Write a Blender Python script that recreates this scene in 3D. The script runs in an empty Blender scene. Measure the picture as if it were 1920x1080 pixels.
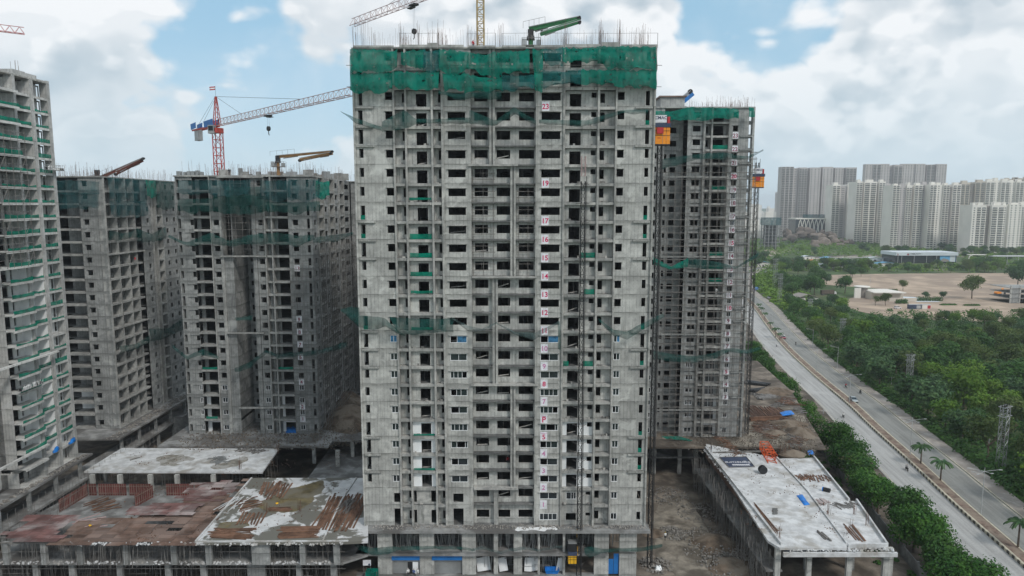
import bpy, math, random
from mathutils import Vector, Matrix, noise as mnoise
R = math.radians
rnd = random.Random(11)
SC = bpy.context.scene
COL = SC.collection
# ------------------------------------------------------------------ camera
H, F, PITCH = 64.0, 1280.0, R(6.9)
cam_d = bpy.data.cameras.new('camera'); cam = bpy.data.objects.new('camera', cam_d); COL.objects.link(cam)
cam.location = (0, 0, H); cam.rotation_euler = (R(90) - PITCH, 0, 0)
cam_d.lens = 24; cam_d.sensor_width = 36; cam_d.clip_end = 30000; cam_d.clip_start = .5
SC.camera = cam
# ------------------------------------------------------------------ world and sun
SUN_DIR = Vector((0.56, -0.70, 0.90)).normalized()
sun_d = bpy.data.lights.new('sun', 'SUN'); sun_d.energy = 1.5; sun_d.angle = R(10); sun_d.color = (1, .96, .9)
sun = bpy.data.objects.new('sun', sun_d); COL.objects.link(sun)
sun.rotation_euler = (-SUN_DIR).to_track_quat('-Z', 'Y').to_euler()
W = bpy.data.worlds.new('World'); SC.world = W; W.use_nodes = True
NT = W.node_tree; NT.nodes.clear(); W.cycles.sampling_method = 'MANUAL'; W.cycles.sample_map_resolution = 512

class G:
    """small node-graph writer"""
    def __init__(s, nt): s.nt = nt
    def n(s, typ, **kw):
        d = s.nt.nodes.new(typ)
        for k, v in kw.items():
            if k.startswith('i_'):
                key = k[2:]; key = int(key) if key.isdigit() else key.replace('_', ' ')
                s.set(d.inputs[key], v)
            else: setattr(d, k, v)
        return d
    def set(s, sock, v):
        if hasattr(v, 'is_output'): s.nt.links.new(v, sock)
        elif hasattr(v, 'outputs'): s.nt.links.new(v.outputs[0], sock)
        else:
            if sock.type == 'RGBA' and len(v) == 3: v = (*v, 1)
            sock.default_value = v
    def math(s, op, a, b=0.0, c=0.0, clamp=False):
        d = s.n('ShaderNodeMath', operation=op, use_clamp=clamp)
        s.set(d.inputs[0], a); s.set(d.inputs[1], b); s.set(d.inputs[2], c); return d.outputs[0]
    def vmath(s, op, a, b=(0, 0, 0), out=0):
        d = s.n('ShaderNodeVectorMath', operation=op); s.set(d.inputs[0], a)
        s.set(d.inputs[1], b); return d.outputs[out]
    def mix(s, f, a, b, mode='MIX'):
        d = s.n('ShaderNodeMix', data_type='RGBA', blend_type=mode); s.set(d.inputs[0], f)
        s.set(d.inputs[6], a); s.set(d.inputs[7], b); return d.outputs[2]
    def noise(s, vec, scale, detail=4, rough=.55, dist=0.0):
        d = s.n('ShaderNodeTexNoise'); s.set(d.inputs['Vector'], vec); d.inputs['Scale'].default_value = scale
        d.inputs['Detail'].default_value = detail; d.inputs['Roughness'].default_value = rough
        d.inputs['Distortion'].default_value = dist; return d.outputs[0]
    def ramp(s, f, lo, hi, a=0.0, b=1.0, smooth=True):
        d = s.n('ShaderNodeMapRange', interpolation_type='SMOOTHSTEP' if smooth else 'LINEAR')
        s.set(d.inputs[0], f); d.inputs[1].default_value = lo; d.inputs[2].default_value = hi
        d.inputs[3].default_value = a; d.inputs[4].default_value = b; return d.outputs[0]

g = G(NT)
SKY_STRENGTH = .09
sky = g.n('ShaderNodeTexSky', sky_type='NISHITA', sun_disc=False, sun_elevation=math.asin(SUN_DIR.z),
          sun_rotation=math.atan2(SUN_DIR.x, SUN_DIR.y), altitude=500, air_density=1.0, dust_density=1.6, ozone_density=2.0)
dirv = g.vmath('NORMALIZE', g.n('ShaderNodeTexCoord').outputs['Generated'])
sep = g.n('ShaderNodeSeparateXYZ', i_0=dirv)
up = g.math('MAXIMUM', sep.outputs[2], 0.0)
# clouds stretch towards the horizon as a flat cloud deck does
BLOBS = ((460, 35, .24, -.20), (370, 10, .14, -.08), (1405, 35, .15, -.25), (15, 70, .12, -.08), (230, 110, .20, .09), (800, 150, .30, .05), (1130, 90, .20, .07), (1600, 150, .36, .07), (1800, 250, .3, .05))
hz = g.math('ADD', up, 1.15)
cx = g.math('DIVIDE', sep.outputs[0], hz); cy = g.math('DIVIDE', sep.outputs[1], hz)
CLOUD_OFF = (3.7, 1.2, .4)
cp = g.n('ShaderNodeCombineXYZ', i_0=cx, i_1=cy, i_2=g.math('MULTIPLY', up, .95))
cpo = g.vmath('ADD', cp, CLOUD_OFF)
cpo2 = g.vmath('ADD', cp, (CLOUD_OFF[0] + .005, CLOUD_OFF[1] - .016, CLOUD_OFF[2] + .02))
cpo3 = g.vmath('ADD', cp, (CLOUD_OFF[0] + .015, CLOUD_OFF[1] - .075, CLOUD_OFF[2] + .085))
def billow(v, detail):
    """heaped cloud field: broad masses carrying cauliflower lobes"""
    base = g.noise(v, 4.2, detail, .50, .1)
    wob = g.vmath('ADD', v, g.vmath('MULTIPLY', g.vmath('SUBTRACT', g.n('ShaderNodeTexNoise', i_Vector=v, i_Scale=8.0, i_Detail=3.0).outputs[1], (.5, .5, .5)), (.09, .09, .09)))
    out = base
    for sc_, am in ((9.0, .22), (20.0, .13), (44.0, .07)):
        vo = g.n('ShaderNodeTexVoronoi', feature='F1', i_Vector=wob, i_Scale=sc_).outputs[0]
        out = g.math('ADD', out, g.math('MULTIPLY', g.math('SUBTRACT', .48, vo), am))
    return out
d1 = billow(cpo, 10); d2 = billow(cpo2, 10); d3 = billow(cpo3, 4)
fine = g.noise(cpo, 7.0, 8, .55, .3)
big = g.noise(cpo, 1.7, 3, .5)
def hole(px, py, r, amt):
    v = Vector(((px - 960) / F, 1, 0)); e = PITCH
    yy = (540 - py) / F
    w = Vector((v.x, math.cos(e) + yy * math.sin(e), -math.sin(e) + yy * math.cos(e))).normalized()
    dt = g.vmath('DOT_PRODUCT', dirv, tuple(w), 1)
    return g.math('MULTIPLY', g.ramp(dt, math.cos(r), math.cos(r * .25)), amt)
cov = g.math('ADD', d1, g.math('MULTIPLY', g.math('SUBTRACT', big, .5), .25))
for h_ in BLOBS:
    cov = g.math('ADD', cov, hole(*h_))
mask = g.ramp(cov, .365, .455)
# lit side and shaded base from the change of density towards the sun; thick parts turn grey
lit = g.ramp(g.math('SUBTRACT', d1, d2), -.03, .035)
top = g.ramp(g.math('SUBTRACT', d1, d3), -.10, .13)
thick = g.ramp(cov, .44, .66)
CW = (8.7, 8.9, 9.1); CG = (4.0, 4.95, 5.7)
sh = g.math('MULTIPLY', g.math('SUBTRACT', 1.0, top), g.math('ADD', .35, g.math('MULTIPLY', thick, .65)))
sh = g.math('ADD', g.math('MULTIPLY', sh, .85), g.math('MULTIPLY', g.math('SUBTRACT', .5, lit), .30), clamp=True)
ccol = g.mix(sh, CW, CG)
skyc = g.mix(.75, sky.outputs[0], (3.7, 6.15, 7.9))           # humid air whitens the blue
skyc = g.mix(g.ramp(fine, .45, .75, 0, .35), skyc, (7.3, 8.0, 8.5))
sk = g.mix(g.math('MULTIPLY', mask, g.ramp(up, .0, .10, .45, .97)), skyc, ccol)
# haze brightening near the horizon, and plain ground colour below it
sk = g.mix(g.ramp(up, .0, .26, .75, .0), sk, (6.2, 7.4, 8.1))
bg = g.n('ShaderNodeBackground'); g.set(bg.inputs[0], sk); bg.inputs[1].default_value = SKY_STRENGTH
NT.links.new(bg.outputs[0], g.n('ShaderNodeOutputWorld').inputs[0])
SC.view_settings.view_transform = 'Standard'; SC.view_settings.look = 'None'
SC.view_settings.exposure = 0.28; SC.view_settings.gamma = 1; SC.view_settings.use_curve_mapping = False
SC.cycles.use_denoising = True
SC.cycles.max_bounces = 6; SC.cycles.transparent_max_bounces = 16; SC.cycles.volume_bounces = 0
SC.cycles.diffuse_bounces = 3

# ------------------------------------------------------------------ measuring: picture point -> place in the world
CP, SP = math.cos(PITCH), math.sin(PITCH)
def ray(px, py):
    a, b = (px - 960) / F, (540 - py) / F
    return Vector((a, CP + b * SP, -SP + b * CP))
def gp(px, py, z=0.0):
    d = ray(px, py); t = (z - H) / d.z; return Vector((d.x * t, d.y * t, z))
def yp(px, py, Y):
    d = ray(px, py); t = Y / d.y; return Vector((d.x * t, Y, H + d.z * t))
DECK = 8.7
def S(n): return DECK if n <= 0 else 12.5 + 3.06 * (n - 1)

# ------------------------------------------------------------------ mesh writer
class MB:
    def __init__(s): s.v = []; s.f = []; s.mi = []; s.cur = 0
    def face(s, pts):
        b = len(s.v); s.v += [tuple(p) for p in pts]; s.f.append(tuple(range(b, b + len(pts)))); s.mi.append(s.cur)
    def mesh(s, vs, fs):
        b = len(s.v); s.v += [tuple(p) for p in vs]
        for f in fs: s.f.append(tuple(b + i for i in f)); s.mi.append(s.cur)
    def box(s, x0, x1, y0, y1, z0, z1):
        s.mesh([(x0, y0, z0), (x1, y0, z0), (x1, y1, z0), (x0, y1, z0), (x0, y0, z1), (x1, y0, z1), (x1, y1, z1), (x0, y1, z1)],
               [(0, 3, 2, 1), (4, 5, 6, 7), (0, 1, 5, 4), (1, 2, 6, 5), (2, 3, 7, 6), (3, 0, 4, 7)]); return s
    def bar(s, a, b, w, h=None, w2=None, h2=None, upv=(0, 0, 1)):
        a = Vector(a); b = Vector(b); h = h or w; w2 = w2 or w; h2 = h2 or h; d = (b - a)
        if d.length < 1e-6: return s
        d.normalize(); u = Vector(upv)
        if abs(d.dot(u)) > .98: u = Vector((1, 0, 0))
        x = d.cross(u).normalized(); z = x.cross(d)
        vs = []
        for p, ww, hh in ((a, w, h), (b, w2, h2)):
            for sx, sz in ((-1, -1), (1, -1), (1, 1), (-1, 1)): vs.append(p + x * (sx * ww / 2) + z * (sz * hh / 2))
        s.mesh(vs, [(0, 1, 2, 3), (7, 6, 5, 4), (0, 4, 5, 1), (1, 5, 6, 2), (2, 6, 7, 3), (3, 7, 4, 0)]); return s
    def rod(s, a, b, r, n=3, r2=None, cap=False):
        a = Vector(a); b = Vector(b); d = b - a; r2 = r if r2 is None else r2
        if d.length < 1e-6: return s
        d.normalize(); u = Vector((0, 0, 1)) if abs(d.z) < .95 else Vector((1, 0, 0))
        x = d.cross(u).normalized(); y = d.cross(x); vs = []
        for p, q in ((a, r), (b, r2)):
            for i in range(n): t = 2 * math.pi * i / n; vs.append(p + x * (math.cos(t) * q) + y * (math.sin(t) * q))
        fs = [(i, (i + 1) % n, n + (i + 1) % n, n + i) for i in range(n)]
        if cap: fs += [tuple(range(n)), tuple(range(2 * n - 1, n - 1, -1))]
        s.mesh(vs, fs); return s
    def path(s, pts, r, n=4):
        for a, b in zip(pts, pts[1:]): s.rod(a, b, r, n)
        return s
    def prism(s, poly, z0, z1):
        n = len(poly)
        s.mesh([(p[0], p[1], z0) for p in poly] + [(p[0], p[1], z1) for p in poly],
               [tuple(range(n - 1, -1, -1)), tuple(range(n, 2 * n))] + [(i, (i + 1) % n, n + (i + 1) % n, n + i) for i in range(n)]); return s
    def profile(s, poly, y0, y1, s0=1.0):     # polygon in x,z extruded along y
        n = len(poly)
        s.mesh([(p[0], y0, p[1]) for p in poly] + [(p[0], y1, p[1]) for p in poly],
               [tuple(range(n)), tuple(range(2 * n - 1, n - 1, -1))] + [(i, n + i, n + (i + 1) % n, (i + 1) % n) for i in range(n)]); return s
    def panel(s, x0, x1, z0, z1, y0, y1, holes=()):
        """upright slab between y0 (front) and y1 (back) with rectangular openings and their reveals"""
        xs = sorted({x0, x1, *[min(max(v, x0), x1) for h in holes for v in h[:2]]}); zs = sorted({z0, z1, *[min(max(v, z0), z1) for h in holes for v in h[2:]]})
        nx, nz = len(xs) - 1, len(zs) - 1
        def solid(i, j):
            if i < 0 or j < 0 or i >= nx or j >= nz: return False
            cx_, cz_ = (xs[i] + xs[i + 1]) / 2, (zs[j] + zs[j + 1]) / 2
            return not any(h[0] < cx_ < h[1] and h[2] < cz_ < h[3] for h in holes)
        for i in range(nx):
            for j in range(nz):
                if not solid(i, j): continue
                a, b, c, d = xs[i], xs[i + 1], zs[j], zs[j + 1]
                s.face([(a, y0, c), (b, y0, c), (b, y0, d), (a, y0, d)]); s.face([(b, y1, c), (a, y1, c), (a, y1, d), (b, y1, d)])
                if not solid(i - 1, j): s.face([(a, y1, c), (a, y0, c), (a, y0, d), (a, y1, d)])
                if not solid(i + 1, j): s.face([(b, y0, c), (b, y1, c), (b, y1, d), (b, y0, d)])
                if not solid(i, j - 1): s.face([(a, y1, c), (b, y1, c), (b, y0, c), (a, y0, c)])
                if not solid(i, j + 1): s.face([(a, y0, d), (b, y0, d), (b, y1, d), (a, y1, d)])
        return s
    def data(s, name, mats, smooth=False):
        me = bpy.data.meshes.new(name); me.from_pydata(s.v, [], s.f)
        for m in (mats if isinstance(mats, (list, tuple)) else [mats]): me.materials.append(m)
        if any(s.mi): me.polygons.foreach_set('material_index', s.mi)
        if smooth: me.polygons.foreach_set('use_smooth', [True] * len(me.polygons))
        me.update(); return me
    def build(s, name, mats, parent=None, loc=(0, 0, 0), rz=0.0, smooth=False):
        return place(name, s.data(name, mats, smooth), parent, loc, rz)

def place(name, me, parent=None, loc=(0, 0, 0), rz=0.0, sc=None):
    o = bpy.data.objects.new(name, me); COL.objects.link(o); o.location = loc; o.rotation_euler = (0, 0, rz)
    if sc is not None: o.scale = sc if isinstance(sc, (tuple, list)) else (sc, sc, sc)
    if parent: o.parent = parent
    return o
CACHE = {}
def shared(key, name, mats, fn, parent=None, loc=(0, 0, 0), rz=0.0):
    if key not in CACHE:
        b = MB(); fn(b); CACHE[key] = b.data(name, mats)
    return place(name, CACHE[key], parent, loc, rz)
def tag(o, label=None, cat=None, group=None, kind=None):
    if label: o['label'] = label
    if cat: o['category'] = cat
    if group: o['group'] = group
    if kind: o['kind'] = kind
    return o
def thing(name, label, cat, loc=(0, 0, 0), rz=0.0, group=None):
    return tag(place(name, None, None, loc, rz), label, cat, group)
def struct(o): o['kind'] = 'structure'; return o
def copy_tree(o, parent=None):
    c = o.copy(); COL.objects.link(c); c.parent = parent
    for ch in list(o.children): copy_tree(ch, c)
    return c
ORD = ['ground', 'first', 'second', 'third', 'fourth', 'fifth', 'sixth', 'seventh', 'eighth', 'ninth', 'tenth', 'eleventh', 'twelfth', 'thirteenth', 'fourteenth', 'fifteenth',
       'sixteenth', 'seventeenth', 'eighteenth', 'nineteenth', 'twentieth', 'twenty-first', 'twenty-second', 'twenty-third', 'twenty-fourth', 'twenty-fifth']

# ------------------------------------------------------------------ materials
def newmat(name):
    m = bpy.data.materials.new(name); m.use_nodes = True; nt = m.node_tree
    return m, G(nt), nt.nodes['Principled BSDF'], nt.nodes['Material Output']
def pos(gg): return gg.n('ShaderNodeNewGeometry').outputs['Position']
def mat(name, c, rough=.8, var=.2, sc=.7, metal=0.0, bump=0.0, c2=None, obj=0.0, spec=.3, thr=(.42, .6)):
    """plain surface with cloudy variation; c2 adds blotches of a second colour"""
    m, gg, b, out = newmat(name); P = pos(gg)
    n1 = gg.noise(P, sc, 5, .6); f = gg.ramp(n1, .3, .7, 1 - var, 1 + var)
    colr = gg.mix(1.0, c, gg.n('ShaderNodeCombineColor', i_0=f, i_1=f, i_2=f).outputs[0], 'MULTIPLY')
    if c2: colr = gg.mix(gg.ramp(gg.noise(P, sc * .45, 6, .6, .4), *thr), colr, c2)
    if obj:
        r_ = gg.ramp(gg.n('ShaderNodeObjectInfo').outputs['Random'], 0, 1, 1 - obj, 1 + obj, False)
        colr = gg.mix(1.0, colr, gg.n('ShaderNodeCombineColor', i_0=r_, i_1=r_, i_2=r_).outputs[0], 'MULTIPLY')
    gg.set(b.inputs['Base Color'], colr); b.inputs['Roughness'].default_value = rough; b.inputs['Metallic'].default_value = metal
    b.inputs['Specular IOR Level'].default_value = spec
    if bump:
        bm = gg.n('ShaderNodeBump', i_Strength=bump, i_Distance=.1); gg.set(bm.inputs['Height'], gg.noise(P, sc * 6, 6, .65)); gg.set(b.inputs['Normal'], bm)
    return m
def concrete(name, light, dark, stain=.5, grid=.6, joint=True):
    """shuttered concrete: panel marks, pour joints with run-down dirt, cloudy cement bloom"""
    m, gg, b, out = newmat(name); P = pos(gg); s = gg.n('ShaderNodeSeparateXYZ', i_0=P)
    big = gg.noise(P, .16, 4, .6); mid = gg.noise(P, .9, 6, .65)
    st = gg.vmath('MULTIPLY', P, (1.1, 1.1, .12)); streak = gg.noise(st, 1.6, 5, .65)
    c = gg.mix(gg.ramp(mid, .34, .66), dark, light)
    c = gg.mix(gg.ramp(big, .4, .68, 0, .6), c, tuple(v * .72 for v in dark))
    k = gg.ramp(streak, .50, .78, 0, stain)
    if joint:
        zz = gg.math('FRACT', gg.math('DIVIDE', gg.math('SUBTRACT', s.outputs[2], 12.5 - 306), 3.06))
        run = gg.ramp(zz, .70, .99, 0, 1); wob = gg.ramp(mid, .36, .62)
        k = gg.math('MAXIMUM', k, gg.math('MULTIPLY', gg.math('MULTIPLY', run, wob), stain * .9))
        k = gg.math('MAXIMUM', k, gg.math('MULTIPLY', gg.math('LESS_THAN', zz, .035), gg.ramp(gg.noise(P, .7, 3), .35, .6, .15, .75)))
    c = gg.mix(k, c, (dark[0] * .33, dark[1] * .34, dark[2] * .33))
    if grid:
        fx = gg.math('FRACT', gg.math('DIVIDE', gg.math('ADD', s.outputs[0], s.outputs[1]), grid))
        ln = gg.math('LESS_THAN', fx, .07); ln = gg.math('MULTIPLY', ln, gg.ramp(gg.noise(P, .5, 3), .36, .6, .12, .62))
        dots = gg.math('MULTIPLY', gg.math('LESS_THAN', fx, .16), gg.math('LESS_THAN', gg.math('FRACT', gg.math('DIVIDE', s.outputs[2], .51)), .16))
        c = gg.mix(gg.math('MAXIMUM', ln, gg.math('MULTIPLY', dots, .45)), c, (.05, .052, .052))
    lw = gg.noise(P, .33, 6, .6, .5); c = gg.mix(gg.ramp(lw, .57, .64, 0, .5), c, tuple(min(.6, v * 1.18) for v in light))
    r_ = gg.ramp(gg.n('ShaderNodeObjectInfo').outputs['Random'], 0, 1, .9, 1.08, False)
    c = gg.mix(1.0, c, gg.n('ShaderNodeCombineColor', i_0=r_, i_1=r_, i_2=r_).outputs[0], 'MULTIPLY')
    gg.set(b.inputs['Base Color'], c); b.inputs['Roughness'].default_value = .92; b.inputs['Specular IOR Level'].default_value = .2
    bm = gg.n('ShaderNodeBump', i_Strength=.35, i_Distance=.05); gg.set(bm.inputs['Height'], gg.noise(P, 3.5, 6, .7)); gg.set(b.inputs['Normal'], bm)
    return m
def netmat(name, c, dens=.85, sc=6.0):
    """woven safety net: threads with gaps, lets some light through"""
    m, gg, b, out = newmat(name); P = pos(gg)
    v = gg.noise(P, .6, 4, .6); cc = gg.mix(gg.ramp(v, .3, .7), tuple(x * .62 for x in c), tuple(x * 1.25 for x in c))
    gg.set(b.inputs['Base Color'], cc); b.inputs['Roughness'].default_value = .8; b.inputs['Specular IOR Level'].default_value = .15
    tl = gg.n('ShaderNodeBsdfTranslucent'); gg.set(tl.inputs[0], cc)
    mx = gg.n('ShaderNodeMixShader', i_0=.35); gg.set(mx.inputs[1], b.outputs[0]); gg.set(mx.inputs[2], tl.outputs[0])
    tr = gg.n('ShaderNodeBsdfTransparent')
    den = gg.ramp(gg.noise(gg.vmath('MULTIPLY', P, (1, 1, .4)), .8, 5, .6), .3, .7, dens - .16, min(1.0, dens + .10))
    mo = gg.n('ShaderNodeMixShader'); gg.set(mo.inputs[0], den); gg.set(mo.inputs[1], tr.outputs[0]); gg.set(mo.inputs[2], mx.outputs[0])
    gg.nt.links.new(mo.outputs[0], out.inputs[0]); return m
def leafmat(name, c, c2):
    m, gg, b, out = newmat(name); P = pos(gg)
    f = gg.ramp(gg.noise(P, .55, 4, .6), .36, .64); cc = gg.mix(f, c, c2)
    r_ = gg.n('ShaderNodeObjectInfo').outputs['Random']; k = gg.ramp(r_, 0, 1, .7, 1.25, False)
    cc = gg.mix(1.0, cc, gg.n('ShaderNodeCombineColor', i_0=k, i_1=gg.math('ADD', gg.math('MULTIPLY', k, .75), .25), i_2=k).outputs[0], 'MULTIPLY')
    gg.set(b.inputs['Base Color'], cc); b.inputs['Roughness'].default_value = .7; b.inputs['Specular IOR Level'].default_value = .2
    tl = gg.n('ShaderNodeBsdfTranslucent'); gg.set(tl.inputs[0], cc)
    mx = gg.n('ShaderNodeMixShader', i_0=.22); gg.set(mx.inputs[1], b.outputs[0]); gg.set(mx.inputs[2], tl.outputs[0])
    gg.nt.links.new(mx.outputs[0], out.inputs[0]); return m
M = {}
M['conc'] = concrete('concrete_main', (.515, .51, .48), (.35, .348, .33), .68)
M['conc_b'] = concrete('concrete_dark', (.37, .375, .365), (.225, .23, .226), .65)  # same concrete recipe in a darker tone than the central tower
M['conc_a'] = concrete('concrete_pale', (.56, .56, .54), (.41, .41, .40), .45)
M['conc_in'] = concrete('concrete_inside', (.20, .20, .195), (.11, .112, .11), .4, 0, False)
M['conc_r'] = concrete('concrete_right', (.44, .445, .43), (.29, .295, .29), .55)
M['slab_a'] = concrete('slab_edge_pale', (.66, .66, .64), (.48, .48, .46), .5, 0, False)
M['slab'] = concrete('slab_edge', (.46, .45, .42), (.27, .27, .26), .75, 0, False)
M['slab_b'] = concrete('slab_edge_dark', (.42, .42, .40), (.26, .26, .25), .7, 0, False)  # slab edges in a slightly darker tone than the central tower's
M['white'] = mat('white_primer', (.78, .79, .79), .75, .06)
M['frame'] = mat('white_window_frame', (.78, .79, .80), .4, .04)
M['glass'] = mat('window_glass', (.02, .028, .034), .08, .2, spec=.8)
M['bluefilm'] = mat('blue_film_glass', (.05, .17, .31), .2, .4, 1.5)
M['net'] = netmat('green_net', (.0, .20, .145), .84)
M['net2'] = netmat('faded_teal_net', (.01, .15, .145), .68)
M['net_thin'] = netmat('thin_green_net', (.015, .085, .075), .62)
M['net_blue'] = netmat('blue_net', (.03, .125, .135), .55)
M['net_grey'] = netmat('grey_net', (.10, .15, .15), .55)
M['net_bal'] = netmat('balcony_net', (.0, .235, .155), .93)
M['rebar'] = mat('rebar', (.13, .075, .055), .85, .3, 1)
M['steel'] = mat('galvanised_steel', (.36, .37, .37), .5, .15, .6, .6)
M['scaf'] = mat('scaffold_tube', (.19, .18, .17), .7, .35, .8, .2)
M['dark'] = mat('dark_metal', (.025, .026, .028), .5, .3)
M['craneRed'] = mat('crane_red', (.42, .06, .045), .55, .2); M['stud'] = mat('timber_stud', (.26, .20, .17), .8, .3); M['cranePale'] = mat('crane_faded', (.42, .30, .29), .6, .2)
M['craneYel'] = mat('crane_yellow', (.40, .30, .15), .6, .2); M['orange'] = mat('orange_paint', (.70, .115, .03), .5, .12)
M['hoist'] = mat('hoist_orange', (.78, .27, .02), .5, .1); M['yellow'] = mat('hoist_yellow', (.75, .42, .02), .5, .1)
M['green'] = mat('boom_green', (.035, .17, .065), .5, .2); M['tan'] = mat('boom_ochre', (.30, .17, .07), .6, .2)
M['rust'] = mat('boom_rust', (.17, .06, .045), .7, .25); M['bluep'] = mat('blue_paint', (.02, .15, .42), .5, .12)
M['navy'] = mat('navy_sheet', (.045, .06, .105), .6, .2, .8); M['tarp'] = mat('blue_tarp', (.01, .17, .55), .45, .25, 1.5)
M['red'] = mat('red_paint', (.42, .03, .035), .5, .15); M['redink'] = mat('crimson_ink', (.55, .012, .10), .6, 0); M['pinkink'] = mat('faded_pink_ink', (.52, .20, .37), .6, 0)
M['darkink'] = mat('plum_ink', (.22, .03, .07), .6, 0); M['sign'] = mat('sign_board', (.68, .68, .71), .6, .14, 2.0)
M['wood'] = mat('old_planks', (.155, .085, .055), .85, .35, .7, obj=.3); M['ply'] = mat('red_ply', (.165, .085, .078), .75, .3, .35, c2=(.33, .28, .27), obj=.3)
M['ply_red'] = mat('red_shutter', (.145, .045, .04), .8, .35, .6, obj=.25); M['ply_brown'] = mat('brown_ply', (.135, .085, .065), .8, .35, .4, c2=(.21, .15, .125), obj=.28)
M['deckpale'] = mat('dusty_sacking', (.40, .38, .35), .9, .3, 1.2)
# ------------------------------------------------------------------ towers: shared builders
class Tower:
    def __init__(s, name, label, cat, loc, wall, slab, rz=0.0):
        s.o = thing(name, label, cat, loc, rz); s.wall = M[wall]; s.slab = M[slab]; s.org = (0, 0); s.rz = 0.0
        s.nfl = 0
    def side(s, org=(0, 0), rz=0.0): s.org, s.rz = org, rz; return s
    def put(s, name, key, mats, fn, z):
        return shared((name, key), name, mats, fn, s.o, (s.org[0], s.org[1], z), s.rz)
    def panel(s, name, u0, u1, n, y=0.0, t=.22, z0=.012, z1=None, holes=(), m=None):
        fh = S(n + 1) - S(n); z1 = (fh + z1 if z1 < 0 else z1) if z1 is not None else fh - .012
        m = m or s.wall
        key = (round(u0, 3), round(u1, 3), y, t, round(z0, 3), round(z1, 3), tuple(holes), m.name)
        return s.put(name, key, m, lambda b: b.panel(u0, u1, z0, z1, y, y + t, holes), S(n) - s.o.location.z)
    def box(s, name, x0, x1, y0, y1, z0, z1, zb=0.0, m=None):
        m = m or s.wall
        key = tuple(round(v, 3) for v in (x0, x1, y0, y1, z0, z1)) + (m.name,)
        return s.put(name, key, m, lambda b: b.box(x0, x1, y0, y1, z0, z1), zb)
    def edge(s, u0, u1, n, y0=-.10, y1=1.3, d=.46, m=None):      # balcony floor with its downstand edge
        return s.put('balcony_slab', (round(u0, 3), round(u1, 3), y0, y1, d), m or s.slab,
                     lambda b: (b.box(u0, u1, y0, y0 + .2, -d, 0), b.box(u0, u1, y0 + .202, y1, -.18, -.002)), S(n) - s.o.location.z)
    def window(s, u0, u1, z0, z1, n, y=0.03, mul=(.5,), skip=(), glass='glass', fm='frame'):
        w = u1 - u0; h = z1 - z0; fr = .075
        zz = S(n) - s.o.location.z + z0
        def fn(b):
            b.box(.01, w - .01, 0, .1, .01, .01 + fr); b.box(.01, w - .01, 0, .1, h - .01 - fr, h - .01)
            b.box(.01, .01 + fr, 0, .1, .01 + fr, h - .01 - fr); b.box(w - .01 - fr, w - .01, 0, .1, .01 + fr, h - .01 - fr)
            for q in mul: b.box(w * q - .035, w * q + .035, .01, .09, .01 + fr, h - .01 - fr)
        key = ('window', round(w, 3), round(h, 3), mul, fm)
        c, sn = math.cos(s.rz), math.sin(s.rz)
        f = shared(key, 'window', M[fm], fn, s.o, (s.org[0] + u0 * c - y * sn, s.org[1] + u0 * sn + y * c, zz), s.rz)
        q = [0.0, *mul, 1.0]
        for i in range(len(q) - 1):
            if i in skip: continue
            a, b_ = w * q[i] + .05, w * q[i + 1] - .05
            gl = glass if isinstance(glass, str) else glass[i % len(glass)]
            shared(('pane', round(b_ - a, 3), round(h, 3), gl), 'pane', M[gl], lambda b: b.box(0, b_ - a, 0, .02, .09, h - .09), f, (a, .04, 0))
        return f

def sheet(name, label, cat, top, bot, m, nx=16, nz=5, bulge=.25, rag=.25, group=None, seed=0, tear=False):
    """hanging cloth between two polylines of world points: folds, belly and a frayed lower hem"""
    def along(pl, t):
        L = [(Vector(b) - Vector(a)).length for a, b in zip(pl, pl[1:])]; T_ = sum(L); d = t * T_
        for (a, b), l in zip(zip(pl, pl[1:]), L):
            if d <= l + 1e-6: return Vector(a).lerp(Vector(b), d / max(l, 1e-6))
            d -= l
        return Vector(pl[-1])
    A, B = along(top, 0), along(top, 1); ax = (B - A); ax.z = 0; ax = ax.normalized() if ax.length > 1e-6 else Vector((1, 0, 0))
    nrm = Vector((ax.y, -ax.x, 0)); b = MB(); vs = []; base = Vector(((A.x + B.x) / 2, (A.y + B.y) / 2, min(p[2] for p in bot)))
    for j in range(nz + 1):
        v = j / nz
        for i in range(nx + 1):
            u = i / nx; p = along(top, u).lerp(along(bot, u), v)
            w = mnoise.noise(Vector((p.x * .55 + seed * 7.3, p.z * .22, p.y * .55))); w2 = mnoise.noise(Vector((p.x * 1.9 + seed, p.z * .6, p.y * 1.9 + 4)))
            p = p + nrm * (bulge * (math.sin(math.pi * v) * .55 + w * .9 + w2 * .45) * (0.25 + v))
            if j == nz: p.z += rag * (.22 * w2 + .9 * w)
            elif j == 0: p.z += rag * .35 * w2
            vs.append(p - base)
    b.mesh(vs, [(j * (nx + 1) + i, j * (nx + 1) + i + 1, (j + 1) * (nx + 1) + i + 1, (j + 1) * (nx + 1) + i) for j in range(nz) for i in range(nx)
               if not tear or mnoise.noise(Vector((i * .33 + seed * 3.1, j * .75, seed))) < .56])
    return tag(b.build(name, m, None, base, smooth=True), label, cat, group)
def P2(pts, Y): return [yp(x, y, Y) for x, y in pts]

def rebars(parent, spots, z, h0, h1, r=.028, m=None):
    b = MB()
    for (x, y) in spots:
        hh = rnd.uniform(h0, h1); b.rod((x, y, z), (x + rnd.uniform(-.12, .12), y + rnd.uniform(-.12, .12), z + hh), r, 3)
    return tag(b.build('rebar', m or M['rebar'], parent), kind='stuff')

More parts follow.
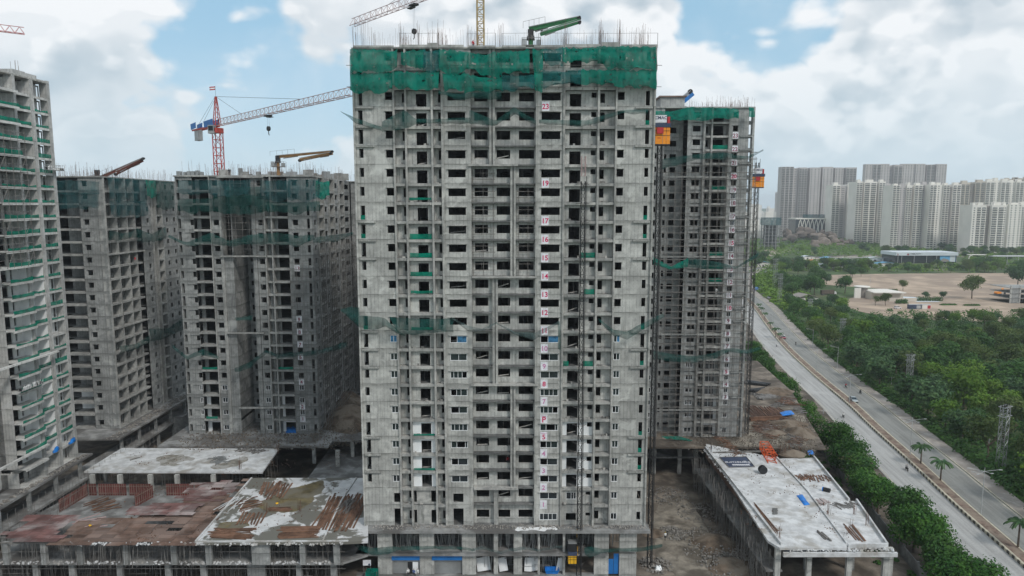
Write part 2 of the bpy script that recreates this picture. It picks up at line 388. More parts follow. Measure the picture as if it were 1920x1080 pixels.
def text(body, size, m, parent, loc, off=0.0, rot=(R(90), 0, 0), shear=0.0, align='CENTER'):
    key = ('text', body, size, m.name, shear)
    if key not in CACHE:
        c = bpy.data.curves.new('lettering', 'FONT'); c.body = body; c.size = size; c.align_x = align; c.align_y = 'CENTER'; c.extrude = .006; c.offset = off; c.shear = shear; c.resolution_u = 3
        o = bpy.data.objects.new('lettering', c); me = bpy.data.meshes.new_from_object(o); me.materials.clear(); me.materials.append(m); CACHE[key] = me
        bpy.data.objects.remove(o); bpy.data.curves.remove(c)
    o = place('number' if len(body) < 4 else 'word', CACHE[key], parent, loc); o.rotation_euler = rot; return o
NUMW = ['zero', 'one', 'two', 'three', 'four', 'five', 'six', 'seven', 'eight', 'nine', 'ten', 'eleven', 'twelve', 'thirteen', 'fourteen', 'fifteen', 'sixteen', 'seventeen', 'eighteen', 'nineteen', 'twenty',
        'twenty-one', 'twenty-two', 'twenty-three']
def sign(n_txt, label, w, h, loc, ink, rz=0.0, size=1.0, upper=None, group=None, upink=None):
    t = thing('number_sign', label, 'sign', loc, rz, group)
    shared(('signboard', w, h), 'board', M['sign'], lambda b: b.box(-w / 2, w / 2, 0, .05, 0, h), t)
    def txt(body, sz, z, m, off): text(body, sz, M[m], t, (0, -.012, z), off)
    txt(n_txt, size, h * (.47 if not upper else .40), ink, .022 * size)
    if upper: txt(upper, .32, h * .84, upink or ink, .006)
    return t

# ------------------------------------------------------------------ the central tower
PX = lambda x: (x - 960) / 11.41
MT = Tower('apartment_tower', 'tall central grey concrete tower, unfinished, green nets wrapped round its top', 'tower', (0, 113, DECK), 'conc', 'slab')
MZ = lambda n: S(n) - DECK
NTOP = 26
fins = {k: (PX(a), PX(b)) for k, (a, b) in dict(f1=(740, 743.5), f2=(762, 765.5), f3=(810.5, 814), f4=(829, 833), f5=(1054.5, 1058), f6=(1118, 1121.7), f7=(1151, 1154)).items()}
gl0, gr1 = PX(670.5), PX(1221)
bays = dict(a=(fins['f1'][1], fins['f2'][0]), b=(fins['f2'][1], fins['f3'][0]), c=(fins['f3'][1], fins['f4'][0]), j=(fins['f5'][1], fins['f6'][0]), k=(fins['f6'][1], fins['f7'][0]))
RC = 1.05
WIN3 = [((.5,), ()), ((.36, .62), (0,)), ((.22, .5, .72), ()), ((.42,), (0,)), ((.2, .45, .7), (3,)), ((.5,), (0,)), ((.34, .85), (1,))]
for n in range(NTOP):
    tall = ((n - 3) % 6) < 3 and n >= 3; fit = n <= 10
    # gables with a window and a slot into the corner balcony
    zs = (.2, 2.5) if tall else (1.05, 2.5)
    if n >= 2:
        MT.panel('gable_wall', gl0, fins['f1'][0], n, 0, holes=((PX(726), PX(739.6), 1.08, 2.3), (PX(675.6), PX(684), *zs)))
    elif n == 1:
        MT.panel('gable_wall', gl0, fins['f1'][0], n, 0, holes=((PX(727), fins['f1'][0] - .05, .4, 2.1),))
    else:
        MT.panel('gable_wall', gl0, fins['f1'][0], n, 0, holes=((PX(727), fins['f1'][0] - .05, 0, 3.1),))
    MT.panel('gable_wall', fins['f7'][1], gr1, n, 0, holes=((PX(1155), PX(1167.4), 1.08, 2.3), (PX(1206.6), PX(1214), *zs)))
    if tall and n < 24:
        MT.box('ledge', PX(672), PX(704), -.34, -.004, -.3, 0, MZ(n)); MT.box('ledge', PX(1187), PX(1219), -.34, -.004, -.3, 0, MZ(n))
    # recessed balcony bays
    wb = M['white'] if 2 <= n <= 5 else None; y = .95
    a, b_, c_, j_, k_ = bays['a'], bays['b'], bays['c'], bays['j'], bays['k']
    MT.panel('balcony_wall', *a, n, y, z1=-.47, holes=((PX(755.5), a[1], .8, 2.3),)); MT.panel('balcony_wall', *c_, n, y, z1=-.47, holes=((PX(822.5), c_[1], .8, 2.3),))
    if n >= 2: MT.panel('balcony_wall', *b_, n, .55, z1=-.47, holes=((PX(782), PX(801.5), 0, 2.12),), m=wb)
    else: MT.panel('balcony_wall', *b_, n, .3, z1=-.1, holes=((b_[0], PX(771.5), .3, 2.7), (PX(800), b_[1], .3, 2.7)), m=M['slab'])
    if n >= 2: MT.panel('balcony_wall', *j_, n, .55, z1=-.47, holes=((PX(1067), PX(1088), 0, 2.12), (PX(1107), PX(1116.5), 1.5, 2.3)), m=wb)
    else: MT.panel('balcony_wall', *j_, n, .3, z1=-.1, holes=((PX(1067), PX(1087), .8, 2.1), (PX(1106), PX(1115), 1.6, 2.2)))
    MT.panel('balcony_wall', *k_, n, y, z1=-.47, holes=((PX(1124), PX(1132.5), .75, 2.25),))
    for bn, q in bays.items():
        if n > 0 and not (n == 1 and bn in 'bj'): MT.edge(*q, n, y1=.93 if bn in 'ack' else .53, m=M['slab'])
    # flush window bays with hoods
    if n >= 2: MT.panel('window_wall', fins['f4'][1], PX(878), n, 0, holes=((PX(841), PX(873.5), .98, 2.2),))
    else: MT.panel('window_wall', fins['f4'][1], PX(878), n, 0, holes=((PX(844), PX(864), 0 if n == 0 else .4, 3.1 if n == 0 else 2.0),))
    MT.panel('window_wall', PX(1008), fins['f5'][0], n, 0, holes=((PX(1014.5), PX(1049.5), .98, 2.2),))
    if n >= 1:
        MT.box('hood', PX(1012), PX(1052), -.28, -.003, 2.27, 2.37, MZ(n)); MT.box('hood', PX(1153.9), PX(1169), -.2, -.003, 2.36, 2.44, MZ(n))
        if n >= 2: MT.box('hood', PX(838), PX(876), -.28, -.003, 2.27, 2.37, MZ(n)); MT.box('hood', PX(724), PX(739.8), -.2, -.003, 2.36, 2.44, MZ(n))
    # core recess between the two wings
    MT.panel('core_wall', PX(884), PX(923), n, RC, holes=((PX(889.5), PX(914.5), 1.0, 2.4),))
    MT.panel('core_wall', PX(923) + .01, PX(961), n, RC, holes=((PX(931), PX(956.5), 1.0, 2.4),))
    MT.panel('core_wall', PX(961) + .01, PX(1004), n, RC, holes=((PX(973), PX(1001.5), 1.0, 2.4),))
    # windows already fitted on the lower floors
    if n <= 10:
        st = WIN3[(n * 3 + 1) % 7]; st2 = WIN3[(n * 5 + 2) % 7]
        if n >= 2: MT.window(PX(841), PX(873.5), .98, 2.2, n, mul=st[0], skip=st[1], glass=('glass', 'bluefilm', 'glass') if n == 10 else 'glass')
        MT.window(PX(1014.5), PX(1049.5), .98, 2.2, n, mul=st2[0], skip=st2[1], glass=('glass', 'bluefilm') if n == 10 else 'glass')
        if n >= 2: MT.window(PX(726), PX(739.6), 1.08, 2.3, n, mul=(.5,), glass='bluefilm' if n == 10 else 'glass')
        MT.window(PX(1155), PX(1167.4), 1.08, 2.3, n, mul=(.5,), skip=() if n % 3 else (0,), glass=('glass', 'bluefilm') if n == 10 else 'glass')
    if n == 1: MT.window(PX(1067), PX(1087), .8, 2.1, n, y=.38, mul=(.5, .75))
    # floor plate, rooms behind the openings, flanks and rear
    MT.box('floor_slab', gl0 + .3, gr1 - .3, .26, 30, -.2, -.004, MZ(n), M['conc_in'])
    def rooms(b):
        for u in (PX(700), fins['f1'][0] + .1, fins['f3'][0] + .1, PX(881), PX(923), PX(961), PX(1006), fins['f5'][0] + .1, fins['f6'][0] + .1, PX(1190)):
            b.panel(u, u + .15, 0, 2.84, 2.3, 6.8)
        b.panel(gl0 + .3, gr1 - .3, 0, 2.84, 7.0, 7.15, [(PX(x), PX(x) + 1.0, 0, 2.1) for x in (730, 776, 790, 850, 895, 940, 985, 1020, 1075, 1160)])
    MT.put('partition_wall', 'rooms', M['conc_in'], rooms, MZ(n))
    for X_, nm in ((gl0, 'l'), (gr1 - .22, 'r')):
        def flank(b, X_=X_):
            for (y0, y1, z0, z1) in ((.23, .9, 0, .35), (.23, .9, 2.5, 3.04), (2.1, 7, .012, 3.04), (8.5, 13, .012, 3.04), (14.5, 22, .012, 3.04), (23.5, 30, .012, 3.04),
                                     (7, 8.5, 0, 1.0), (7, 8.5, 2.2, 3.04), (13, 14.5, 0, 1.0), (13, 14.5, 2.2, 3.04), (22, 23.5, 0, 1.0), (22, 23.5, 2.2, 3.04), (.9, 2.1, 0, .35), (.9, 2.1, 2.5, 3.04)):
                b.box(X_, X_ + .22, y0, y1, z0, z1)
        MT.put('flank_wall', nm, M['conc'], flank, MZ(n))
    MT.panel('rear_wall', gl0 + .24, gr1 - .24, n, 29.75)
ZR = MZ(NTOP)
# what workers leave about: boards, sacks, buckets on balconies, props and planks across openings
lt = MB(); lw_ = MB()
for n in range(1, 25):
    for bn, (a, b_) in bays.items():
        for _ in range(rnd.choice((0, 0, 1, 2, 4))):
            x = rnd.uniform(a + .1, b_ - .5); y = rnd.uniform(0, .6); (lt if rnd.random() < .7 else lw_).box(x, x + rnd.uniform(.15, .6), y, y + .25, MZ(n), MZ(n) + rnd.uniform(.08, .4))
    for a, b_, z0, z1 in ((PX(841), PX(873), .98, 2.2), (PX(890), PX(914), 1, 2.4), (PX(931), PX(956), 1, 2.4), (PX(973), PX(1001), 1, 2.4), (PX(782), PX(801), 0, 2.1), (PX(1067), PX(1088), 0, 2.1)):
        for _ in range(rnd.choice((0, 0, 1, 2))):
            x = rnd.uniform(a + .1, b_ - .1); y = rnd.uniform(1.4, 2.2); lt.rod((x, y, MZ(n)), (x + rnd.gauss(0, .2), y, MZ(n) + 2.8), .035, 4)
        if rnd.random() < .25: lw_.bar((a + .1, 1.4, MZ(n) + z0 + .1), (b_ - .2, 1.5, MZ(n) + z0 + rnd.uniform(.1, .7)), .06, .15)
tag(lt.build('site_litter', M['scaf'], MT.o), kind='stuff'); tag(lw_.build('site_litter', M['deckpale'], MT.o), kind='stuff')
for k, (a, b_) in fins.items():
    MT.box('fin_wall', a, b_, -.28, 1.5, 0, ZR, 0, M['slab'])
MT.box('corner_fin', gl0 - .3, gl0 - .003, -.3, .5, 0, ZR); MT.box('corner_fin', gr1 + .003, gr1 + .3, -.3, .5, 0, ZR)
MT.box('core_pier', PX(878) + .003, PX(884) - .003, -.05, RC + .2, 0, ZR); MT.box('core_pier', PX(1004) + .003, PX(1008) - .003, -.05, RC + .2, 0, ZR)
for z0, z1, xs in ((MZ(20), ZR, ((917.5, 922), (924, 928.5))), (MZ(14), MZ(20) - .3, ((957, 961), (963, 967))), (MZ(8), MZ(14) - .3, ((922.5, 927), (928.5, 933))), (MZ(2), MZ(8) - .3, ((957, 961), (963, 967))), (0, MZ(2) - .3, ((924, 933),))):
    for a, b_ in xs: MT.box('core_fin', PX(a), PX(b_), .25, RC - .004, z0 + .01, z1, 0, M['slab'])
for n, a, b_ in ((20, 878, 971), (14, 884, 1007), (8, 880, 1011), (2, 885, 972)):
    MT.box('refuge_ledge', PX(a), PX(b_), -.35, RC - .01, -.28, 0, MZ(n), M['slab'])
# roof deck under construction: slab, up-turned beams, starter bars, rails
MT.box('roof_slab', gl0, gr1, -.35, 30, -.15, .1, ZR, M['slab'])
for x0, x1, h in ((671, 745, .3), (755, 806, .42), (806, 824, .7), (826, 872, .4), (880, 930, .3), (942, 985, .3), (1000, 1054, .35), (1056, 1120, .5), (1123, 1155, .8), (1158, 1225, .45)):
    MT.box('edge_shutter', PX(x0), PX(x1), -.42, -.36, .0, h, ZR, M['slab'])
sp = []
for k in range(36):
    cx_, cy_ = rnd.uniform(gl0, gr1), rnd.choice((.2, .6, 3, 7, 12, 18))
    sp += [(cx_ + rnd.gauss(0, .45), cy_ + rnd.gauss(0, .25)) for _ in range(rnd.randint(4, 14))]
sp += [(x, .1) for x in [gl0 + i * .42 for i in range(int((gr1 - gl0) / .42))]]
rebars(MT.o, sp, ZR + .1, 1.2, 3.2, .013)
rebars(MT.o, [(PX(x) + rnd.gauss(0, .25), rnd.uniform(0, 1)) for x in (672, 690, 755, 790, 810, 826, 880, 940, 1056, 1120, 1122, 1155, 1157, 1200) for _ in range(8)], ZR + .1, 2.2, 4.6, .016)
rail = MB()
for x0, x1 in ((755, 790), (790, 826), (880, 930), (942, 990), (1008, 1054), (1056, 1120), (1123, 1225)):
    rail.rod((PX(x0), -.2, ZR + 2.2), (PX(x1), -.2, ZR + 2.25), .025)
    rail.rod((PX(x0), -.2, ZR + 2.2), (PX(x0), -.2, ZR), .04); rail.rod((PX(x1), -.2, ZR + 2.25), (PX(x1), -.2, ZR), .04)
rail.build('guard_rail', M['scaf'], MT.o)
br = MB()
for z in (MZ(24) - .15, MZ(25) + .1):
    br.rod((gl0 - .9, -1.4, z), (gr1 + .9, -1.4, z), .05)
    for i in range(26): u = gl0 + i * (gr1 - gl0) / 25; br.rod((u, -.3, z - .3), (u, -1.4, z), .04)
br.build('net_bracket', M['scaf'], MT.o)

# nets round the top of the central tower
YN = 111.5
UP = [((656, 97), (745, 100), (656, 137), (745, 130)), ((752, 103), (795, 97), (752, 119), (795, 132)), ((794, 98), (825, 97), (794, 133), (825, 132)), ((823, 97), (879, 102), (823, 132), (879, 133)),
      ((877, 103), (941, 102), (874, 130), (941, 144)), ((940, 102), (993, 98), (940, 136), (993, 138)), ((998, 97), (1019, 96), (1000, 128), (1018, 132)), ((1018, 96), (1056, 93), (1022, 122), (1056, 120)),
      ((1055, 93), (1121, 93), (1055, 118), (1121, 118)), ((1120, 93), (1158, 93), (1120, 120), (1158, 129)), ((1157, 93), (1230, 92), (1157, 129), (1230, 130))]
LO = [((656, 137), (736, 135), (657, 169), (736, 170)), ((734, 134), (824, 133), (734, 163), (822, 168)), ((829, 136), (872, 136), (833, 170), (870, 168)), ((868, 137), (942, 146), (870, 170), (942, 171)),
      ((941, 140), (1003, 140), (941, 172), (1003, 163)), ((1001, 133), (1019, 132), (1003, 166), (1017, 172)), ((1017, 131), (1090, 131), (1018, 166), (1090, 155)), ((1089, 129), (1152, 130), (1089, 156), (1152, 160)), ((1151, 130), (1231, 131), (1151, 160), (1231, 165))]
for tier, lst, w_ in (('upper', UP, 'upper'), ('lower', LO, 'lower')):
    for i, (a, b_, c_, d_) in enumerate(lst):
        mid = lambda p, q, dy: ((p[0] + q[0]) / 2, (p[1] + q[1]) / 2 + dy)
        sheet('debris_net', f"green net round the central tower top, {w_} tier, {ORD[i + 1]} sheet from the left", 'net',
              P2([(x_, y_ - (5 if tier == 'upper' else 0)) for x_, y_ in (a, mid(a, b_, rnd.uniform(-1, 5)), b_)], YN), P2((c_, mid(c_, d_, rnd.uniform(-2, 5)), d_), YN - .3), M['net2' if (tier, i) in (('upper', 7), ('lower', 4), ('lower', 6), ('upper', 2)) else 'net'], 34, 11, .42, .95, 'green nets wrapped round the central tower top', i + (0 if tier == 'upper' else 40), True)
for xs, sd in ((656, 'left'), (1230, 'right')):
    for (ya, yb, w_) in ((97, 136, 'upper'), (137, 168, 'lower')):
        p = yp(xs, ya, YN); q = yp(xs, yb, YN)
        sheet('debris_net', f"green net turning the {sd} top corner of the central tower, {w_} tier", 'net',
              [p, (p.x, p.y + 30, p.z)], [q, (q.x, q.y + 30, q.z)], M['net'], 24, 6, .3, .4, 'green nets wrapped round the central tower top', 90)
# loose catch nets slung across the front
SW = [("thin net swag streaming off the top left corner of the central tower", [(637, 208), (668, 222), (692, 230), (716, 238)], [(640, 210), (668, 232), (692, 240), (716, 246)], 'net_thin'),
      ("long thin net swag under the green top nets, left half", [(716, 228), (757, 206), (782, 224), (845, 222), (882, 220)], [(716, 246), (757, 242), (782, 232), (845, 232), (882, 232)], 'net_thin'),
      ("thin net swag sagging across the core windows below the top nets", [(880, 206), (930, 226), (964, 200), (1005, 226)], [(880, 232), (930, 236), (964, 214), (1005, 236)], 'net_thin'),
      ("thin net swag sagging right of sign 23 on the central tower", [(1010, 224), (1100, 226), (1165, 206), (1215, 205)], [(1010, 232), (1100, 238), (1165, 214), (1215, 212)], 'net_thin'),
      ("thin shredded net below the green top nets, over core windows", [(822, 170), (860, 176), (905, 172), (940, 170)], [(822, 176), (860, 188), (890, 184), (940, 186)], 'net_thin'),
      ("catch net wing flying off the left edge, midway up the central tower", [(638, 580), (656, 575), (674, 577)], [(640, 583), (662, 603), (676, 616)], 'net_thin'),
      ("wide catch net sagging across the left gable midway up the central tower", [(674, 592), (700, 593), (722, 596), (748, 622), (760, 628)], [(676, 614), (700, 618), (722, 612), (748, 627), (760, 630)], 'net_thin'),
      ("catch net stretched across the left balconies midway up the central tower", [(730, 594), (775, 598), (800, 598), (850, 597)], [(745, 624), (775, 629), (800, 624), (850, 622)], 'net_thin'),
      ("catch net dipping over the core windows midway up the central tower", [(845, 594), (880, 612), (905, 616), (932, 603)], [(850, 600), (880, 622), (905, 622), (932, 606)], 'net_grey'),
      ("grey catch net pouch hanging beside sign 11 on the central tower", [(930, 604), (965, 622), (1003, 624), (1048, 602)], [(932, 608), (968, 628), (1000, 639), (1048, 606)], 'net_grey'),
      ("short green catch net hanging down right of sign 11", [(1046, 602), (1050, 603)], [(1046, 654), (1051, 656)], 'net_thin'),
      ("catch net bundle looping over the right gable midway up the central tower", [(1122, 597), (1150, 618), (1175, 622), (1200, 608), (1243, 588)], [(1126, 606), (1150, 628), (1175, 638), (1200, 622), (1246, 594)], 'net_thin'),
      ("green net sagging across the left columns of the central tower base", [(664, 1020), (700, 1028), (735, 1024), (752, 1026)], [(676, 1032), (700, 1042), (725, 1040), (752, 1030)], 'net_thin'),
      ("green net lying along the shuttered shops of the central tower base", [(752, 1024), (815, 1024), (850, 1024), (890, 1029)], [(752, 1033), (815, 1029), (850, 1030), (890, 1033)], 'net_thin'),
      ("grey net swag across the middle columns of the central tower base", [(886, 1028), (905, 1024), (935, 1034), (978, 1024), (1010, 1030), (1055, 1022)], [(890, 1032), (905, 1030), (935, 1038), (978, 1030), (1010, 1034), (1055, 1026)], 'net_grey'),
      ("dark green net sagging right of the yellow hoist cage at the base", [(1095, 1028), (1106, 1024), (1130, 1029), (1170, 1028), (1205, 1026), (1242, 1020)], [(1097, 1040), (1107, 1046), (1130, 1036), (1170, 1035), (1205, 1034), (1242, 1026)], 'net_thin')]
for i, (lb, t_, b_, m_) in enumerate(SW):
    sheet('catch_net', lb, 'net', P2(t_, 111.2), P2(b_, 110.6 if i > 11 else 111.0), M[m_], 26, 5, .5, .3, 'loose catch nets on the central tower', 200 + i)
# net strips tied across balconies
def bal(n, u0, u1, h, label, X0=0, Y0=113.05, z0=.05, m='net_bal', grp='green net strips tied across the central tower balconies'):
    a, b_ = Vector((X0 + u0, Y0, S(n) + h)), Vector((X0 + u1, Y0, S(n) + h)); c_, d_ = Vector((X0 + u0, Y0, S(n) + z0)), Vector((X0 + u1, Y0, S(n) + z0))
    mid = (a + b_) / 2; mid.z -= rnd.uniform(0, .12)
    return sheet('balcony_net', label, 'net', [a, mid, b_], [c_, d_], M[m], 12, 3, .06, .10, grp, n)
B, J = bays['b'], bays['j']
for n, h, z in ((18, .75, .35), (16, .95, .05), (15, .85, .05), (14, .75, .05), (13, .7, .2), (11, .6, .1), (5, .45, .1), (3, .45, .05)):
    bal(n, B[0] + .15, B[1] - .15, h, f"green net strip across the {ORD[n]} floor wide left balcony, central tower", z0=z)
for n, a, b_ in ((15, 1090, 1117), (13, 1096, 1117), (9, 1058.5, 1069), (9, 1096, 1116)):
    bal(n, PX(a), PX(b_), .95, f"green net patch on the {ORD[n]} floor balcony {'left' if a < 1080 else 'right'} of the dark mast")
for n in (11, 16, 17, 5, 22):
    if n not in (5, 22): bal(n, PX(675.8), PX(683.8), .95, f"small green net in the {ORD[n]} floor left corner slot, central tower")
    bal(n, PX(1206.8), PX(1213.8), .95, f"small green net in the {ORD[n]} floor right corner slot, central tower")
for n in (9, 4, 3): bal(n, PX(1206.8), PX(1213.8), 1.0, f"small green net in the {ORD[n]} floor right corner slot, central tower")
# floor signs
for n, ink in ((23, 'redink'), (19, 'redink'), (17, 'redink'), (16, 'redink'), (15, 'redink'), (14, 'redink'), (13, 'redink'), (12, 'redink'), (11, 'redink'), (10, 'pinkink'), (9, 'pinkink'), (8, 'redink'),
               (7, 'pinkink'), (6, 'redink'), (5, 'redink'), (4, 'pinkink'), (3, 'pinkink'), (2, 'pinkink'), (1, 'pinkink')):
    b6 = n == 6
    sign('P' if b6 else str(n), f"white board with {'a bold crimson letter P' if b6 else NUMW[n] + (' in crimson' if ink == 'redink' else ' in faded pink')} on the central tower front", 1.2, 1.55,
         (PX(1022), 112.92, S(n) - .75), ink, size=1.35 if b6 else 1.15, upper='Tower' if b6 else ('Tower P' if n == 5 else None), group='number boards on the central tower', upink='darkink' if b6 else 'pinkink')
# scaffold tubes standing in the two core recesses
def scaffold(label, org, L, z0, z1, du, dz, rz=0.0, r=.03, group=None, depth=0.0, jit=.0, diag=True):
    t = thing('scaffold', label, 'scaffolding', org, rz, group); rows = (0.0, depth) if depth else (0.0,)
    k = int(L / du + .5)
    for yy in rows:
        for i in range(k + 1):
            hh = round(z1 - z0 - rnd.uniform(0, jit), 1)
            shared(('pole', hh, r), 'pole', M['scaf'], lambda b: b.rod((0, 0, 0), (0, 0, hh), r, 4), t, (i * L / k, yy, z0))
        z = z0 + dz
        while z < z1 - jit * .3:
            shared(('ledger', L, r), 'ledger', M['scaf'], lambda b: b.rod((-.3, 0, 0), (L + .3, 0, 0), r, 4), t, (0, yy, z)); z += dz
    if diag:
        b = MB(); z = z0
        while z + 2 * dz < z1:
            for i in range(0, k, 3): b.rod((i * L / k, -.05, z), ((i + 1) * L / k, -.05, z + 2 * dz), r * .8, 3)
            z += 2 * dz * 2
        tag(b.build('brace', M['scaf'], t), kind='stuff')
    return t
scaffold('grey scaffold tubes standing before the left core windows of the central tower', (PX(886), 113.7, S(14)), 3.4, 0, 17.6, 1.7, 1.0, diag=False, r=.045)
scaffold('grey scaffold tubes standing before the right core windows of the central tower', (PX(972), 113.7, S(14)), 3.2, 0, 14.4, 1.6, 1.0, diag=False, r=.045)
# ------------------------------------------------------------------ right tower, behind the central one
YR = 159.0; RX = lambda x: (x - 960) / 8.106
RT = Tower('apartment_tower', 'grey tower right of the central one, scaffolded front with number boards', 'tower', (0, YR, DECK), 'conc_r', 'slab')
RTOP = 25; ZRR = MZ(RTOP)
DK = [(1150, 1160), (1220, 1228)]
for n in range(RTOP):
    w = [(RX(1130), RX(1235), 0, [(RX(1150), RX(1165), .95, 2.2), (RX(1180), RX(1195), .95, 2.2), (RX(1219.5), RX(1228.5), .95, 2.2)]),
         (RX(1242), RX(1285), 4.0, [(RX(1243), RX(1254), .95, 2.25), (RX(1260), RX(1272), .95, 2.25)]),
         (RX(1293), RX(1314), 0.3, [(RX(1295.5), RX(1309.5), .95, 2.2)]), (RX(1364), RX(1398), 0, [(RX(1369), RX(1378), .98, 2.2)])]
    for i, (a, b_, y, hs) in enumerate(w): RT.panel(('window_wall', 'core_wall', 'window_wall', 'gable_wall')[i], a, b_, n, y, holes=hs)
    RT.panel('balcony_wall', RX(1318), RX(1328), n, 1.3, z1=-.47, holes=((RX(1320.5), RX(1326.5), .6, 2.2),)); RT.edge(RX(1318), RX(1328), n)
    RT.panel('balcony_wall', RX(1331.5), RX(1360.5), n, 1.6, z1=-.47, holes=((RX(1333), RX(1355), 0, 2.35),), m=M['white'] if n < 3 else None); RT.edge(RX(1331.5), RX(1363.8), n, y0=-.2, y1=1.7)
    RT.panel('corner_wall', RX(1398) + .01, RX(1404), n, .4, holes=((RX(1398.6), RX(1403.2), .3, 2.5),))
    if ((n - 3) % 6) < 3 and n > 2: RT.box('ledge', RX(1382), RX(1404), -.34, -.004, -.3, 0, MZ(n))
    RT.box('hood', RX(1293.5), RX(1311.5), .02, .297, 2.28, 2.38, MZ(n)); RT.box('hood', RX(1367), RX(1380), -.25, -.003, 2.28, 2.38, MZ(n))
    if n <= 5: RT.window(RX(1295.5), RX(1309.5), .95, 2.2, n, y=.34, mul=((.5,), (.4, .7), (.25, .5, .75))[n % 3], skip=(0,) if n % 2 else ())
    if n <= 18 and n not in (8, 11, 15, 17): RT.window(RX(1369), RX(1378), .98, 2.2, n, mul=(.5,), skip=(0,) if n % 4 == 1 else ())
    if 2 <= n <= 5: RT.window(RX(1333), RX(1355), .02, 2.35, n, y=1.64, mul=(.5,), glass='glass')
    if n <= 4: RT.window(RX(1219.5), RX(1228.5), .95, 2.2, n, mul=(.5,), skip=(n % 2,))
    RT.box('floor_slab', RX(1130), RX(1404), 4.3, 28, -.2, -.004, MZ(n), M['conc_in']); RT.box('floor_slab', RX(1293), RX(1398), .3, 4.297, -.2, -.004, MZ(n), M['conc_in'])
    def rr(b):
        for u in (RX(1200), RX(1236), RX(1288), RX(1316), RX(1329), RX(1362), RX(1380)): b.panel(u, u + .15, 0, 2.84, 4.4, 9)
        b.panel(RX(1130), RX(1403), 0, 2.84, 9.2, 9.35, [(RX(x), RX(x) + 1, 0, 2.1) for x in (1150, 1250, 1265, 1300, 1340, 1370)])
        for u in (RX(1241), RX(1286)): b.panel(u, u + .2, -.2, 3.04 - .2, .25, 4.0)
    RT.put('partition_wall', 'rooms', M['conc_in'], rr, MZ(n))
    RT.box('flank_wall', RX(1404) - .25, RX(1404), 2.5, 28, .012, 3.04, MZ(n)); RT.box('flank_wall', RX(1130), RX(1130) + .25, .25, 28, .012, 3.04, MZ(n))
    RT.panel('rear_wall', RX(1130) + .26, RX(1404) - .26, n, 27.7)
for a, b_ in ((1235.5, 1242), (1285, 1292.8)): RT.box('core_pier', RX(a) + .004, RX(b_), -.1, .22, 0, ZRR)
for a, b_ in ((1314, 1317.8), (1328.2, 1331.3), (1360.6, 1363.9)): RT.box('fin_wall', RX(a), RX(b_), -.3, 1.9, 0, ZRR, 0, M['slab_b'])
RT.box('corner_fin', RX(1404) + .003, RX(1408), -.3, .7, 0, ZRR)
for n in (20, 14, 8, 2): RT.box('refuge_ledge', RX(1236), RX(1316), -.7, -.11, -.3, 0, MZ(n), M['slab_b'])
RT.box('roof_slab', RX(1130), RX(1408), -.3, 28, 0, .3, ZRR, M['slab_b'])
RT.box('stair_core', RX(1239), RX(1284), 3, 10, .3, 2.9, ZRR); RT.box('roof_shutter', RX(1236), RX(1287), 2.6, 10.4, 2.91, 3.2, ZRR, M['ply_brown'])
rebars(RT.o, [(RX(rnd.choice((1300, 1330, 1345, 1362, 1380, 1395, 1404))) + rnd.gauss(0, .8), rnd.uniform(0, 14)) for _ in range(190)], ZRR + .3, 1.0, 3.0, .02)
for i, (a, b_) in enumerate((((1224, 207), (1296, 200)), ((1295, 200), (1335, 202)), ((1334, 201), (1385, 204)), ((1404, 200), (1413, 202)))):
    dn = (228, 226, 224, 220)[i]
    sheet('debris_net', f"green net band round the right tower top, {ORD[i + 1]} sheet from the left", 'net', P2((a, ((a[0] + b_[0]) / 2, a[1] + 2), b_), 157.4),
          P2(((a[0], dn), ((a[0] + b_[0]) / 2, dn - 1), (b_[0] + (3 if i == 3 else 0), dn - 2)), 157), M['net'], 20, 6, .35, .5, 'green nets round the right tower top', 300 + i)
scaffold('tall scaffold of grey tubes before the right tower left half', (RX(1238), YR - 1.5, DECK), RX(1312) - RX(1238), 0, MZ(21), 1.55, 1.53, depth=0.9, jit=1.5, r=.05)
scaffold('tall scaffold of grey tubes before the right tower balconies and number boards', (RX(1316), YR - 1.5, DECK), RX(1410) - RX(1316), 0, MZ(22), 1.65, 1.53, depth=0.9, jit=2.0, r=.05)
for n in range(3, 24):
    sign(str(n), f"white board with {NUMW[n]} in plum red on the scaffolded right tower", 1.3, 1.6, (RX(1373.5), YR - .1, S(n) - .8), 'darkink' if n % 5 else 'redink', size=1.25, group='number boards on the right tower')
for n in (22, 19, 14, 13, 12): bal(n, RX(1332), RX(1360), .95, f"green net strip across the {ORD[n]} floor balcony of the right tower", Y0=YR - .05, grp='green net strips on the right tower')
for i, (lb, t_, b_) in enumerate((("green catch net slung across the right tower core, thirteenth floor level", [(1225, 482), (1258, 500), (1290, 484)], [(1225, 495), (1258, 506), (1290, 500)]),
        ("green catch net slung past the thirteenth board of the right tower to its corner", [(1290, 484), (1340, 490), (1380, 500), (1422, 474)], [(1290, 502), (1340, 505), (1380, 504), (1420, 482)]),
        ("green catch net along the sixth floor of the right tower core", [(1222, 657), (1260, 664), (1300, 668), (1340, 662)], [(1222, 672), (1260, 678), (1300, 680), (1340, 672)]),
        ("green catch net along the sixth board of the right tower to its corner", [(1338, 662), (1365, 652), (1400, 656), (1424, 650)], [(1338, 674), (1365, 660), (1400, 664), (1428, 655)]),
        ("thin net swag below board twenty-two of the right tower", [(1240, 298), (1300, 290), (1355, 285), (1400, 294), (1431, 280)], [(1240, 318), (1300, 300), (1355, 299), (1400, 298), (1430, 284)]),
        ("green net draped on the podium edge left under the right tower", [(1240, 818), (1275, 818), (1305, 828)], [(1250, 823), (1275, 825), (1308, 829)]))):
    sheet('catch_net', lb, 'net', P2(t_, 156.5), P2(b_, 156), M['net' if i in (0, 5) else 'net_thin'], 26, 5, .5, .3, 'catch nets on the right tower', 320 + i)

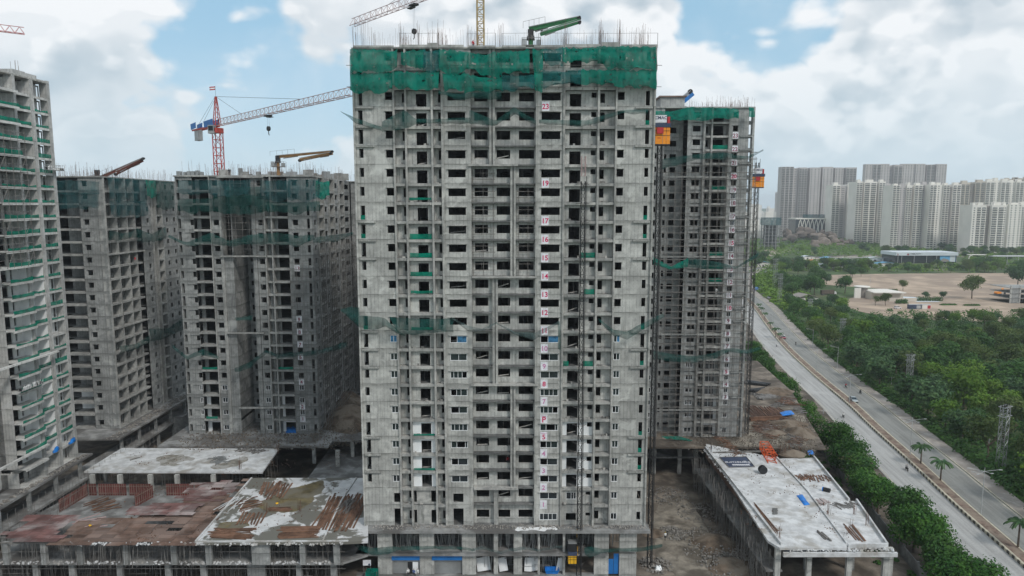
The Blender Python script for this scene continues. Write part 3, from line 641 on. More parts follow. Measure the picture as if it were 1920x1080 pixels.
# ------------------------------------------------------------------ left-centre tower
YC = 161.0; CX = lambda x, k=7.95: (x - 960) / k
CT = Tower('apartment_tower', 'grey tower left of centre, deep recess in front, red crane on its roof', 'tower', (0, YC, DECK), 'conc_b', 'slab_b')
CTOP = 20; ZC = MZ(CTOP); c0, c1 = CX(334.5), CX(587)
for n in range(CTOP):
    tall = ((n - 3) % 6) < 3 and n > 2; zs = (.2, 2.5) if tall else (.7, 2.4)
    CT.panel('gable_wall', c0, CX(366), n, 0, holes=((CX(336.5), CX(342), *zs), (CX(359.5), CX(366) - .01, 1.0, 2.25)))
    CT.panel('balcony_wall', CX(366) + .01, CX(395), n, 1.7, z1=-.47, holes=((CX(373.5), CX(394), 0, 2.4),), m=M['white'] if n < 3 else None); CT.edge(CX(366), CX(397), n, y0=-.3, y1=1.9)
    CT.panel('window_wall', CX(399), CX(414), n, .1, holes=((CX(402.5), CX(412.5), .98, 2.2),))
    CT.panel('window_wall', CX(482) + .01, CX(496.5), n, .1, holes=((CX(486), CX(495.8), .98, 2.2),))
    CT.panel('balcony_wall', CX(500), CX(509.5), n, 1.2, z1=-.47, holes=((CX(504.5), CX(509), .4, 2.3),)); CT.edge(CX(500), CX(509.5), n)
    CT.panel('balcony_wall', CX(512.8), CX(542), n, 1.7, z1=-.47, holes=((CX(518), CX(540), 0, 2.4),), m=M['white'] if n < 3 else None); CT.edge(CX(512.8), CX(542), n, y0=-.3, y1=1.9)
    CT.panel('gable_wall', CX(542) + .01, c1, n, 0, holes=((CX(551), CX(560.5), .98, 2.25), (CX(577.5), CX(582.5), *zs)))
    # the recess: front wing wall, receding flank and rear windows
    if n < 14: CT.panel('recess_wall', CX(420), CX(436), n, .1)
    CT.panel('core_wall', CX(436), CX(472), n, 9, holes=((CX(441), CX(446), 1, 2.2), (CX(462), CX(470), .9, 2.2)))
    CT.panel('core_wall', CX(472) + .01, CX(482), n, 2.5, holes=((CX(474), CX(480), .9, 2.3),) if n % 6 != 2 else ())
    for u in (CX(436) - .25, CX(472)): CT.put('recess_flank', round(u, 2), CT.wall, lambda b: b.panel(u, u + .25, 0, 3.03, .35, 9), MZ(n))
    for u, q in ((350, 0), (402.5, .1), (487, .1), (551, 0)): CT.box('hood', CX(u) - .2, CX(u) + 1.5, q - .2, q - .003, 2.3, 2.38, MZ(n))
    if n < 4:
        for a, b_ in ((359.5, 366), (402.5, 412.5), (486, 495.8), (551, 560.5)): CT.window(CX(a), CX(b_) - .02, .98 if a > 360 else 1.0, 2.2 if a not in (359.5, 551) else 2.25, n, y=.12 if 400 < a < 500 else .03, mul=(.5,), skip=((n + int(a)) % 3,))
    CT.box('floor_slab', c0 + .3, CX(436) - .3, 1.95, 30, -.2, -.004, MZ(n), M['conc_in']); CT.box('floor_slab', CX(436) - .29, CX(472) + .28, 9.3, 30, -.2, -.004, MZ(n), M['conc_in']); CT.box('floor_slab', CX(472) + .29, c1 - .3, 2.8, 46, -.2, -.004, MZ(n), M['conc_in'])
    def rc(b):
        for u in (CX(350), CX(369), CX(397), CX(416), CX(484), CX(498), CX(511), CX(546), CX(570)): b.panel(u, u + .15, 0, 2.84, 3, 8)
        b.panel(c0 + .3, CX(436) - .3, 0, 2.84, 8.2, 8.35); b.panel(CX(472) + .3, c1 - 3.4, 0, 2.84, 8.2, 8.35)
    CT.put('partition_wall', 'rooms', M['conc_in'], rc, MZ(n))
    CT.box('flank_wall', c0, c0 + .25, .25, 30, .012, 3.04, MZ(n)); CT.box('rear_wall', c0 + .26, c1 - .3, 29.7, 30, .012, 3.04, MZ(n)); CT.box('rear_wall', CX(472), c1 - .3, 45.7, 46, .012, 3.04, MZ(n)); CT.box('inner_wall', CX(472), CX(472) + .2, 9.3, 45.7, .012, 3.04, MZ(n))
    # right flank, turned a quarter: u runs away from the viewer
    CT.side((c1, 0), R(90))
    for i, (a, b_) in enumerate(((.4, 4.4), (4.8, 9.6), (10, 14.6), (15, 19.8), (20.2, 25), (25.4, 30.2), (30.6, 38))):
        if i % 2 == 0: CT.panel('flank_wall', a, b_, n, 0.002, holes=((a + 1.2, b_ - 1.2, .95, 2.25),))
        else:
            CT.panel('flank_wall', a, b_, n, 1.6, z1=-.47, holes=((a + .8, b_ - .8, 0, 2.3),)); CT.edge(a, b_, n, y0=-.15, y1=1.7)
    CT.side()
    # rear wing standing out beyond the flank
    CT.panel('wing_wall', c1 + .3, c1 + 12, n, 38.3, holes=((c1 + 3, c1 + 4.4, .95, 2.2), (c1 + 8.2, c1 + 9.6, .95, 2.2)))
    CT.box('floor_slab', c1 + .3, c1 + 12, 38.6, 46, -.2, -.004, MZ(n), M['conc_in'])
for a, b_ in ((397, 399), (414, 420), (496.7, 499.8), (509.7, 512.6)): CT.box('fin_wall', CX(a) + .01, CX(b_) - .01, -.25, 1.9, 0, ZC, 0, M['slab_b'])
CT.box('fin_wall', CX(475), CX(481.5), -.1, .3, 0, ZC)
CT.side((c1, 0), R(90))
for u in (4.4, 9.6, 14.6, 19.8, 25, 30.2): CT.box('flank_fin', u + .03, u + .37, -.3, 1.5, 0, ZC, 0, M['slab_b'])
CT.side()
for n, a, b_ in ((20, 414, 500), (14, 414, 500), (8, 420, 490), (2, 436, 512)): CT.box('refuge_ledge', CX(a), CX(b_), -.8, -.26, -.32, 0, MZ(n), M['slab_b'])
CT.box('roof_slab', c0 - .2, c1 + .2, -.35, 9, .002, .3, ZC, M['slab_b']); CT.box('roof_slab', c0, c1, 9.01, 46, .002, .3, ZC, M['slab_b']); CT.box('roof_slab', c1 + .01, c1 + 12, 38, 46, .002, .3, ZC, M['slab_b'])
for i in range(30):
    u = rnd.uniform(c0 + 1, c1 - 1); y = rnd.uniform(4, 40); w_ = rnd.uniform(1, 4); CT.box('wall_form', u, u + w_, y, y + .25, .3, rnd.choice((.9, 1.4, 2.2)), ZC, M[rnd.choice(('conc_b', 'conc_b', 'steel', 'slab_b'))])
rebars(CT.o, [(rnd.uniform(c0, c1), rnd.uniform(2, 44)) for _ in range(400)] + [(rnd.uniform(c1, c1 + 12), rnd.uniform(38, 46)) for _ in range(80)], ZC + .3, 1.2, 3.8, .022)
for i in range(6): CT.box('steel_crate', CX(332 + i * 8) + rnd.random(), CX(332 + i * 8) + 1.2 + rnd.random() * .4, 1, 2.2, .31, 1.1 + rnd.random() * .5, ZC, M['steel'])
scaffold('grey scaffold along the right flank of the left-centre tower', (c1 + 1.3, YC + .2, DECK), 36, 0, MZ(15), 1.8, 1.55, R(90), depth=-.9, jit=1, r=.05)
scaffold('grey scaffold tubes before the right gable of the left-centre tower', (CX(545), YC - 1.2, DECK), CX(592) - CX(545), 0, MZ(14), 1.6, 1.55, jit=2, r=.045)
scaffold('grey scaffold tubes in the upper recess of the left-centre tower', (CX(420), YC - .5, S(14)), CX(496) - CX(420), 0, MZ(20) - MZ(14), 1.7, 1.53, r=.045)
for n in (13, 9, 8, 7, 6, 4, 2, 1):
    sign(str(n), f"white board with {NUMW[n]} in plum red on the left-centre tower", 1.25, 1.55, (CX(556), YC - .1, S(n) - .8), 'darkink', size=1.2, group='number boards on the left-centre tower')
for n, a, b_ in ((5, 368, 396), (5, 513, 541), (1, 370, 392)): bal(n, CX(a), CX(b_), .7, f"green net strip on the {ORD[n]} floor {'left' if a < 400 else 'right'} balcony of the left-centre tower", Y0=YC - .2, grp='green net strips on the left-centre tower')
NC = [("net_blue", 334, 395, 338, 362), ("net_blue", 393, 470, 338, 366), ("net_thin", 425, 490, 350, 385), ("net_blue", 488, 545, 338, 372), ("net_blue", 540, 600, 336, 374), ("net", 592, 618, 340, 368), ("net_thin", 334, 402, 372, 396), ("net_thin", 400, 505, 366, 398), ("net_thin", 500, 600, 378, 396)]
for i, (m_, x0, x1, y0, y1) in enumerate(NC):
    sheet('debris_net', f"{'blue' if m_ == 'net_blue' else 'green' if m_ == 'net' else 'thin green'} net round the left-centre tower top, {ORD[i + 1]} of nine sheets", 'net', P2(((x0, y0), ((x0 + x1) / 2, y0 + 1), (x1, y0)), 159.6),
          P2(((x0, y1), ((x0 + x1) / 2, y1 + 4), (x1, y1 - 2)), 159.3), M[m_], 20, 6, .4, .7, 'nets round the left-centre tower top', 350 + i)
for i, (lb, t_, b_) in enumerate((("catch net drooping across the left half of the left-centre tower, upper level", [(316, 440), (350, 455), (395, 436), (430, 452), (470, 440)], [(318, 446), (350, 462), (395, 456), (430, 462), (470, 458)]),
        ("catch net drooping across the right half of the left-centre tower, upper level", [(470, 440), (520, 436), (560, 442), (590, 440)], [(470, 458), (520, 458), (560, 462), (590, 450)]),
        ("catch net dipping across the left half of the left-centre tower, lower level", [(322, 645), (350, 668), (380, 654), (410, 668)], [(326, 655), (350, 674), (380, 666), (410, 674)]),
        ("catch net rising to a peak in the recess of the left-centre tower", [(440, 690), (470, 678), (498, 656), (520, 664)], [(442, 698), (470, 690), (498, 662), (520, 670)]),
        ("long catch net running along boards six and seven onto the flank scaffold", [(518, 662), (560, 660), (600, 656), (650, 640)], [(518, 672), (560, 668), (600, 664), (652, 650)]),
        ("green net scrap hanging in the recess of the left-centre tower", [(440, 596), (474, 592)], [(446, 602), (472, 600)]),
        ("catch net tail in the upper flank scaffold of the left-centre tower", [(588, 446), (630, 440), (662, 436)], [(588, 456), (630, 452), (664, 440)]))):
    sheet('catch_net', lb, 'net', P2(t_, 159.2), P2(b_, 158.6), M['net_thin'], 24, 4, .5, .4, 'catch nets on the left-centre tower', 370 + i)

# ------------------------------------------------------------------ left tower behind, corner towards the viewer
XB, YB = -98.0, 165.0; BX = lambda x: (x - 960) / 7.84
BT = Tower('apartment_tower', 'dark grey tower between the far left tower and the left-centre tower', 'tower', (0, YB, DECK), 'conc_b', 'slab_b')
BTOP = 20; ZB = MZ(BTOP); b0, b1 = -125.0, XB
sy = lambda x: XB * -1270.8 / (960 - x) / -1 * -1 if False else 98 * 1289.3 / (960 - x) - YB
for n in range(BTOP):
    w3 = M['white'] if n in (1, 2) else None
    BT.panel('balcony_wall', BX(100), BX(146), n, 4.5, z1=-.3, holes=((BX(128), BX(142), 0, 2.4),), m=w3); BT.edge(BX(100), BX(146), n, y0=-.2, y1=4.4)
    BT.panel('gable_wall', BX(146) + .01, b1, n, 0, holes=((BX(153), BX(162.5), .98, 2.25), (BX(180), BX(186), .2 if n % 2 else .6, 2.5)))
    BT.box('hood', BX(152), BX(164), -.22, -.004, 2.3, 2.39, MZ(n)); BT.panel('side_partition', BX(146), BX(146) + .25, n, 4.3, t=.2)
    BT.put('balcony_side', 'a', BT.wall, lambda b: b.box(BX(146) + .01, BX(146) + .24, .25, 4.28, .012, 3.04), MZ(n))
    BT.box('floor_slab', b0, b1 - 1.8, 4.9, 46, -.2, -.004, MZ(n), M['conc_in']); BT.box('floor_slab', BX(146) + .3, b1 - .3, .3, 4.88, -.2, -.004, MZ(n), M['conc_in'])
    BT.put('partition_wall', 'rooms', M['conc_in'], lambda b: (b.panel(b0, b1 - 6, 0, 2.84, 9, 9.15), b.box(b1 - 6.2, b1 - 6, .5, 46, 0, 2.84), *[b.box(b1 - 6, b1 - 1.9, y, y + .15, 0, 2.84) for y in (7, 11, 18, 24, 30)]), MZ(n))
    BT.box('rear_wall', b0, b1 - .3, 45.7, 46, .012, 3.04, MZ(n)); BT.box('flank_wall', b0, b0 + .25, .3, 45.6, .012, 3.04, MZ(n))
    BT.side((XB, 0), R(90))
    for a, b_, kind in ((.3, 4.4, 'b'), (4.8, 9.0, 'b'), (9.4, 12.6, 'b'), (12.9, 16.6, 'r'), (16.6, 21.4, 'w'), (21.8, 23.4, 's'), (23.8, 26.5, 'b'), (26.9, 36, 'w'), (36.3, 46, 'w')):
        if kind == 'b':
            BT.panel('balcony_wall', a, b_, n, 1.5, z1=-.47, holes=((a + (b_ - a) * .45, b_ - .5, .6 if a < 5 else 0, 2.3),), m=M['white'] if n == 3 and a < 1 else None); BT.edge(a, b_, n, y0=-.25, y1=1.6)
        elif kind == 'r': BT.panel('recess_wall', a, b_, n, 3.2, z1=-.3, holes=((a + .4, b_ - .8, .6, 2.3),)); BT.edge(a, a + 2.4, n, y0=-.25, y1=3.1)
        elif kind == 'w': BT.panel('flank_wall', a + .01, b_, n, 0.002, holes=((a + 2.4, a + 3.6, .98, 2.2),) + (((a + 6.5, a + 7.7, .98, 2.2),) if b_ - a > 8 else ()))
        else: BT.panel('flank_wall', a, b_, n, .5, holes=((a + .2, b_ - .2, .1, 2.5),))
    BT.side()
BT.side((XB, 0), R(90))
for u in (0, 4.4, 9.0, 12.6, 21.4, 23.4, 26.5, 36): BT.box('flank_fin', u + .02, u + .38, -.3, 1.4, 0, ZB, 0, M['slab_b'])
for n, a, b_ in ((14, 0, 16), (8, 4.4, 16.6), (2, 0, 14)): BT.box('refuge_ledge', a, b_, -.7, -.31, -.3, 0, MZ(n), M['slab_b'])
BT.side()
BT.box('roof_slab', b0, b1 + .2, -.3, 46, .002, .3, ZB, M['slab_b'])
rebars(BT.o, [(rnd.uniform(b0, b1), rnd.uniform(1, 44)) for _ in range(420)], ZB + .3, 1.0, 3.6, .022)
for i, (m_, a, b_, y0, y1) in enumerate((("net_blue", (105, 338), (186, 340), 366, 364), ("net_blue", (105, 362), (186, 362), 392, 390))):
    sheet('debris_net', f"blue-grey net on the front top of the left rear tower, {'upper' if i == 0 else 'lower'} tier", 'net', P2((a, b_), 163.5), P2(((a[0], y0), (b_[0], y1)), 163.2), M[m_], 20, 6, .4, .6, 'nets round the left rear tower', 400 + i)
fl = lambda y, z: Vector((XB + 1.4, YB + y, z))
for i, (m_, y0, y1, z0, z1) in enumerate((("net_blue", 0, 8, 20, 18.3), ("net_blue", 8, 17, 20, 18.2), ("net_blue", 0, 9, 18.2, 17), ("net", 17, 22, 20, 18.6), ("net_blue", 9, 17, 18.2, 17.0), ("net_thin", 22, 32, 20, 17.6), ("net_thin", -1, 12, 15.9, 15.2), ("net_thin", 11, 26, 15.9, 14.8), ("net_thin", 0, 14, 6.6, 6.0), ("net_thin", 14, 34, 7.2, 6.0))):
    q = lambda f: S(int(f)) + 3.06 * (f - int(f)); mz = (q(z0) + q(z1)) / 2 if i > 5 else q(z0)
    sheet('debris_net', f"{'blue-grey' if m_ == 'net_blue' else 'bright green' if m_ == 'net' else 'thin green'} net along the flank of the left rear tower, {ORD[i + 1]} of ten", 'net', [fl(y0, q(z0)), fl((y0 + y1) / 2, mz), fl(y1, q(z0))], [fl(y0, q(z1)), fl((y0 + y1) / 2, q(z1) - .5), fl(y1, q(z1))], M[m_], 20, 5, .4, .5, 'nets round the left rear tower', 410 + i)

# ------------------------------------------------------------------ far left tower, its balcony front turned to the right
XA, YA = -96.5, 108.0
AT = Tower('apartment_tower', 'pale far left tower with green nets on nearly every balcony', 'tower', (XA, YA, DECK), 'conc_a', 'slab_a')
AT.side((0, 0), R(90)); ATOP = 26; ZA = MZ(ATOP)
A_ = lambda y: y - YA
for n in range(ATOP):
    wp = M['white'] if 1 <= n <= 13 else None
    AT.panel('balcony_wall', A_(111), A_(120.2), n, 1.5, z1=-.47, holes=((2.5, 4.3, 0, 2.3),), m=wp); AT.edge(A_(111), A_(120.2), n, y0=-1.2, y1=1.6)
    AT.panel('recess_wall', A_(121), A_(128.4), n, 3.5, holes=((A_(123), A_(124.4), .9, 2.2),))
    AT.box('recess_side', A_(128.4), A_(128.62), .3, 3.7, .012, 3.04, MZ(n)); AT.box('recess_side', A_(120.99) - .2, A_(120.99), .3, 3.45, .012, 3.04, MZ(n))
    for u_, d_ in ((120.2, 1.5), (135.2, 1.7), (140.0, 2.2)): AT.box('balcony_cheek', A_(u_) - .14, A_(u_) - .004, .12, d_ - .004, .01, 2.59, MZ(n), wp)
    AT.panel('balcony_wall', A_(128.7), A_(135.2), n, 1.7, z1=-.47, holes=((A_(130.2), A_(132), 0, 2.3), (A_(132.9), A_(133.5), .3, 2.3)), m=wp); AT.edge(A_(128.7), A_(135.2), n, y0=-1.3, y1=1.8)
    AT.panel('balcony_wall', A_(136.0), A_(140.0), n, 2.2, z1=-.47, m=wp if n < 13 else None); AT.edge(A_(136.0), A_(140.0), n, y0=-.1, y1=2.3)
    AT.panel('balcony_wall', A_(141.0), A_(145.2), n, 1.5, z1=-.47, holes=((A_(144.2), A_(145.1), .2, 2.3),), m=wp if n < 15 else None); AT.edge(A_(141.0), A_(145.2), n, y0=-.1, y1=1.6)
    AT.put('partition_wall', 'rooms', M['conc_in'], lambda b: (b.box(A_(111), A_(143), 7, 7.15, 0, 2.84), *[b.box(u, u + .15, 2.5, 6.95, 0, 2.84) for u in (A_(120), A_(129), A_(135.5), A_(140.5))]), MZ(n))
    AT.box('floor_slab', A_(108), A_(146), 3.8, 24, -.2, -.004, MZ(n), M['conc_in']); AT.box('end_wall', A_(146) - .22, A_(146), 2.6, 24, .012, 3.04, MZ(n)); AT.box('end_wall', A_(146) - .22, A_(146), .3, 1.1, .012, 3.04, MZ(n))
for u0, u1 in ((120.2, 120.99), (135.2, 136.0), (140.0, 140.45), (140.55, 141.0), (145.2, 146.0)): AT.box('fin_wall', A_(u0) + .01, A_(u1) - .01, -.25, 1.4, 0, ZA + (.6 if u0 > 140 else 0), 0, M['conc_a'])
for n, a, b_ in ((14, 111, 136.4), (8, 111, 140), (2, 111, 135), (20, 111, 136)): AT.box('refuge_ledge', A_(a), A_(b_), -1.9, -1.31, -.35, 0, MZ(n), M['slab_a'])
AT.box('roof_slab', A_(108), A_(146), -.2, 24, 0, .3, ZA, M['slab']); AT.box('parapet', A_(108), A_(139.9), -.05, .2, .3, .42, ZA); AT.box('parapet', A_(141.1), A_(145.1), -.05, .2, .3, .5, ZA)
AT.box('lift_core', A_(136.4), A_(139.8), .3, 3, .43, 1.3, ZA); AT.box('lift_core', A_(141.2), A_(145.9), 2.2, 8, .3, 1.7, ZA)
rebars(AT.o, [], ZA, 1, 2)
b_ = MB()
for (y, x) in ((139.5, -.5), (139.2, -.8), (138.5, -.4), (139.7, -.6), (138.1, -1.0)): b_.rod((-.8 + x, A_(y), ZA + 1.2), (-.8 + x, A_(y), ZA + 1.2 + rnd.uniform(1.2, 2.6)), .03, 3)
b_.build('rebar', M['rebar'], AT.o)
for n in range(2, 25):
    for bi, (y0, y1, xo, nm) in enumerate(((111.3, 120, 1.15, 'nearest'), (128.9, 135, 1.25, 'left'), (136.2, 139.9, .05, 'middle'), (141.2, 145.1, .05, 'right'))):
        if (n, bi) in ((24, 0), (21, 2), (9, 3), (3, 0)): continue
        hz_ = rnd.choice((.75, .85, .95, .6)); a = Vector((XA + xo, y0, S(n) + hz_ + rnd.uniform(-.12, .12))); c_ = Vector((XA + xo, y1, S(n) + hz_ + rnd.uniform(-.15, .12))); md = (a + c_) / 2; md.z -= rnd.uniform(0, .3)
        sheet('balcony_net', f"green net strip on the {ORD[n]} floor, {nm} balcony column of the far left tower", 'net', [a, md, c_], [(XA + xo, y0, S(n) + .02), (XA + xo, y1, S(n) + .02)], M['net_bal'], 12, 3, .10, .16, 'green nets on the far left tower balconies', n * 5 + bi)
scaffold('grey scaffold at the left edge of the far left tower', (XA + 2.6, 121, S(14)), 13, 0, 26, 1.8, 1.5, R(90), r=.045)
for k, y_ in ((0, 142.2), (1, 143.7)):
    c_ = MB(); c_.rod((0, 0, -52), (0, 0, 0), .02, 3); tag(c_.build('suspension_rope', M['steel'], None, (XA + .6, y_, S(25))), f"thin suspension rope hanging down the right balcony column, {'left' if k == 0 else 'right'} one", 'rope')
def cradle(label, x, y0, y1, z):
    t = thing('cradle', label, 'work platform', (x, y0, z)); L = y1 - y0
    fl_ = MB(); fl_.box(0, .8, 0, L, 0, .08); fl_.build('platform', M['steel'], t)
    r_ = MB()
    for xx in (0, .8):
        for zz in (.5, 1.1): r_.rod((xx, 0, zz), (xx, L, zz), .03, 4)
        for i in range(9): r_.rod((xx, i * L / 8, 0), (xx, i * L / 8, 1.1), .03, 4)
    for i in range(8): r_.rod((.8, i * L / 8, 0), (.8, (i + 1) * L / 8, 1.1), .02, 3)
    r_.build('railing', M['steel'], t)
    for yy in (.15, L - .15): h_ = MB(); h_.box(.2, .6, yy - .15, yy + .15, .1, .6); h_.build('hoist_motor', M['dark'], t)
    for i in range(6): p_ = MB(); q = rnd.uniform(.4, L - .7); p_.box(.1, .6, q, q + .5, .09, rnd.uniform(.4, .9)); p_.build('material_box', M['white'], t)
cradle('suspended work cradle near the top of the far left tower', XA + .5, 142, 147.3, S(20) + .6)
cradle('suspended work cradle low on the far left tower, below the ledge', XA + 1.5, 128, 134, S(6) + .6)
# ------------------------------------------------------------------ ground, road, podiums
def roadmat(name, c, c2):
    """worn pavement: wheel tracks and dust drawn out along the road, patches, fine grit"""
    m, gg, b, out = newmat(name); P = pos(gg); v = gg.n('ShaderNodeVectorRotate', rotation_type='Z_AXIS', i_Vector=P, i_Angle=.14).outputs[0]
    st = gg.noise(gg.vmath('MULTIPLY', v, (.9, .035, 1)), 1.0, 6, .65); pt = gg.noise(P, .09, 5, .6); gr = gg.noise(P, 2.5, 4, .7)
    k = gg.mix(gg.ramp(st, .36, .64), c2, c); k = gg.mix(gg.ramp(pt, .52, .66, 0, .5), k, tuple(x * 1.12 for x in c)); f = gg.ramp(gr, .3, .7, .9, 1.08)
    gg.set(b.inputs['Base Color'], gg.mix(1.0, k, gg.n('ShaderNodeCombineColor', i_0=f, i_1=f, i_2=f).outputs[0], 'MULTIPLY')); b.inputs['Roughness'].default_value = .88; return m
M['earth'] = mat('earth', (.19, .16, .13), .95, .4, .3, bump=.5, c2=(.075, .062, .05), thr=(.38, .60)); M['track'] = mat('track_earth', (.25, .22, .18), .95, .35, .4, bump=.6, c2=(.10, .085, .068), thr=(.40, .62)); M['rubble_d'] = mat('dark_debris', (.15, .125, .10), .95, .45, 1.0, c2=(.26, .25, .23), thr=(.55, .65))
M['sand'] = mat('sandy_ground', (.40, .31, .235), .95, .22, .06, c2=(.29, .225, .175), thr=(.44, .6))
M['scrub'] = mat('scrub_ground', (.055, .095, .03), .95, .4, .05, c2=(.16, .15, .085), thr=(.5, .66))
M['paleearth'] = mat('pale_earth', (.42, .36, .29), .95, .2, .05, c2=(.30, .25, .20))
M['road'] = roadmat('road_concrete', (.40, .395, .385), (.29, .285, .275)); M['road2'] = roadmat('road_asphalt', (.25, .25, .235), (.175, .175, .165))
M['path'] = mat('paver_path', (.33, .30, .275), .9, .25, .5, c2=(.25, .225, .2)); M['soil'] = mat('median_soil', (.17, .12, .095), .95, .4, .9, c2=(.24, .19, .15))
M['kerb'] = mat('kerb_stone', (.46, .42, .33), .85, .2, .8); M['kerbd'] = mat('kerb_dark', (.085, .08, .07), .85, .3, .8)
M['deck'] = mat('bleached_deck', (.55, .555, .56), .9, .20, .6, c2=(.33, .31, .28), thr=(.47, .70), bump=.25)
M['deckwet'] = mat('stained_deck', (.57, .575, .58), .7, .16, .34, c2=(.155, .15, .13), thr=(.495, .545), bump=.15); M['decky'] = mat('muddy_puddle', (.135, .11, .055), .45, .5, .5, c2=(.17, .155, .12), thr=(.4, .6)); M['mud'] = mat('damp_stain', (.23, .215, .185), .8, .4, .8, c2=(.36, .35, .33), thr=(.45, .6))
M['deckg'] = mat('grey_deck', (.26, .26, .255), .9, .3, .4, c2=(.13, .125, .12), thr=(.42, .6), bump=.2); M['rubble'] = mat('rubble_stone', (.30, .28, .255), .95, .35, 1.2, obj=.3)
M['trunk'] = mat('bark', (.11, .085, .065), .95, .3, 2); M['compound'] = mat('compound_wall', (.21, .21, .205), .9, .25, .4, c2=(.12, .12, .115))

def sheet_poly(name, pts, z, m):
    b = MB(); b.face([(p[0], p[1], z) for p in pts]); return b.build(name, m)
struct(sheet_poly('ground', [(-9000, -300), (9000, -300), (9000, 14000), (-9000, 14000)], -.06, M['scrub']))
struct(sheet_poly('site_ground', [(-260, 60), (70, 60), (92, 120), (100, 180), (118, 260), (130, 330), (60, 360), (-260, 360)], -.03, M['earth']))
# road centre line read off the photograph's median and continued both ways
MED = [gp(x, y) for x, y in ((1920, 1064), (1780, 940), (1705, 867), (1630, 800), (1592, 760.5), (1528, 708), (1466.7, 650.7), (1431.5, 604.4), (1409, 571))]
d0 = (MED[0] - MED[2]).normalized()
LINE = [MED[0] + d0 * 160, MED[0] + d0 * 60] + MED
far = LINE[-1]
LINE += [Vector((165, 500, 0)), Vector((185, 570, 0)), Vector((212, 640, 0)), Vector((252, 715, 0)), Vector((330, 800, 0)), Vector((470, 880, 0)), Vector((700, 960, 0))]
# smooth
def smooth(pl, it=3):
    for _ in range(it):
        q = [pl[0]]
        for a, b_ in zip(pl, pl[1:]): q += [a.lerp(b_, .25), a.lerp(b_, .75)]
        pl = q + [pl[-1]]
    return pl
CL = smooth(LINE)
def offs(pl, o):
    out = []
    for i, p in enumerate(pl):
        t = (pl[min(i + 1, len(pl) - 1)] - pl[max(i - 1, 0)]).normalized(); out.append(p + Vector((t.y, -t.x, 0)) * o)
    return out
def ribbon(name, o0, o1, z, m, h=0.0, pl=None):
    pl = pl or CL; A, B_ = offs(pl, o0), offs(pl, o1); b = MB()
    for i in range(len(pl) - 1):
        q = [(*A[i].xy, z), (*B_[i].xy, z), (*B_[i + 1].xy, z), (*A[i + 1].xy, z)]; b.face(q)
        if h:
            for u, v in ((A[i], A[i + 1]), (B_[i + 1], B_[i])): b.face([(*u.xy, z - h), (*u.xy, z), (*v.xy, z), (*v.xy, z - h)])
    return struct(b.build(name, m))
def at_road(Y, o):
    A = offs(CL, o)
    for a, b_ in zip(A, A[1:]):
        if a.y <= Y <= b_.y: return a.lerp(b_, (Y - a.y) / max(b_.y - a.y, 1e-6))
    return A[-1]
def heading(Y): a, b_ = at_road(Y - 3, 0), at_road(Y + 3, 0); return math.atan2(b_.y - a.y, b_.x - a.x)
ribbon('verge', -22, -8.9, .0, M['earth']); ribbon('carriageway', -8.9, 0.0, .02, M['road']); ribbon('carriageway', 2.9, 11.3, .02, M['road2'])
ribbon('road_marking', -8.5, -8.3, .028, M['kerb']); ribbon('road_marking', 10.5, 10.7, .028, M['kerb'])
ribbon('footpath', 11.3, 15.2, .16, M['path'], .2); ribbon('median', .36, 2.55, .45, M['soil'], .4)
for nm, o0, o1, z in (('kerb', .0, .35, .62), ('kerb', 2.56, 2.9, .5), ('kerb', 11.05, 11.29, .2)): ribbon(nm, o0, o1, z, M['kerb'], z)
med = thing('kerb_stones', 'row of striped kerb stones along the near side of the road median', 'kerb', (*at_road(120, 0).xy, 0))
# median kerb blocks, painted alternately
y_ = 104.0; k = 0
while k < 150 and y_ < 240:
    p = at_road(y_, -.06); hd = heading(y_)
    o = shared(('kerb_block', k % 2), 'kerb_block', M['kerb' if k % 2 else 'kerbd'], lambda b: b.box(-.42, .42, -.06, .06, .03, .60), med, (p - med.location).to_tuple(), hd); y_ += .86; k += 1
# ---- podium pieces
def podium(name, label, loc): return thing(name, label, 'podium', loc)
def slab(t, poly, z, m, th=.4, name='deck_slab'):
    b = MB(); o = t.location; b.prism([(p[0] - o.x, p[1] - o.y) for p in (poly if (sum((q[0] - p[0]) * (q[1] + p[1]) for p, q in zip(poly, list(poly[1:]) + [poly[0]])) < 0) else poly[::-1])], z - th - o.z, z - o.z); return b.build(name, M[m], t)
def columns(t, pts, z0, z1, w=.9, d=.6, m='conc', name='column'):
    for p in pts:
        ww = p[2] if len(p) > 2 else w; hh = round(z1 - z0 - .404, 2)
        shared(('column', ww, d, hh, m), name, M[m], lambda b: b.box(-ww / 2, ww / 2, -d / 2, d / 2, 0, hh), t, (p[0] - t.location.x, p[1] - t.location.y, z0 - t.location.z))
def props(t, x0, x1, y0, y1, z0, z1, n, lean=.25, r=.035, m='scaf'):
    b = MB(); o = t.location
    for _ in range(n):
        x, y = rnd.uniform(x0, x1), rnd.uniform(y0, y1); b.rod((x - o.x, y - o.y, z0 - o.z), (x - o.x + rnd.gauss(0, lean), y - o.y + rnd.gauss(0, lean), z1 - o.z - .41), r, 3)
    for _ in range(n // 8):
        z = rnd.uniform(z0 + .6, z1 - .8); x = rnd.uniform(x0, x1); L = rnd.uniform(2, 7); y = rnd.uniform(y0, y1); b.rod((x - o.x, y - o.y, z - o.z), (min(x + L, x1) - o.x, y - o.y, z - o.z + rnd.gauss(0, .1)), r, 3)
    return tag(b.build('prop', M[m], t), kind='stuff')
G_ = lambda *pts, z=DECK: [gp(x, y, z) for x, y in pts]
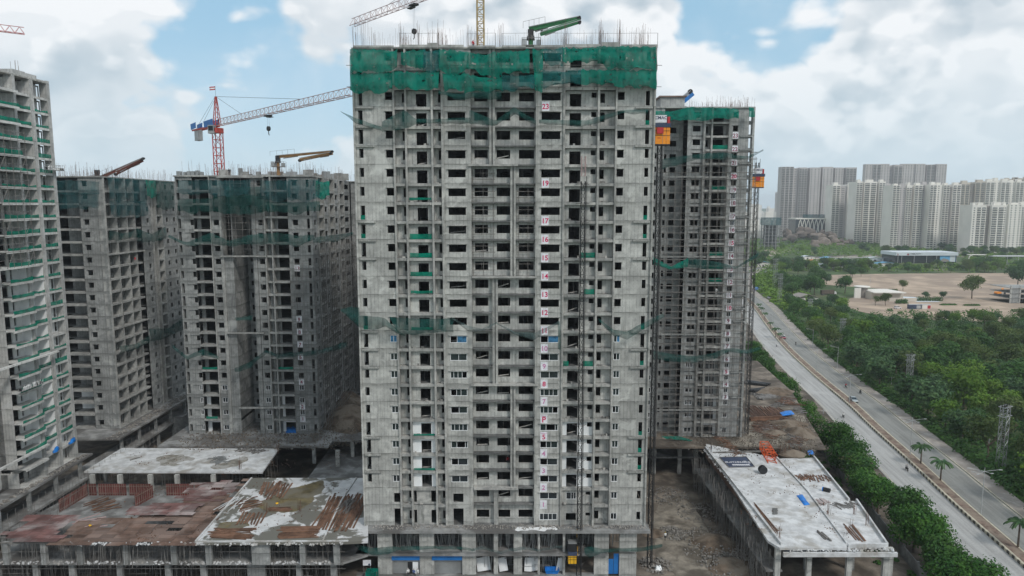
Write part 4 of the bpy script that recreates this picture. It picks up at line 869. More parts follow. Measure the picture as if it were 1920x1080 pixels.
# base of the central tower
PM = podium('parking_podium', 'two open podium storeys carrying the central tower, blue shutters at the left', (0, 112, 0))
slab(PM, [(-27.6, 111), (23.7, 111), (23.7, 150), (-27.6, 150)], DECK - .01, 'deckg', .5); slab(PM, [(-27, 111.3), (16.5, 111.3), (16.5, 150), (-27, 150)], 4.4, 'deckg', .45)
mx = lambda x, k=10.75: (x - 960) / k
cl = [(mx(a + b_) + 960 / k_ * 0 if False else ((a + b_) / 2 - 960) / 10.75, 112.2, (b_ - a) / 10.75) for a, b_, k_ in ((710, 737, 1), (788, 815, 1), (867, 893, 1), (926, 934, 1), (963, 979, 1), (1008, 1012, 1), (1054.5, 1059, 1), (1113, 1140, 1), (1160, 1192, 1))]
columns(PM, cl, 4.4, DECK - .1, d=.7, m='conc'); columns(PM, cl, 0, 4.4, d=.7, m='conc')
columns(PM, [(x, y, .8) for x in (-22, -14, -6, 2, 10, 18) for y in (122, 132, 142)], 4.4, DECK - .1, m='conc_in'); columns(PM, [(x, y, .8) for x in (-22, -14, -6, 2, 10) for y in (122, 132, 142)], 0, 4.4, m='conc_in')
props(PM, -26, 8, 112.8, 116, 4.4, DECK - .1, 300, .35, .04, 'steel'); props(PM, -8, 9, 113, 116, 0, 4.4, 110, .3, .04, 'steel'); props(PM, 9, 21, 113, 117, 4.4, DECK - .1, 80, .3, .04, 'steel')
b = MB(); b.box(-27, 16, 20, 20.3, .02, 8.1); b.build('rear_wall', M['conc_in'], PM); b = MB(); b.box(-27, 16.3, -1.2, .6, -.2, .25); b.build('plinth', M['deckg'], PM)
for a, b_ in ((737, 787), (812, 866)):
    w = MB(); w.box(mx(a), mx(b_), .25, .32, .3, 2.9); w.build('shutter', M['steel'], PM); w = MB(); w.box(mx(a) - .1, mx(b_) + .1, -.25, .2, 2.95, 3.85); w.build('fascia', M['bluep'], PM)
w = MB(); w.box(mx(765), mx(774), .15, .24, .3, 2.4); w.build('doorway', M['dark'], PM); w = MB(); w.box(mx(774.2), mx(784), .15, .24, .3, 2.4); w.build('door', M['white'], PM)
for i, (x, h, y) in enumerate(((1140, 2.75, 0), (1150, 3.7, .01))):
    w = MB(); w.box(mx(x), mx(x + 9.3), .1 + y, .18 + y, .26, .26 + h); w.build('door', M['bluep'], PM)
# left podium: decks, stained slab, voids
PL = podium('parking_podium', 'sprawling half-built podium at lower left with stained white decks and shuttering', (-50, 120, 0))
s1 = G_((228, 840), (157, 884), (492, 885), (523, 841)); slab(PL, s1, DECK, 'deck', .35); b = MB(); bb = s1
s2 = G_((365, 1018), (470, 896), (690, 896), (690, 1014), (653, 1016)); slab(PL, s2, DECK, 'deckwet', .42)
slab(PL, [(-82, 152.3), (-42.5, 152.3), (-42.5, 162), (-46, 212), (-82, 212)], DECK - .02, 'deckg', .4); slab(PL, [(-42.4, 156.4), (-21, 156.4), (-21, 212), (-42.4, 212)], DECK - .03, 'deckg', .4)
slab(PL, G_((0, 1056), (20, 990), (180, 905), (500, 905), (690, 905), (690, 1040), (640, 1056), z=4.4), 4.4, 'deckg', .35, 'lower_slab')
slab(PL, [(-110, 108.2), (-28.4, 108.2), (-28.4, 109.6), (-110, 109.6)], 4.41, 'deckg', .4, 'slab_lip')
slab(PL, [(-45, 140), (-21, 140), (-21, 175), (-45, 175)], 4.39, 'deckg', .35, 'lower_slab'); slab(PL, [(-99, 95), (-94.3, 95), (-94.3, 148), (-99, 148)], DECK - .03, 'deckg', .4); slab(PL, [(-99, 95), (-93.6, 95), (-93.6, 230), (-99, 230)], 4.38, 'deckg', .4, 'lower_slab')
slab(PL, [(-124, 157.5), (-93.8, 157.5), (-93.8, 230), (-124, 230)], DECK - .035, 'deckg', .4)
def yline(px, py, z): p = gp(px, py, z); return (p.x, p.y)
cf = [(27, .9), (97, .9), (163, 1.0), (249, .9), (337, 1.0), (401, 1.0), (497, 3.0), (574, .9), (637, 1.0)]
columns(PL, [((x - 960) / 11.05, 107.9, w) for x, w in cf], 4.4, DECK, m='conc_b'); columns(PL, [((x - 960) / 10.7, 109.2, w) for x, w in cf], 0, 4.4, m='conc_b')
columns(PL, [(gp(x, 886, DECK).x, 136.6, .9) for x in (173, 225, 282, 332, 400)], 4.4, DECK); columns(PL, [(x, y, .8) for x in (-82, -74, -66, -58, -50, -42, -34) for y in (117, 126)], 0, 4.4, m='conc_in')
columns(PL, [(-38, 157, .8), (-30, 157, .8), (-40, 151, .9), (-33, 150, .8)], 4.4, DECK - .03); columns(PL, [(-40, 142, .8), (-33, 142, .8), (-26, 142, .8)], 0, 4.4)
columns(PL, [(-94.8, y, .6) for y in (112, 120, 128, 136, 144, 160, 168, 176, 184, 192, 200)], 4.4, DECK - .03, m='conc_b'); columns(PL, [(-94.3, y, .6) for y in range(112, 215, 8)], 0, 4.4, m='conc_b'); columns(PL, [(x, 153, .8) for x in (-76, -66, -56, -46)], 4.4, DECK - .03, m='conc_b')
props(PL, -84, -29, 108.6, 113, 4.4, DECK, 320, .12, .03); props(PL, -90, -29, 109.5, 114, 0, 4.4, 320, .12, .03); props(PL, -90, -80, 108, 150, 0, 4.4, 260, .2, .035); props(PL, -76, -52, 138, 148, 4.4, DECK, 160, .2, .03)
b = MB(); b.box(-110, -29, 128, 128.3, 0, 4); b.build('retaining_wall', M['conc_in'], PL, (50, -120, 0)); b = MB(); b.box(-90, -20, 176, 176.3, 0, 8.2); b.build('retaining_wall', M['conc_in'], PL, (50, -120, 0))
for i in range(3):
    z = (1.7, 3.4, 6.4)[i]; b = MB(); b.rod((-92, 108.2, z), (-28, 108.2, z), .035, 4); b.build('ledger', M['scaf'], PL, (50, -120, 0))
scaffold('grey scaffold along the sunken edge below the far left tower', (-90, 104, 0), 60, 0, 9.5, 2.0, 1.6, R(90), r=.035, depth=-2)
# upstand strips and puddles lying on the stained slab
b = MB()
for p, q in zip(G_((668, 897), (640, 940), (612, 1000)), G_((640, 940), (612, 1000), (605, 1016))): b.bar(p + Vector((0, 0, .12)), q + Vector((0, 0, .12)), .25, .24)
b.bar(*[p + Vector((0, 0, .12)) for p in G_((472, 897), (367, 1016))], .3, .24); b.bar(*[p + Vector((0, 0, .1)) for p in G_((367, 1016.5), (653, 1015))], .25, .2); b.build('slab_upstand', M['deck'], PL, -PL.location)
def blob(pts, z, m, name, k=3):
    q = pts
    for _ in range(k): q = [r_ for a, b_ in zip(q, q[1:] + q[:1]) for r_ in (a.lerp(b_, .25), a.lerp(b_, .75))]
    q = [p + Vector((mnoise.noise(p * .7), mnoise.noise(p * .7 + Vector((9, 3, 1))), 0)) * .9 for p in q]; return sheet_poly(name, q, z, m)
struct(blob(G_((480, 945), (520, 925), (585, 905), (608, 898), (612, 912), (590, 935), (560, 960), (500, 962)), DECK + .004, M['decky'], 'puddle')); struct(blob(G_((400, 990), (430, 975), (470, 978), (455, 996), (410, 1000)), DECK + .004, M['decky'], 'puddle'))
struct(blob(G_((286, 858), (330, 850), (360, 856), (372, 862), (330, 866), (345, 872), (308, 876)), DECK + .004, M['mud'], 'puddle')); struct(blob(G_((380, 878), (440, 862), (450, 856), (470, 858), (440, 880)), DECK + .004, M['mud'], 'puddle'))
# red shutters standing in the sunken bays
FW = thing('wall_shuttering', 'row of red-brown wall shutters with pale studs standing in the sunken bays', 'formwork', (-80, 134, 4.4))
def shutters(a, b_, h):
    a, b_ = gp(*a, 4.4), gp(*b_, 4.4); n = max(1, int((b_ - a).length / 1.25)); ang = math.atan2(b_.y - a.y, b_.x - a.x)
    for i in range(n):
        p = a.lerp(b_, i / n) - FW.location; w = (b_ - a).length / n - .06
        f = shared(('shutter', round(w, 2), h), 'shutter_panel', M['ply_red'], lambda q: q.box(0, w, 0, .06, 0, h), FW, (p.x, p.y, 0), ang)
        shared(('studs', round(w, 2), h), 'stud', M['stud'], lambda q: [q.box(x, x + .05, -.06, -.002, .02, h) for x in (.05, w * .35, w * .66)] + [q.box(0, w, -.11, -.061, z, z + .08) for z in (.5, h - .5)], f)
for a, b_, h in (((112, 961), (165, 929), 2.6), ((167, 929), (182, 929), 2.5), ((185, 929), (238, 929), 2.5), ((243, 929), (284, 929), 2.5), ((254, 951), (288, 932), 2.6), ((312, 929), (364, 929), 2.5), ((366, 929), (418, 929), 2.5)): shutters(a, b_, h)
FL = thing('plywood_formwork', 'patchwork deck of red and brown plywood sheets on props, lower left', 'formwork', (-70, 112, DECK))
def ply(poly, m, z, rot=0.0, miss=.06, sx=2.44, sy=1.25):
    P = [p.xy for p in G_(*poly)]; xs = [p.x for p in P]; ys = [p.y for p in P]
    def inside(x, y):
        c = False
        for i in range(len(P)):
            a, b_ = P[i], P[i - 1]
            if (a.y > y) != (b_.y > y) and x < (b_.x - a.x) * (y - a.y) / (b_.y - a.y) + a.x: c = not c
        return c
    y = min(ys)
    while y < max(ys):
        x = min(xs) + rnd.uniform(-1, 0)
        while x < max(xs):
            if inside(x + sx / 2, y + sy / 2) and rnd.random() > miss:
                shared(('ply', sx, sy, m), 'ply_sheet', M[m], lambda b: b.box(0, sx - .03, 0, sy - .03, 0, .03), FL, (x - FL.location.x, y - FL.location.y, z + rnd.uniform(0, .10)), rot + rnd.gauss(0, .015))
            x += sx
        y += sy
ply(((92, 1022), (160, 975), (250, 968), (440, 905), (468, 897), (362, 1019)), 'ply_brown', -.12); ply(((246, 962), (270, 945), (350, 945), (392, 945), (355, 968), (250, 970)), 'ply', .35); ply(((3, 1010), (60, 965), (140, 966), (105, 1018), (30, 1018)), 'ply', .1, miss=.02)
ply(((370, 905), (440, 900), (440, 925), (400, 945), (330, 935)), 'ply', -.05)
b = MB()
for i in range(60):
    p = G_((rnd.uniform(10, 360), 1019))[0]; b.rod((p.x + 70, 107.2 - 112 + rnd.uniform(-.6, .6), -4.3), (p.x + 70 + rnd.gauss(0, .1), 107.4 - 112, -.2), .035, 3)
for y in (107.3, 109.2): b.bar((-28, y - 112, -.25), (-6, y - 112, -.25), .12, .16)
tag(b.build('prop', M['scaf'], FL), kind='stuff')
# right podium
PR = podium('parking_podium', 'white concrete podium deck at lower right beside the compound wall', (52, 128, 0))
slab(PR, G_((1322, 832), (1455, 858), (1515, 922), (1588, 1020), (1588, 1027), (1462, 1027), (1440, 1014)), DECK, 'deck', .4)
slab(PR, G_((1456, 858), (1526, 856), (1592, 937), (1606, 937), (1664, 1021), (1589, 1024), (1589, 1020), (1516, 922)), DECK - .25, 'deck', .4)
slab(PR, [(30, 152), (44.6, 152), (72, 151), (78, 176), (84, 200), (88, 240), (30, 240)], DECK - .05, 'earth', .4); slab(PR, [(22, 157), (45, 157), (45, 200), (22, 200)], 4.4, 'deckg', .4, 'lower_slab')
slab(PR, [(41.8, 106), (44.5, 106), (44.5, 116), (66, 116), (66, 150), (41.8, 150)], 4.4, 'deckg', .35, 'lower_slab'); b = MB(); b.box(44, 62.5, 104.6, 105.0, 7.4, 8.1); b.build('edge_beam', M['deck'], PR, -PR.location)
b = MB(); b.bar((44.2, 106, 8.9), (44.4, 151, 8.9), .35, .5); b.build('edge_beam', M['deck'], PR, -PR.location)
b = MB()
P_ = G_((1456, 858), (1515, 922), (1588, 1020)); [b.bar(p + Vector((0, 0, .12)), q + Vector((0, 0, .12)), .3, .3) for p, q in zip(P_, P_[1:])]
P_ = G_((1526, 856), (1592, 937)); b.bar(P_[0], P_[1], .3, .5); P_ = G_((1606, 937), (1664, 1021), (1590, 1023)); [b.bar(p - Vector((0, 0, .1)), q - Vector((0, 0, .1)), .3, .7) for p, q in zip(P_, P_[1:])]; b.build('slab_upstand', M['deck'], PR, -PR.location)
columns(PR, [((x - 960) * 112.5 / 1280, 106, w) for x, w in ((1456, .9), (1515, .8), (1590, .9), (1662, 1.6))], 0, DECK, m='conc'); columns(PR, [(x, y, .8) for x in (44.6, 52, 60) for y in (114, 122, 130, 138, 146)], 0, DECK - .35, m='conc_b')
columns(PR, [((1232 - 960) / 8.0, 157.5, .9), ((1281 - 960) / 8.0, 157.5, .9), (44, 157.5, .9)], 0, DECK - .05, m='conc'); b = MB(); b.box(22, 66, 172, 172.3, 0, 8.3); b.build('retaining_wall', M['conc_in'], PR, -PR.location)
b = MB(); b.box(45.5, 53.5, 108, 108.1, 6.4, 8.0); b.build('screen_sheet', M['navy'], PR, -PR.location)
w = MB(); w.bar((44.0, 106, 7.6), (44.2, 150, 7.6), .08, 1.4); w.build('side_shutter', M['ply_brown'], PR, -PR.location); props(PR, 41, 44, 106, 150, 0, 7.8, 240, .5, .04)
# compound wall with its inner track
CW_ = thing('compound_wall', 'long grey compound wall between the site and the roadside trees', 'wall', (*at_road(130, -15).xy, 0))
y_ = 100.0; pr = None
while y_ < 320:
    p = at_road(y_, -19.8)
    if pr is not None:
        b = MB(); b.bar(pr + Vector((0, 0, 1.15)), p + Vector((0, 0, 1.15)), .2, 2.3); b.bar(p, p + Vector((0, 0, 2.6)), .35); b.build('wall_bay', M['compound'], CW_, -CW_.location)
    pr = p; y_ += 6
# ---- vegetation
def crown_mesh(name, seed, r, h, base, n, leaf, m, lobes=9, flat=.8):
    q = random.Random(seed); b = MB(); L = []
    for i in range(lobes):
        a = q.uniform(0, 6.283); d = r * q.uniform(.15, .62); L.append((d * math.cos(a), d * math.sin(a), base + h * q.uniform(.28, .74), r * q.uniform(.32, .56)))
    L.append((0, 0, base + h * .62, r * .55))
    for _ in range(n):
        lx, ly, lz, lr = L[q.randrange(len(L))]
        v = Vector((q.gauss(0, 1), q.gauss(0, 1), q.gauss(.25, 1))).normalized(); rr = lr * (q.uniform(.55, 1.08) if q.random() < .8 else q.uniform(1.0, 1.3)); p = Vector((lx, ly, lz)) + Vector((v.x * rr, v.y * rr, v.z * rr * flat))
        nn = (v + Vector((q.gauss(0, .55), q.gauss(0, .55), q.gauss(.35, .45)))).normalized(); s = leaf * q.uniform(.55, 1.25)
        x = nn.cross(Vector((q.gauss(0, 1), q.gauss(0, 1), q.gauss(0, 1)))).normalized(); y = nn.cross(x)
        b.face([p - x * s * .6, p - y * s * .38, p + x * s * .6, p + y * s * .38 + nn * s * .12])
    return b.data(name, m)
def trunk_mesh(seed, h, r, m):
    q = random.Random(seed); b = MB(); top = Vector((q.uniform(-.3, .3), q.uniform(-.3, .3), h * .55)); b.rod((0, 0, -.1), top, r, 7, r * .65)
    for i in range(5):
        a = q.uniform(0, 6.28); e = top + Vector((math.cos(a), math.sin(a), q.uniform(.7, 1.3))) * h * q.uniform(.2, .33); b.rod(top - Vector((0, 0, h * .06 * i / 2)), e, r * .45, 5, r * .15)
        b.rod(top.lerp(e, .6), e + Vector((q.uniform(-1, 1), q.uniform(-1, 1), .8)) * h * .1, r * .22, 4, r * .08)
    return b.data('trunk', m)
LF = [leafmat('leaf_deep', (.030, .090, .022), (.070, .158, .030)), leafmat('leaf_bright', (.080, .175, .018), (.14, .235, .034)), leafmat('leaf_olive', (.062, .11, .026), (.105, .145, .04)), leafmat('leaf_blue', (.038, .094, .038), (.082, .15, .055)), leafmat('leaf_road', (.026, .092, .016), (.066, .16, .024))]
TREES = [(crown_mesh('crown', 10 + i, 4.6, 6.6 + (i % 3) * .8, 2.0, (2300, 2000, 2500, 1900, 2600, 1050, 1800)[i], (.62, .55, .5, .7, .58, .5, .66)[i], LF[(0, 1, 2, 3, 0, 2, 1)[i]], (9, 7, 12, 8, 11, 6, 14)[i], (.78, .95, .6, .8, .9, .7, .75)[i]), trunk_mesh(i, 6.2, .22, M['trunk'])) for i in range(7)]
ROADT = [(crown_mesh('crown', 50 + i, 5.0, 8.0, 1.6, 5200, .50, LF[(4, 4, 0)[i]], 12, .85), trunk_mesh(20 + i, 7, .28, M['trunk'])) for i in range(3)]
def tree(pair, p, s, label, group, cat='tree', name='tree', sz=None):
    t = thing(name, label, cat, (p[0], p[1], p[2] if len(p) > 2 else 0), rnd.uniform(0, 6.28), group); t.scale = (s, s, sz or s)
    place('crown', pair[0], t); place('trunk', pair[1], t); return t
RT_ = [(1412, 640, .9), (1424, 660, 1.0), (1440, 682, 1.05), (1456, 702, .95), (1474, 722, 1.05), (1492, 744, 1.0), (1508, 764, .95), (1522, 785, .9), (1540, 806, .8), (1572, 822, 1.2), (1588, 850, 1.15), (1612, 872, 1.15), (1626, 900, 1.0), (1648, 918, .95), (1690, 955, 1.15), (1716, 985, 1.05), (1738, 1006, 1.1), (1762, 1040, 1.15), (1800, 1062, 1.1), (1832, 1090, 1.05)]
for i, (x, y, s) in enumerate(RT_):
    p = gp(x, y + 6, 4.5); p.z = 0; tree(ROADT[i % 3], p, s * rnd.uniform(.72, .95), f"dense dark green roadside tree, {ORD[i + 1] if i < 20 else 'last'} of the row counted from the far end", 'roadside tree row between the wall and the road', sz=s * rnd.uniform(.72, .92))
# woodland right of the footpath
KIND = ['dark green round tree', 'bright yellow-green tree', 'olive green spreading tree', 'blue-green loose tree', 'deep green tall tree', 'dry olive tree', 'fresh green bushy tree']
spots = []; q = random.Random(5)
clear = [(gp(1640, 610), 12), (gp(1700, 606), 16), (gp(1860, 690), 10)] + [(gp(x, y), r_) for x, y, r_ in ((1884, 890, 7), (1886, 930, 5), (1704, 742, 8), (1706, 770, 5), (1580, 645, 8), (1584, 658, 6), (1519, 598, 8))]
for _ in range(26000):
    Y = 108 + (q.random() ** .8) * 335; X0 = at_road(Y, 18).x; Xm = Y * .80 + 14
    if Xm <= X0: continue
    X = q.uniform(X0, Xm); sp_ = 6.3 + Y * .0110
    if Y > (440 if X < Y * .49 else 352 if X < Y * .62 else 372): continue
    if any((X - c.x) ** 2 + (Y - c.y) ** 2 < r_ * r_ for c, r_ in clear): continue
    if all((X - a) ** 2 + (Y - b_) ** 2 > sp_ * sp_ for a, b_, _ in spots): spots.append((X, Y, q.uniform(.9, 1.5) * (1 if Y < 310 else .72)))
spots.sort(key=lambda s: s[1]); NW = len(spots); print('WOOD', NW); spots = spots[:300]
for X, Y, s in spots:
    k = q.choice((0, 1, 2, 3, 4, 0, 3, 6, 2, 5, 0)); wh = 'beside the footpath' if X < at_road(Y, 26).x else ('deep in the woodland' if Y < 300 else 'near the sandy lot')
    tree(TREES[k], (X, Y), s, f"{KIND[k]} {wh}", f"{KIND[k]}s {wh}")
def clumps(name, pts, n, leaf, m, r, h, seed, label, cat):
    q = random.Random(seed); b = MB()
    for i in range(n):
        c = pts[q.randrange(len(pts))]; v = Vector((q.gauss(0, 1), q.gauss(0, 1), abs(q.gauss(0, 1)))).normalized(); s = leaf * q.uniform(.6, 1.3); rr = r * q.uniform(.5, 1.0) * c[2]
        p = Vector((c[0] + v.x * rr, c[1] + v.y * rr, v.z * h * c[2] * q.uniform(.6, 1))); nn = (v + Vector((q.gauss(0, .5), q.gauss(0, .5), q.gauss(.4, .4)))).normalized(); x = nn.cross(Vector((q.gauss(0, 1), q.gauss(0, 1), 1))).normalized(); y = nn.cross(x)
        b.face([p - x * s * .6, p - y * s * .4, p + x * s * .6, p + y * s * .4])
    return tag(b.build(name, m), label, cat, None, 'stuff')
und = []
for _ in range(1500):
    Y = q.uniform(108, 410); X0 = at_road(Y, 16.2).x; X = q.uniform(X0, max(X0 + 6, Y * .80 + 16)); und.append((X, Y, q.uniform(.5, 1.2)))
for Y in range(105, 400, 2): und.append((at_road(Y, 16.2).x + q.uniform(0, 1.5), Y, q.uniform(.5, 1.0)))
clumps('undergrowth', und, 60000, .8, LF[0], 3.0, 3.4, 3, 'low scrub and bushes covering the ground under the woodland', 'undergrowth')
edge = [(at_road(Y, -20.5 - q.uniform(0, 6)).x, Y, q.uniform(.3, .8)) for Y in [q.uniform(100, 330) for _ in range(260)]]
clumps('weeds', edge, 9000, .5, LF[4], 1.6, 1.3, 4, 'weeds and creepers along the compound wall', 'weeds')
if len(und) and NW > 285: pass
# ------------------------------------------------------------------ cranes, booms, hoists
def lattice(b, a, c, w, h, step, r, upv=(0, 0, 1), tri=False, rd=None):
    """trussed beam from a to c; triangular section when tri (one top chord)"""
    a, c = Vector(a), Vector(c); d = (c - a); L = d.length; d.normalize(); u = Vector(upv)
    if abs(d.dot(u)) > .95: u = Vector((0, 1, 0))
    x = d.cross(u).normalized(); z = x.cross(d); rd = rd or r * .6
    offs_ = [x * -w / 2, x * w / 2, z * h] if tri else [x * -w / 2 - z * h / 2, x * w / 2 - z * h / 2, x * w / 2 + z * h / 2, x * -w / 2 + z * h / 2]
    for o in offs_: b.rod(a + o, c + o, r, 4)
    n = max(1, int(L / step)); m = len(offs_)
    for i in range(n):
        p, q_ = a + d * (L * i / n), a + d * (L * (i + 1) / n); mid = (p + q_) / 2
        for k in range(m):
            o, o2 = offs_[k], offs_[(k + 1) % m]
            if tri and k > 0:
                lo = o if k == 1 else o2; b.rod(p + lo, mid + offs_[2], rd, 3); b.rod(mid + offs_[2], q_ + lo, rd, 3)
            else:
                b.rod(p + o, p + o2, rd, 3); b.rod(p + (o if i % 2 else o2), q_ + (o2 if i % 2 else o), rd, 3)
    return b
def tower_crane(label, base, zs, zapex, jib_to, cj, mm, jm, tri=True, trolley=.45, hookdrop=6, sheets=True, mw=1.9, apex=True, flag=False, jh=1.6):
    t = thing('tower_crane', label, 'crane', base); O = Vector(base)
    top = Vector((0, 0, zs - O.z)); jd = Vector(jib_to) - (O + top); jl = jd.copy(); jn = jd.normalized(); jx = Vector((jn.x, jn.y, 0)).normalized()
    lattice(MB(), (0, 0, 0), (0, 0, 1), 1, 1, 1, .1)
    b = lattice(MB(), (0, 0, 0), top - Vector((0, 0, 1.5)), mw, mw, mw, .13, (0, 1, 0), rd=.07); b.build('mast', M[mm], t)
    b = MB(); b.rod(top - Vector((0, 0, 1.8)), top - Vector((0, 0, .6)), 1.5, 12, cap=True); b.build('slewing_ring', M[mm], t)
    for dz in (4.5, 9):
        b = MB(); b.box(-1.9, 1.9, -1.9, 1.9, -.06, .06)
        for sx in (-1.9, 1.9):
            for yy in (-1.9, 0, 1.9): b.rod((sx, yy, 0), (sx, yy, 1.1), .035, 3)
            b.rod((sx, -1.9, 1.1), (sx, 1.9, 1.1), .03, 3)
        if zs - O.z > 14 and sheets: b.build('platform', M[mm], t, tuple(top - Vector((0, 0, dz))))
    b = lattice(MB(), top + jx * 1.1, top + jl, 1.3, jh, 1.9, .075, tri=tri, rd=.045); b.build('jib', M[jm], t)
    b = MB(); e = top - jx * cj; s = Vector((-jx.y, jx.x, 0))
    for k in (-.65, .65): b.bar(top + s * k, e + s * k + Vector((0, 0, -.2)), .28, .4)
    for i in range(7): b.rod(top.lerp(e, i / 6) + s * .65, top.lerp(e, i / 6) - s * .65, .06, 4)
    b.build('counter_jib', M[mm], t)
    b = MB(); w = e + jx * 1.6; [b.bar(w + jx * (i * .75) + Vector((0, 0, -3.0)), w + jx * (i * .75) + Vector((0, 0, -.1)), 1.3, .65, upv=tuple(jx)) for i in range(3)]; b.build('counterweight', M['steel'], t)
    if sheets:
        for q0, q1, hh in ((cj * .03, cj * .42, 1.6), (cj * .78, cj * 1.02, 1.5)):
            b = MB(); p0, p1 = top - jx * q0 + s * .8 + Vector((0, 0, 1.0)), top - jx * q1 + s * .8 + Vector((0, 0, .7)); b.bar(p0, p1, .06, hh); b.bar(p0 - s * 1.7, p1 - s * 1.7, .06, hh); b.build('banner', M['bluep'], t)
    ap = Vector((0, 0, zapex - O.z))
    if apex:
        b = MB(); q4 = [jx * .75 + s * .75, jx * .75 - s * .75, -jx * .75 - s * .75, -jx * .75 + s * .75]
        for k in range(4):
            b.rod(top + q4[k], ap + q4[k] * .2, .11, 4)
            for i in range(6):
                f0, f1 = i / 6, (i + 1) / 6; b.rod((top + q4[k]).lerp(ap + q4[k] * .2, f0), (top + q4[(k + 1) % 4]).lerp(ap + q4[(k + 1) % 4] * .2, f1), .05, 3)
        b.build('apex_tower', M[mm], t)
        b = MB(); hv = Vector((0, 0, jh))
        for f_ in (.22, .68): b.rod(ap, top + jl * f_ + hv, .04, 4)
        for k in (-.5, .5): b.rod(ap + s * k * .3, e + s * k + jx * 2, .035, 4)
        b.build('tie_rod', M['dark'], t)
    b = MB(); c0 = top + s * -1.5 + jx * .3 + Vector((0, 0, -1.9)); b.box(c0.x - .75, c0.x + .75, c0.y - .75, c0.y + .75, c0.z - .2, c0.z + 1.9); cb = b.build('cab', M['steel'], t)
    b = MB(); b.box(c0.x - .6, c0.x + .6, c0.y - .78, c0.y - .751, c0.z + .5, c0.z + 1.7); b.box(c0.x + .751, c0.x + .78, c0.y - .6, c0.y + .6, c0.z + .5, c0.z + 1.7); b.build('cab_window', M['glass'], cb)
    tp = top + jl * trolley; b = MB(); b.bar(tp - jn * .9 + Vector((0, 0, -.35)), tp + jn * .9 + Vector((0, 0, -.35)), 1.2, .3); b.bar(tp + Vector((0, 0, -.7)), tp + jn * 1.6 + Vector((0, 0, -.75)), 1.0, .12); b.build('trolley', M['dark'], t)
    b = MB(); hk = tp - Vector((0, 0, hookdrop)); b.rod(tp + s * .2, hk + s * .2, .02, 3); b.rod(tp - s * .2, hk - s * .2, .02, 3); b.rod(hk + s * .25, hk - s * .25, .55, 10, cap=True); b.rod(hk - Vector((0, 0, .4)), hk - Vector((0, 0, 1.3)), .1, 5); b.rod(hk - Vector((0, 0, 1.3)), hk - Vector((0, 0, 1.5)) + jn * .3, .08, 5); b.build('hook_block', M['dark'], t)
    if flag:
        b = MB(); b.rod(ap, ap + Vector((0, 0, 2.6)), .03, 4); fp = b.build('flag_pole', M['dark'], t)
        for i, mm_ in enumerate(('red', 'white', 'red')):
            b = MB(); vs = []
            for k in range(7): vs += [(-.25 * k, .12 * math.sin(k * 1.1), 2.55 - i * .3 - .03 * k), (-.25 * k, .12 * math.sin(k * 1.1), 2.27 - i * .3 - .03 * k)]
            b.mesh([Vector(v) + ap for v in vs], [(2 * k, 2 * k + 2, 2 * k + 3, 2 * k + 1) for k in range(6)]); b.build('flag_stripe', M[mm_], fp)
    return t
cb_ = yp(412, 331, 178)
tower_crane('red tower crane on the left-centre tower roof with a striped flag on top', (cb_.x, 178, S(20)), yp(410, 236, 178).z, yp(410, 181, 178).z, yp(662, 178, 136), 14.0, 'craneRed', 'cranePale', trolley=.44, hookdrop=3.2, flag=True)
mb_ = yp(901, 60, 132)
tower_crane('yellow mast tower crane above the central tower roof, jib pointing to the left', (mb_.x, 132, S(26)), yp(900, -40, 132).z, yp(900, -110, 132).z, yp(660, 49, 159), 15, 'craneYel', 'cranePale', trolley=.47, hookdrop=5.5, sheets=False, mw=1.25)
jb = yp(46, 64, 176)
tower_crane('red crane jib tip reaching in from beyond the far left tower', (jb.x - 40, 150, 60), jb.z + .4, jb.z + 9, jb, 12, 'craneRed', 'craneRed', sheets=False, trolley=.5, hookdrop=4)
tag(sheet('flying_sheet', 'a', 'b', [(0, 0, 0), (1, 0, 0)], [(0, 0, -1), (1, 0, -1)], M['white'], 2, 2), None) and None
bpy.data.objects.remove(bpy.data.objects['flying_sheet'])
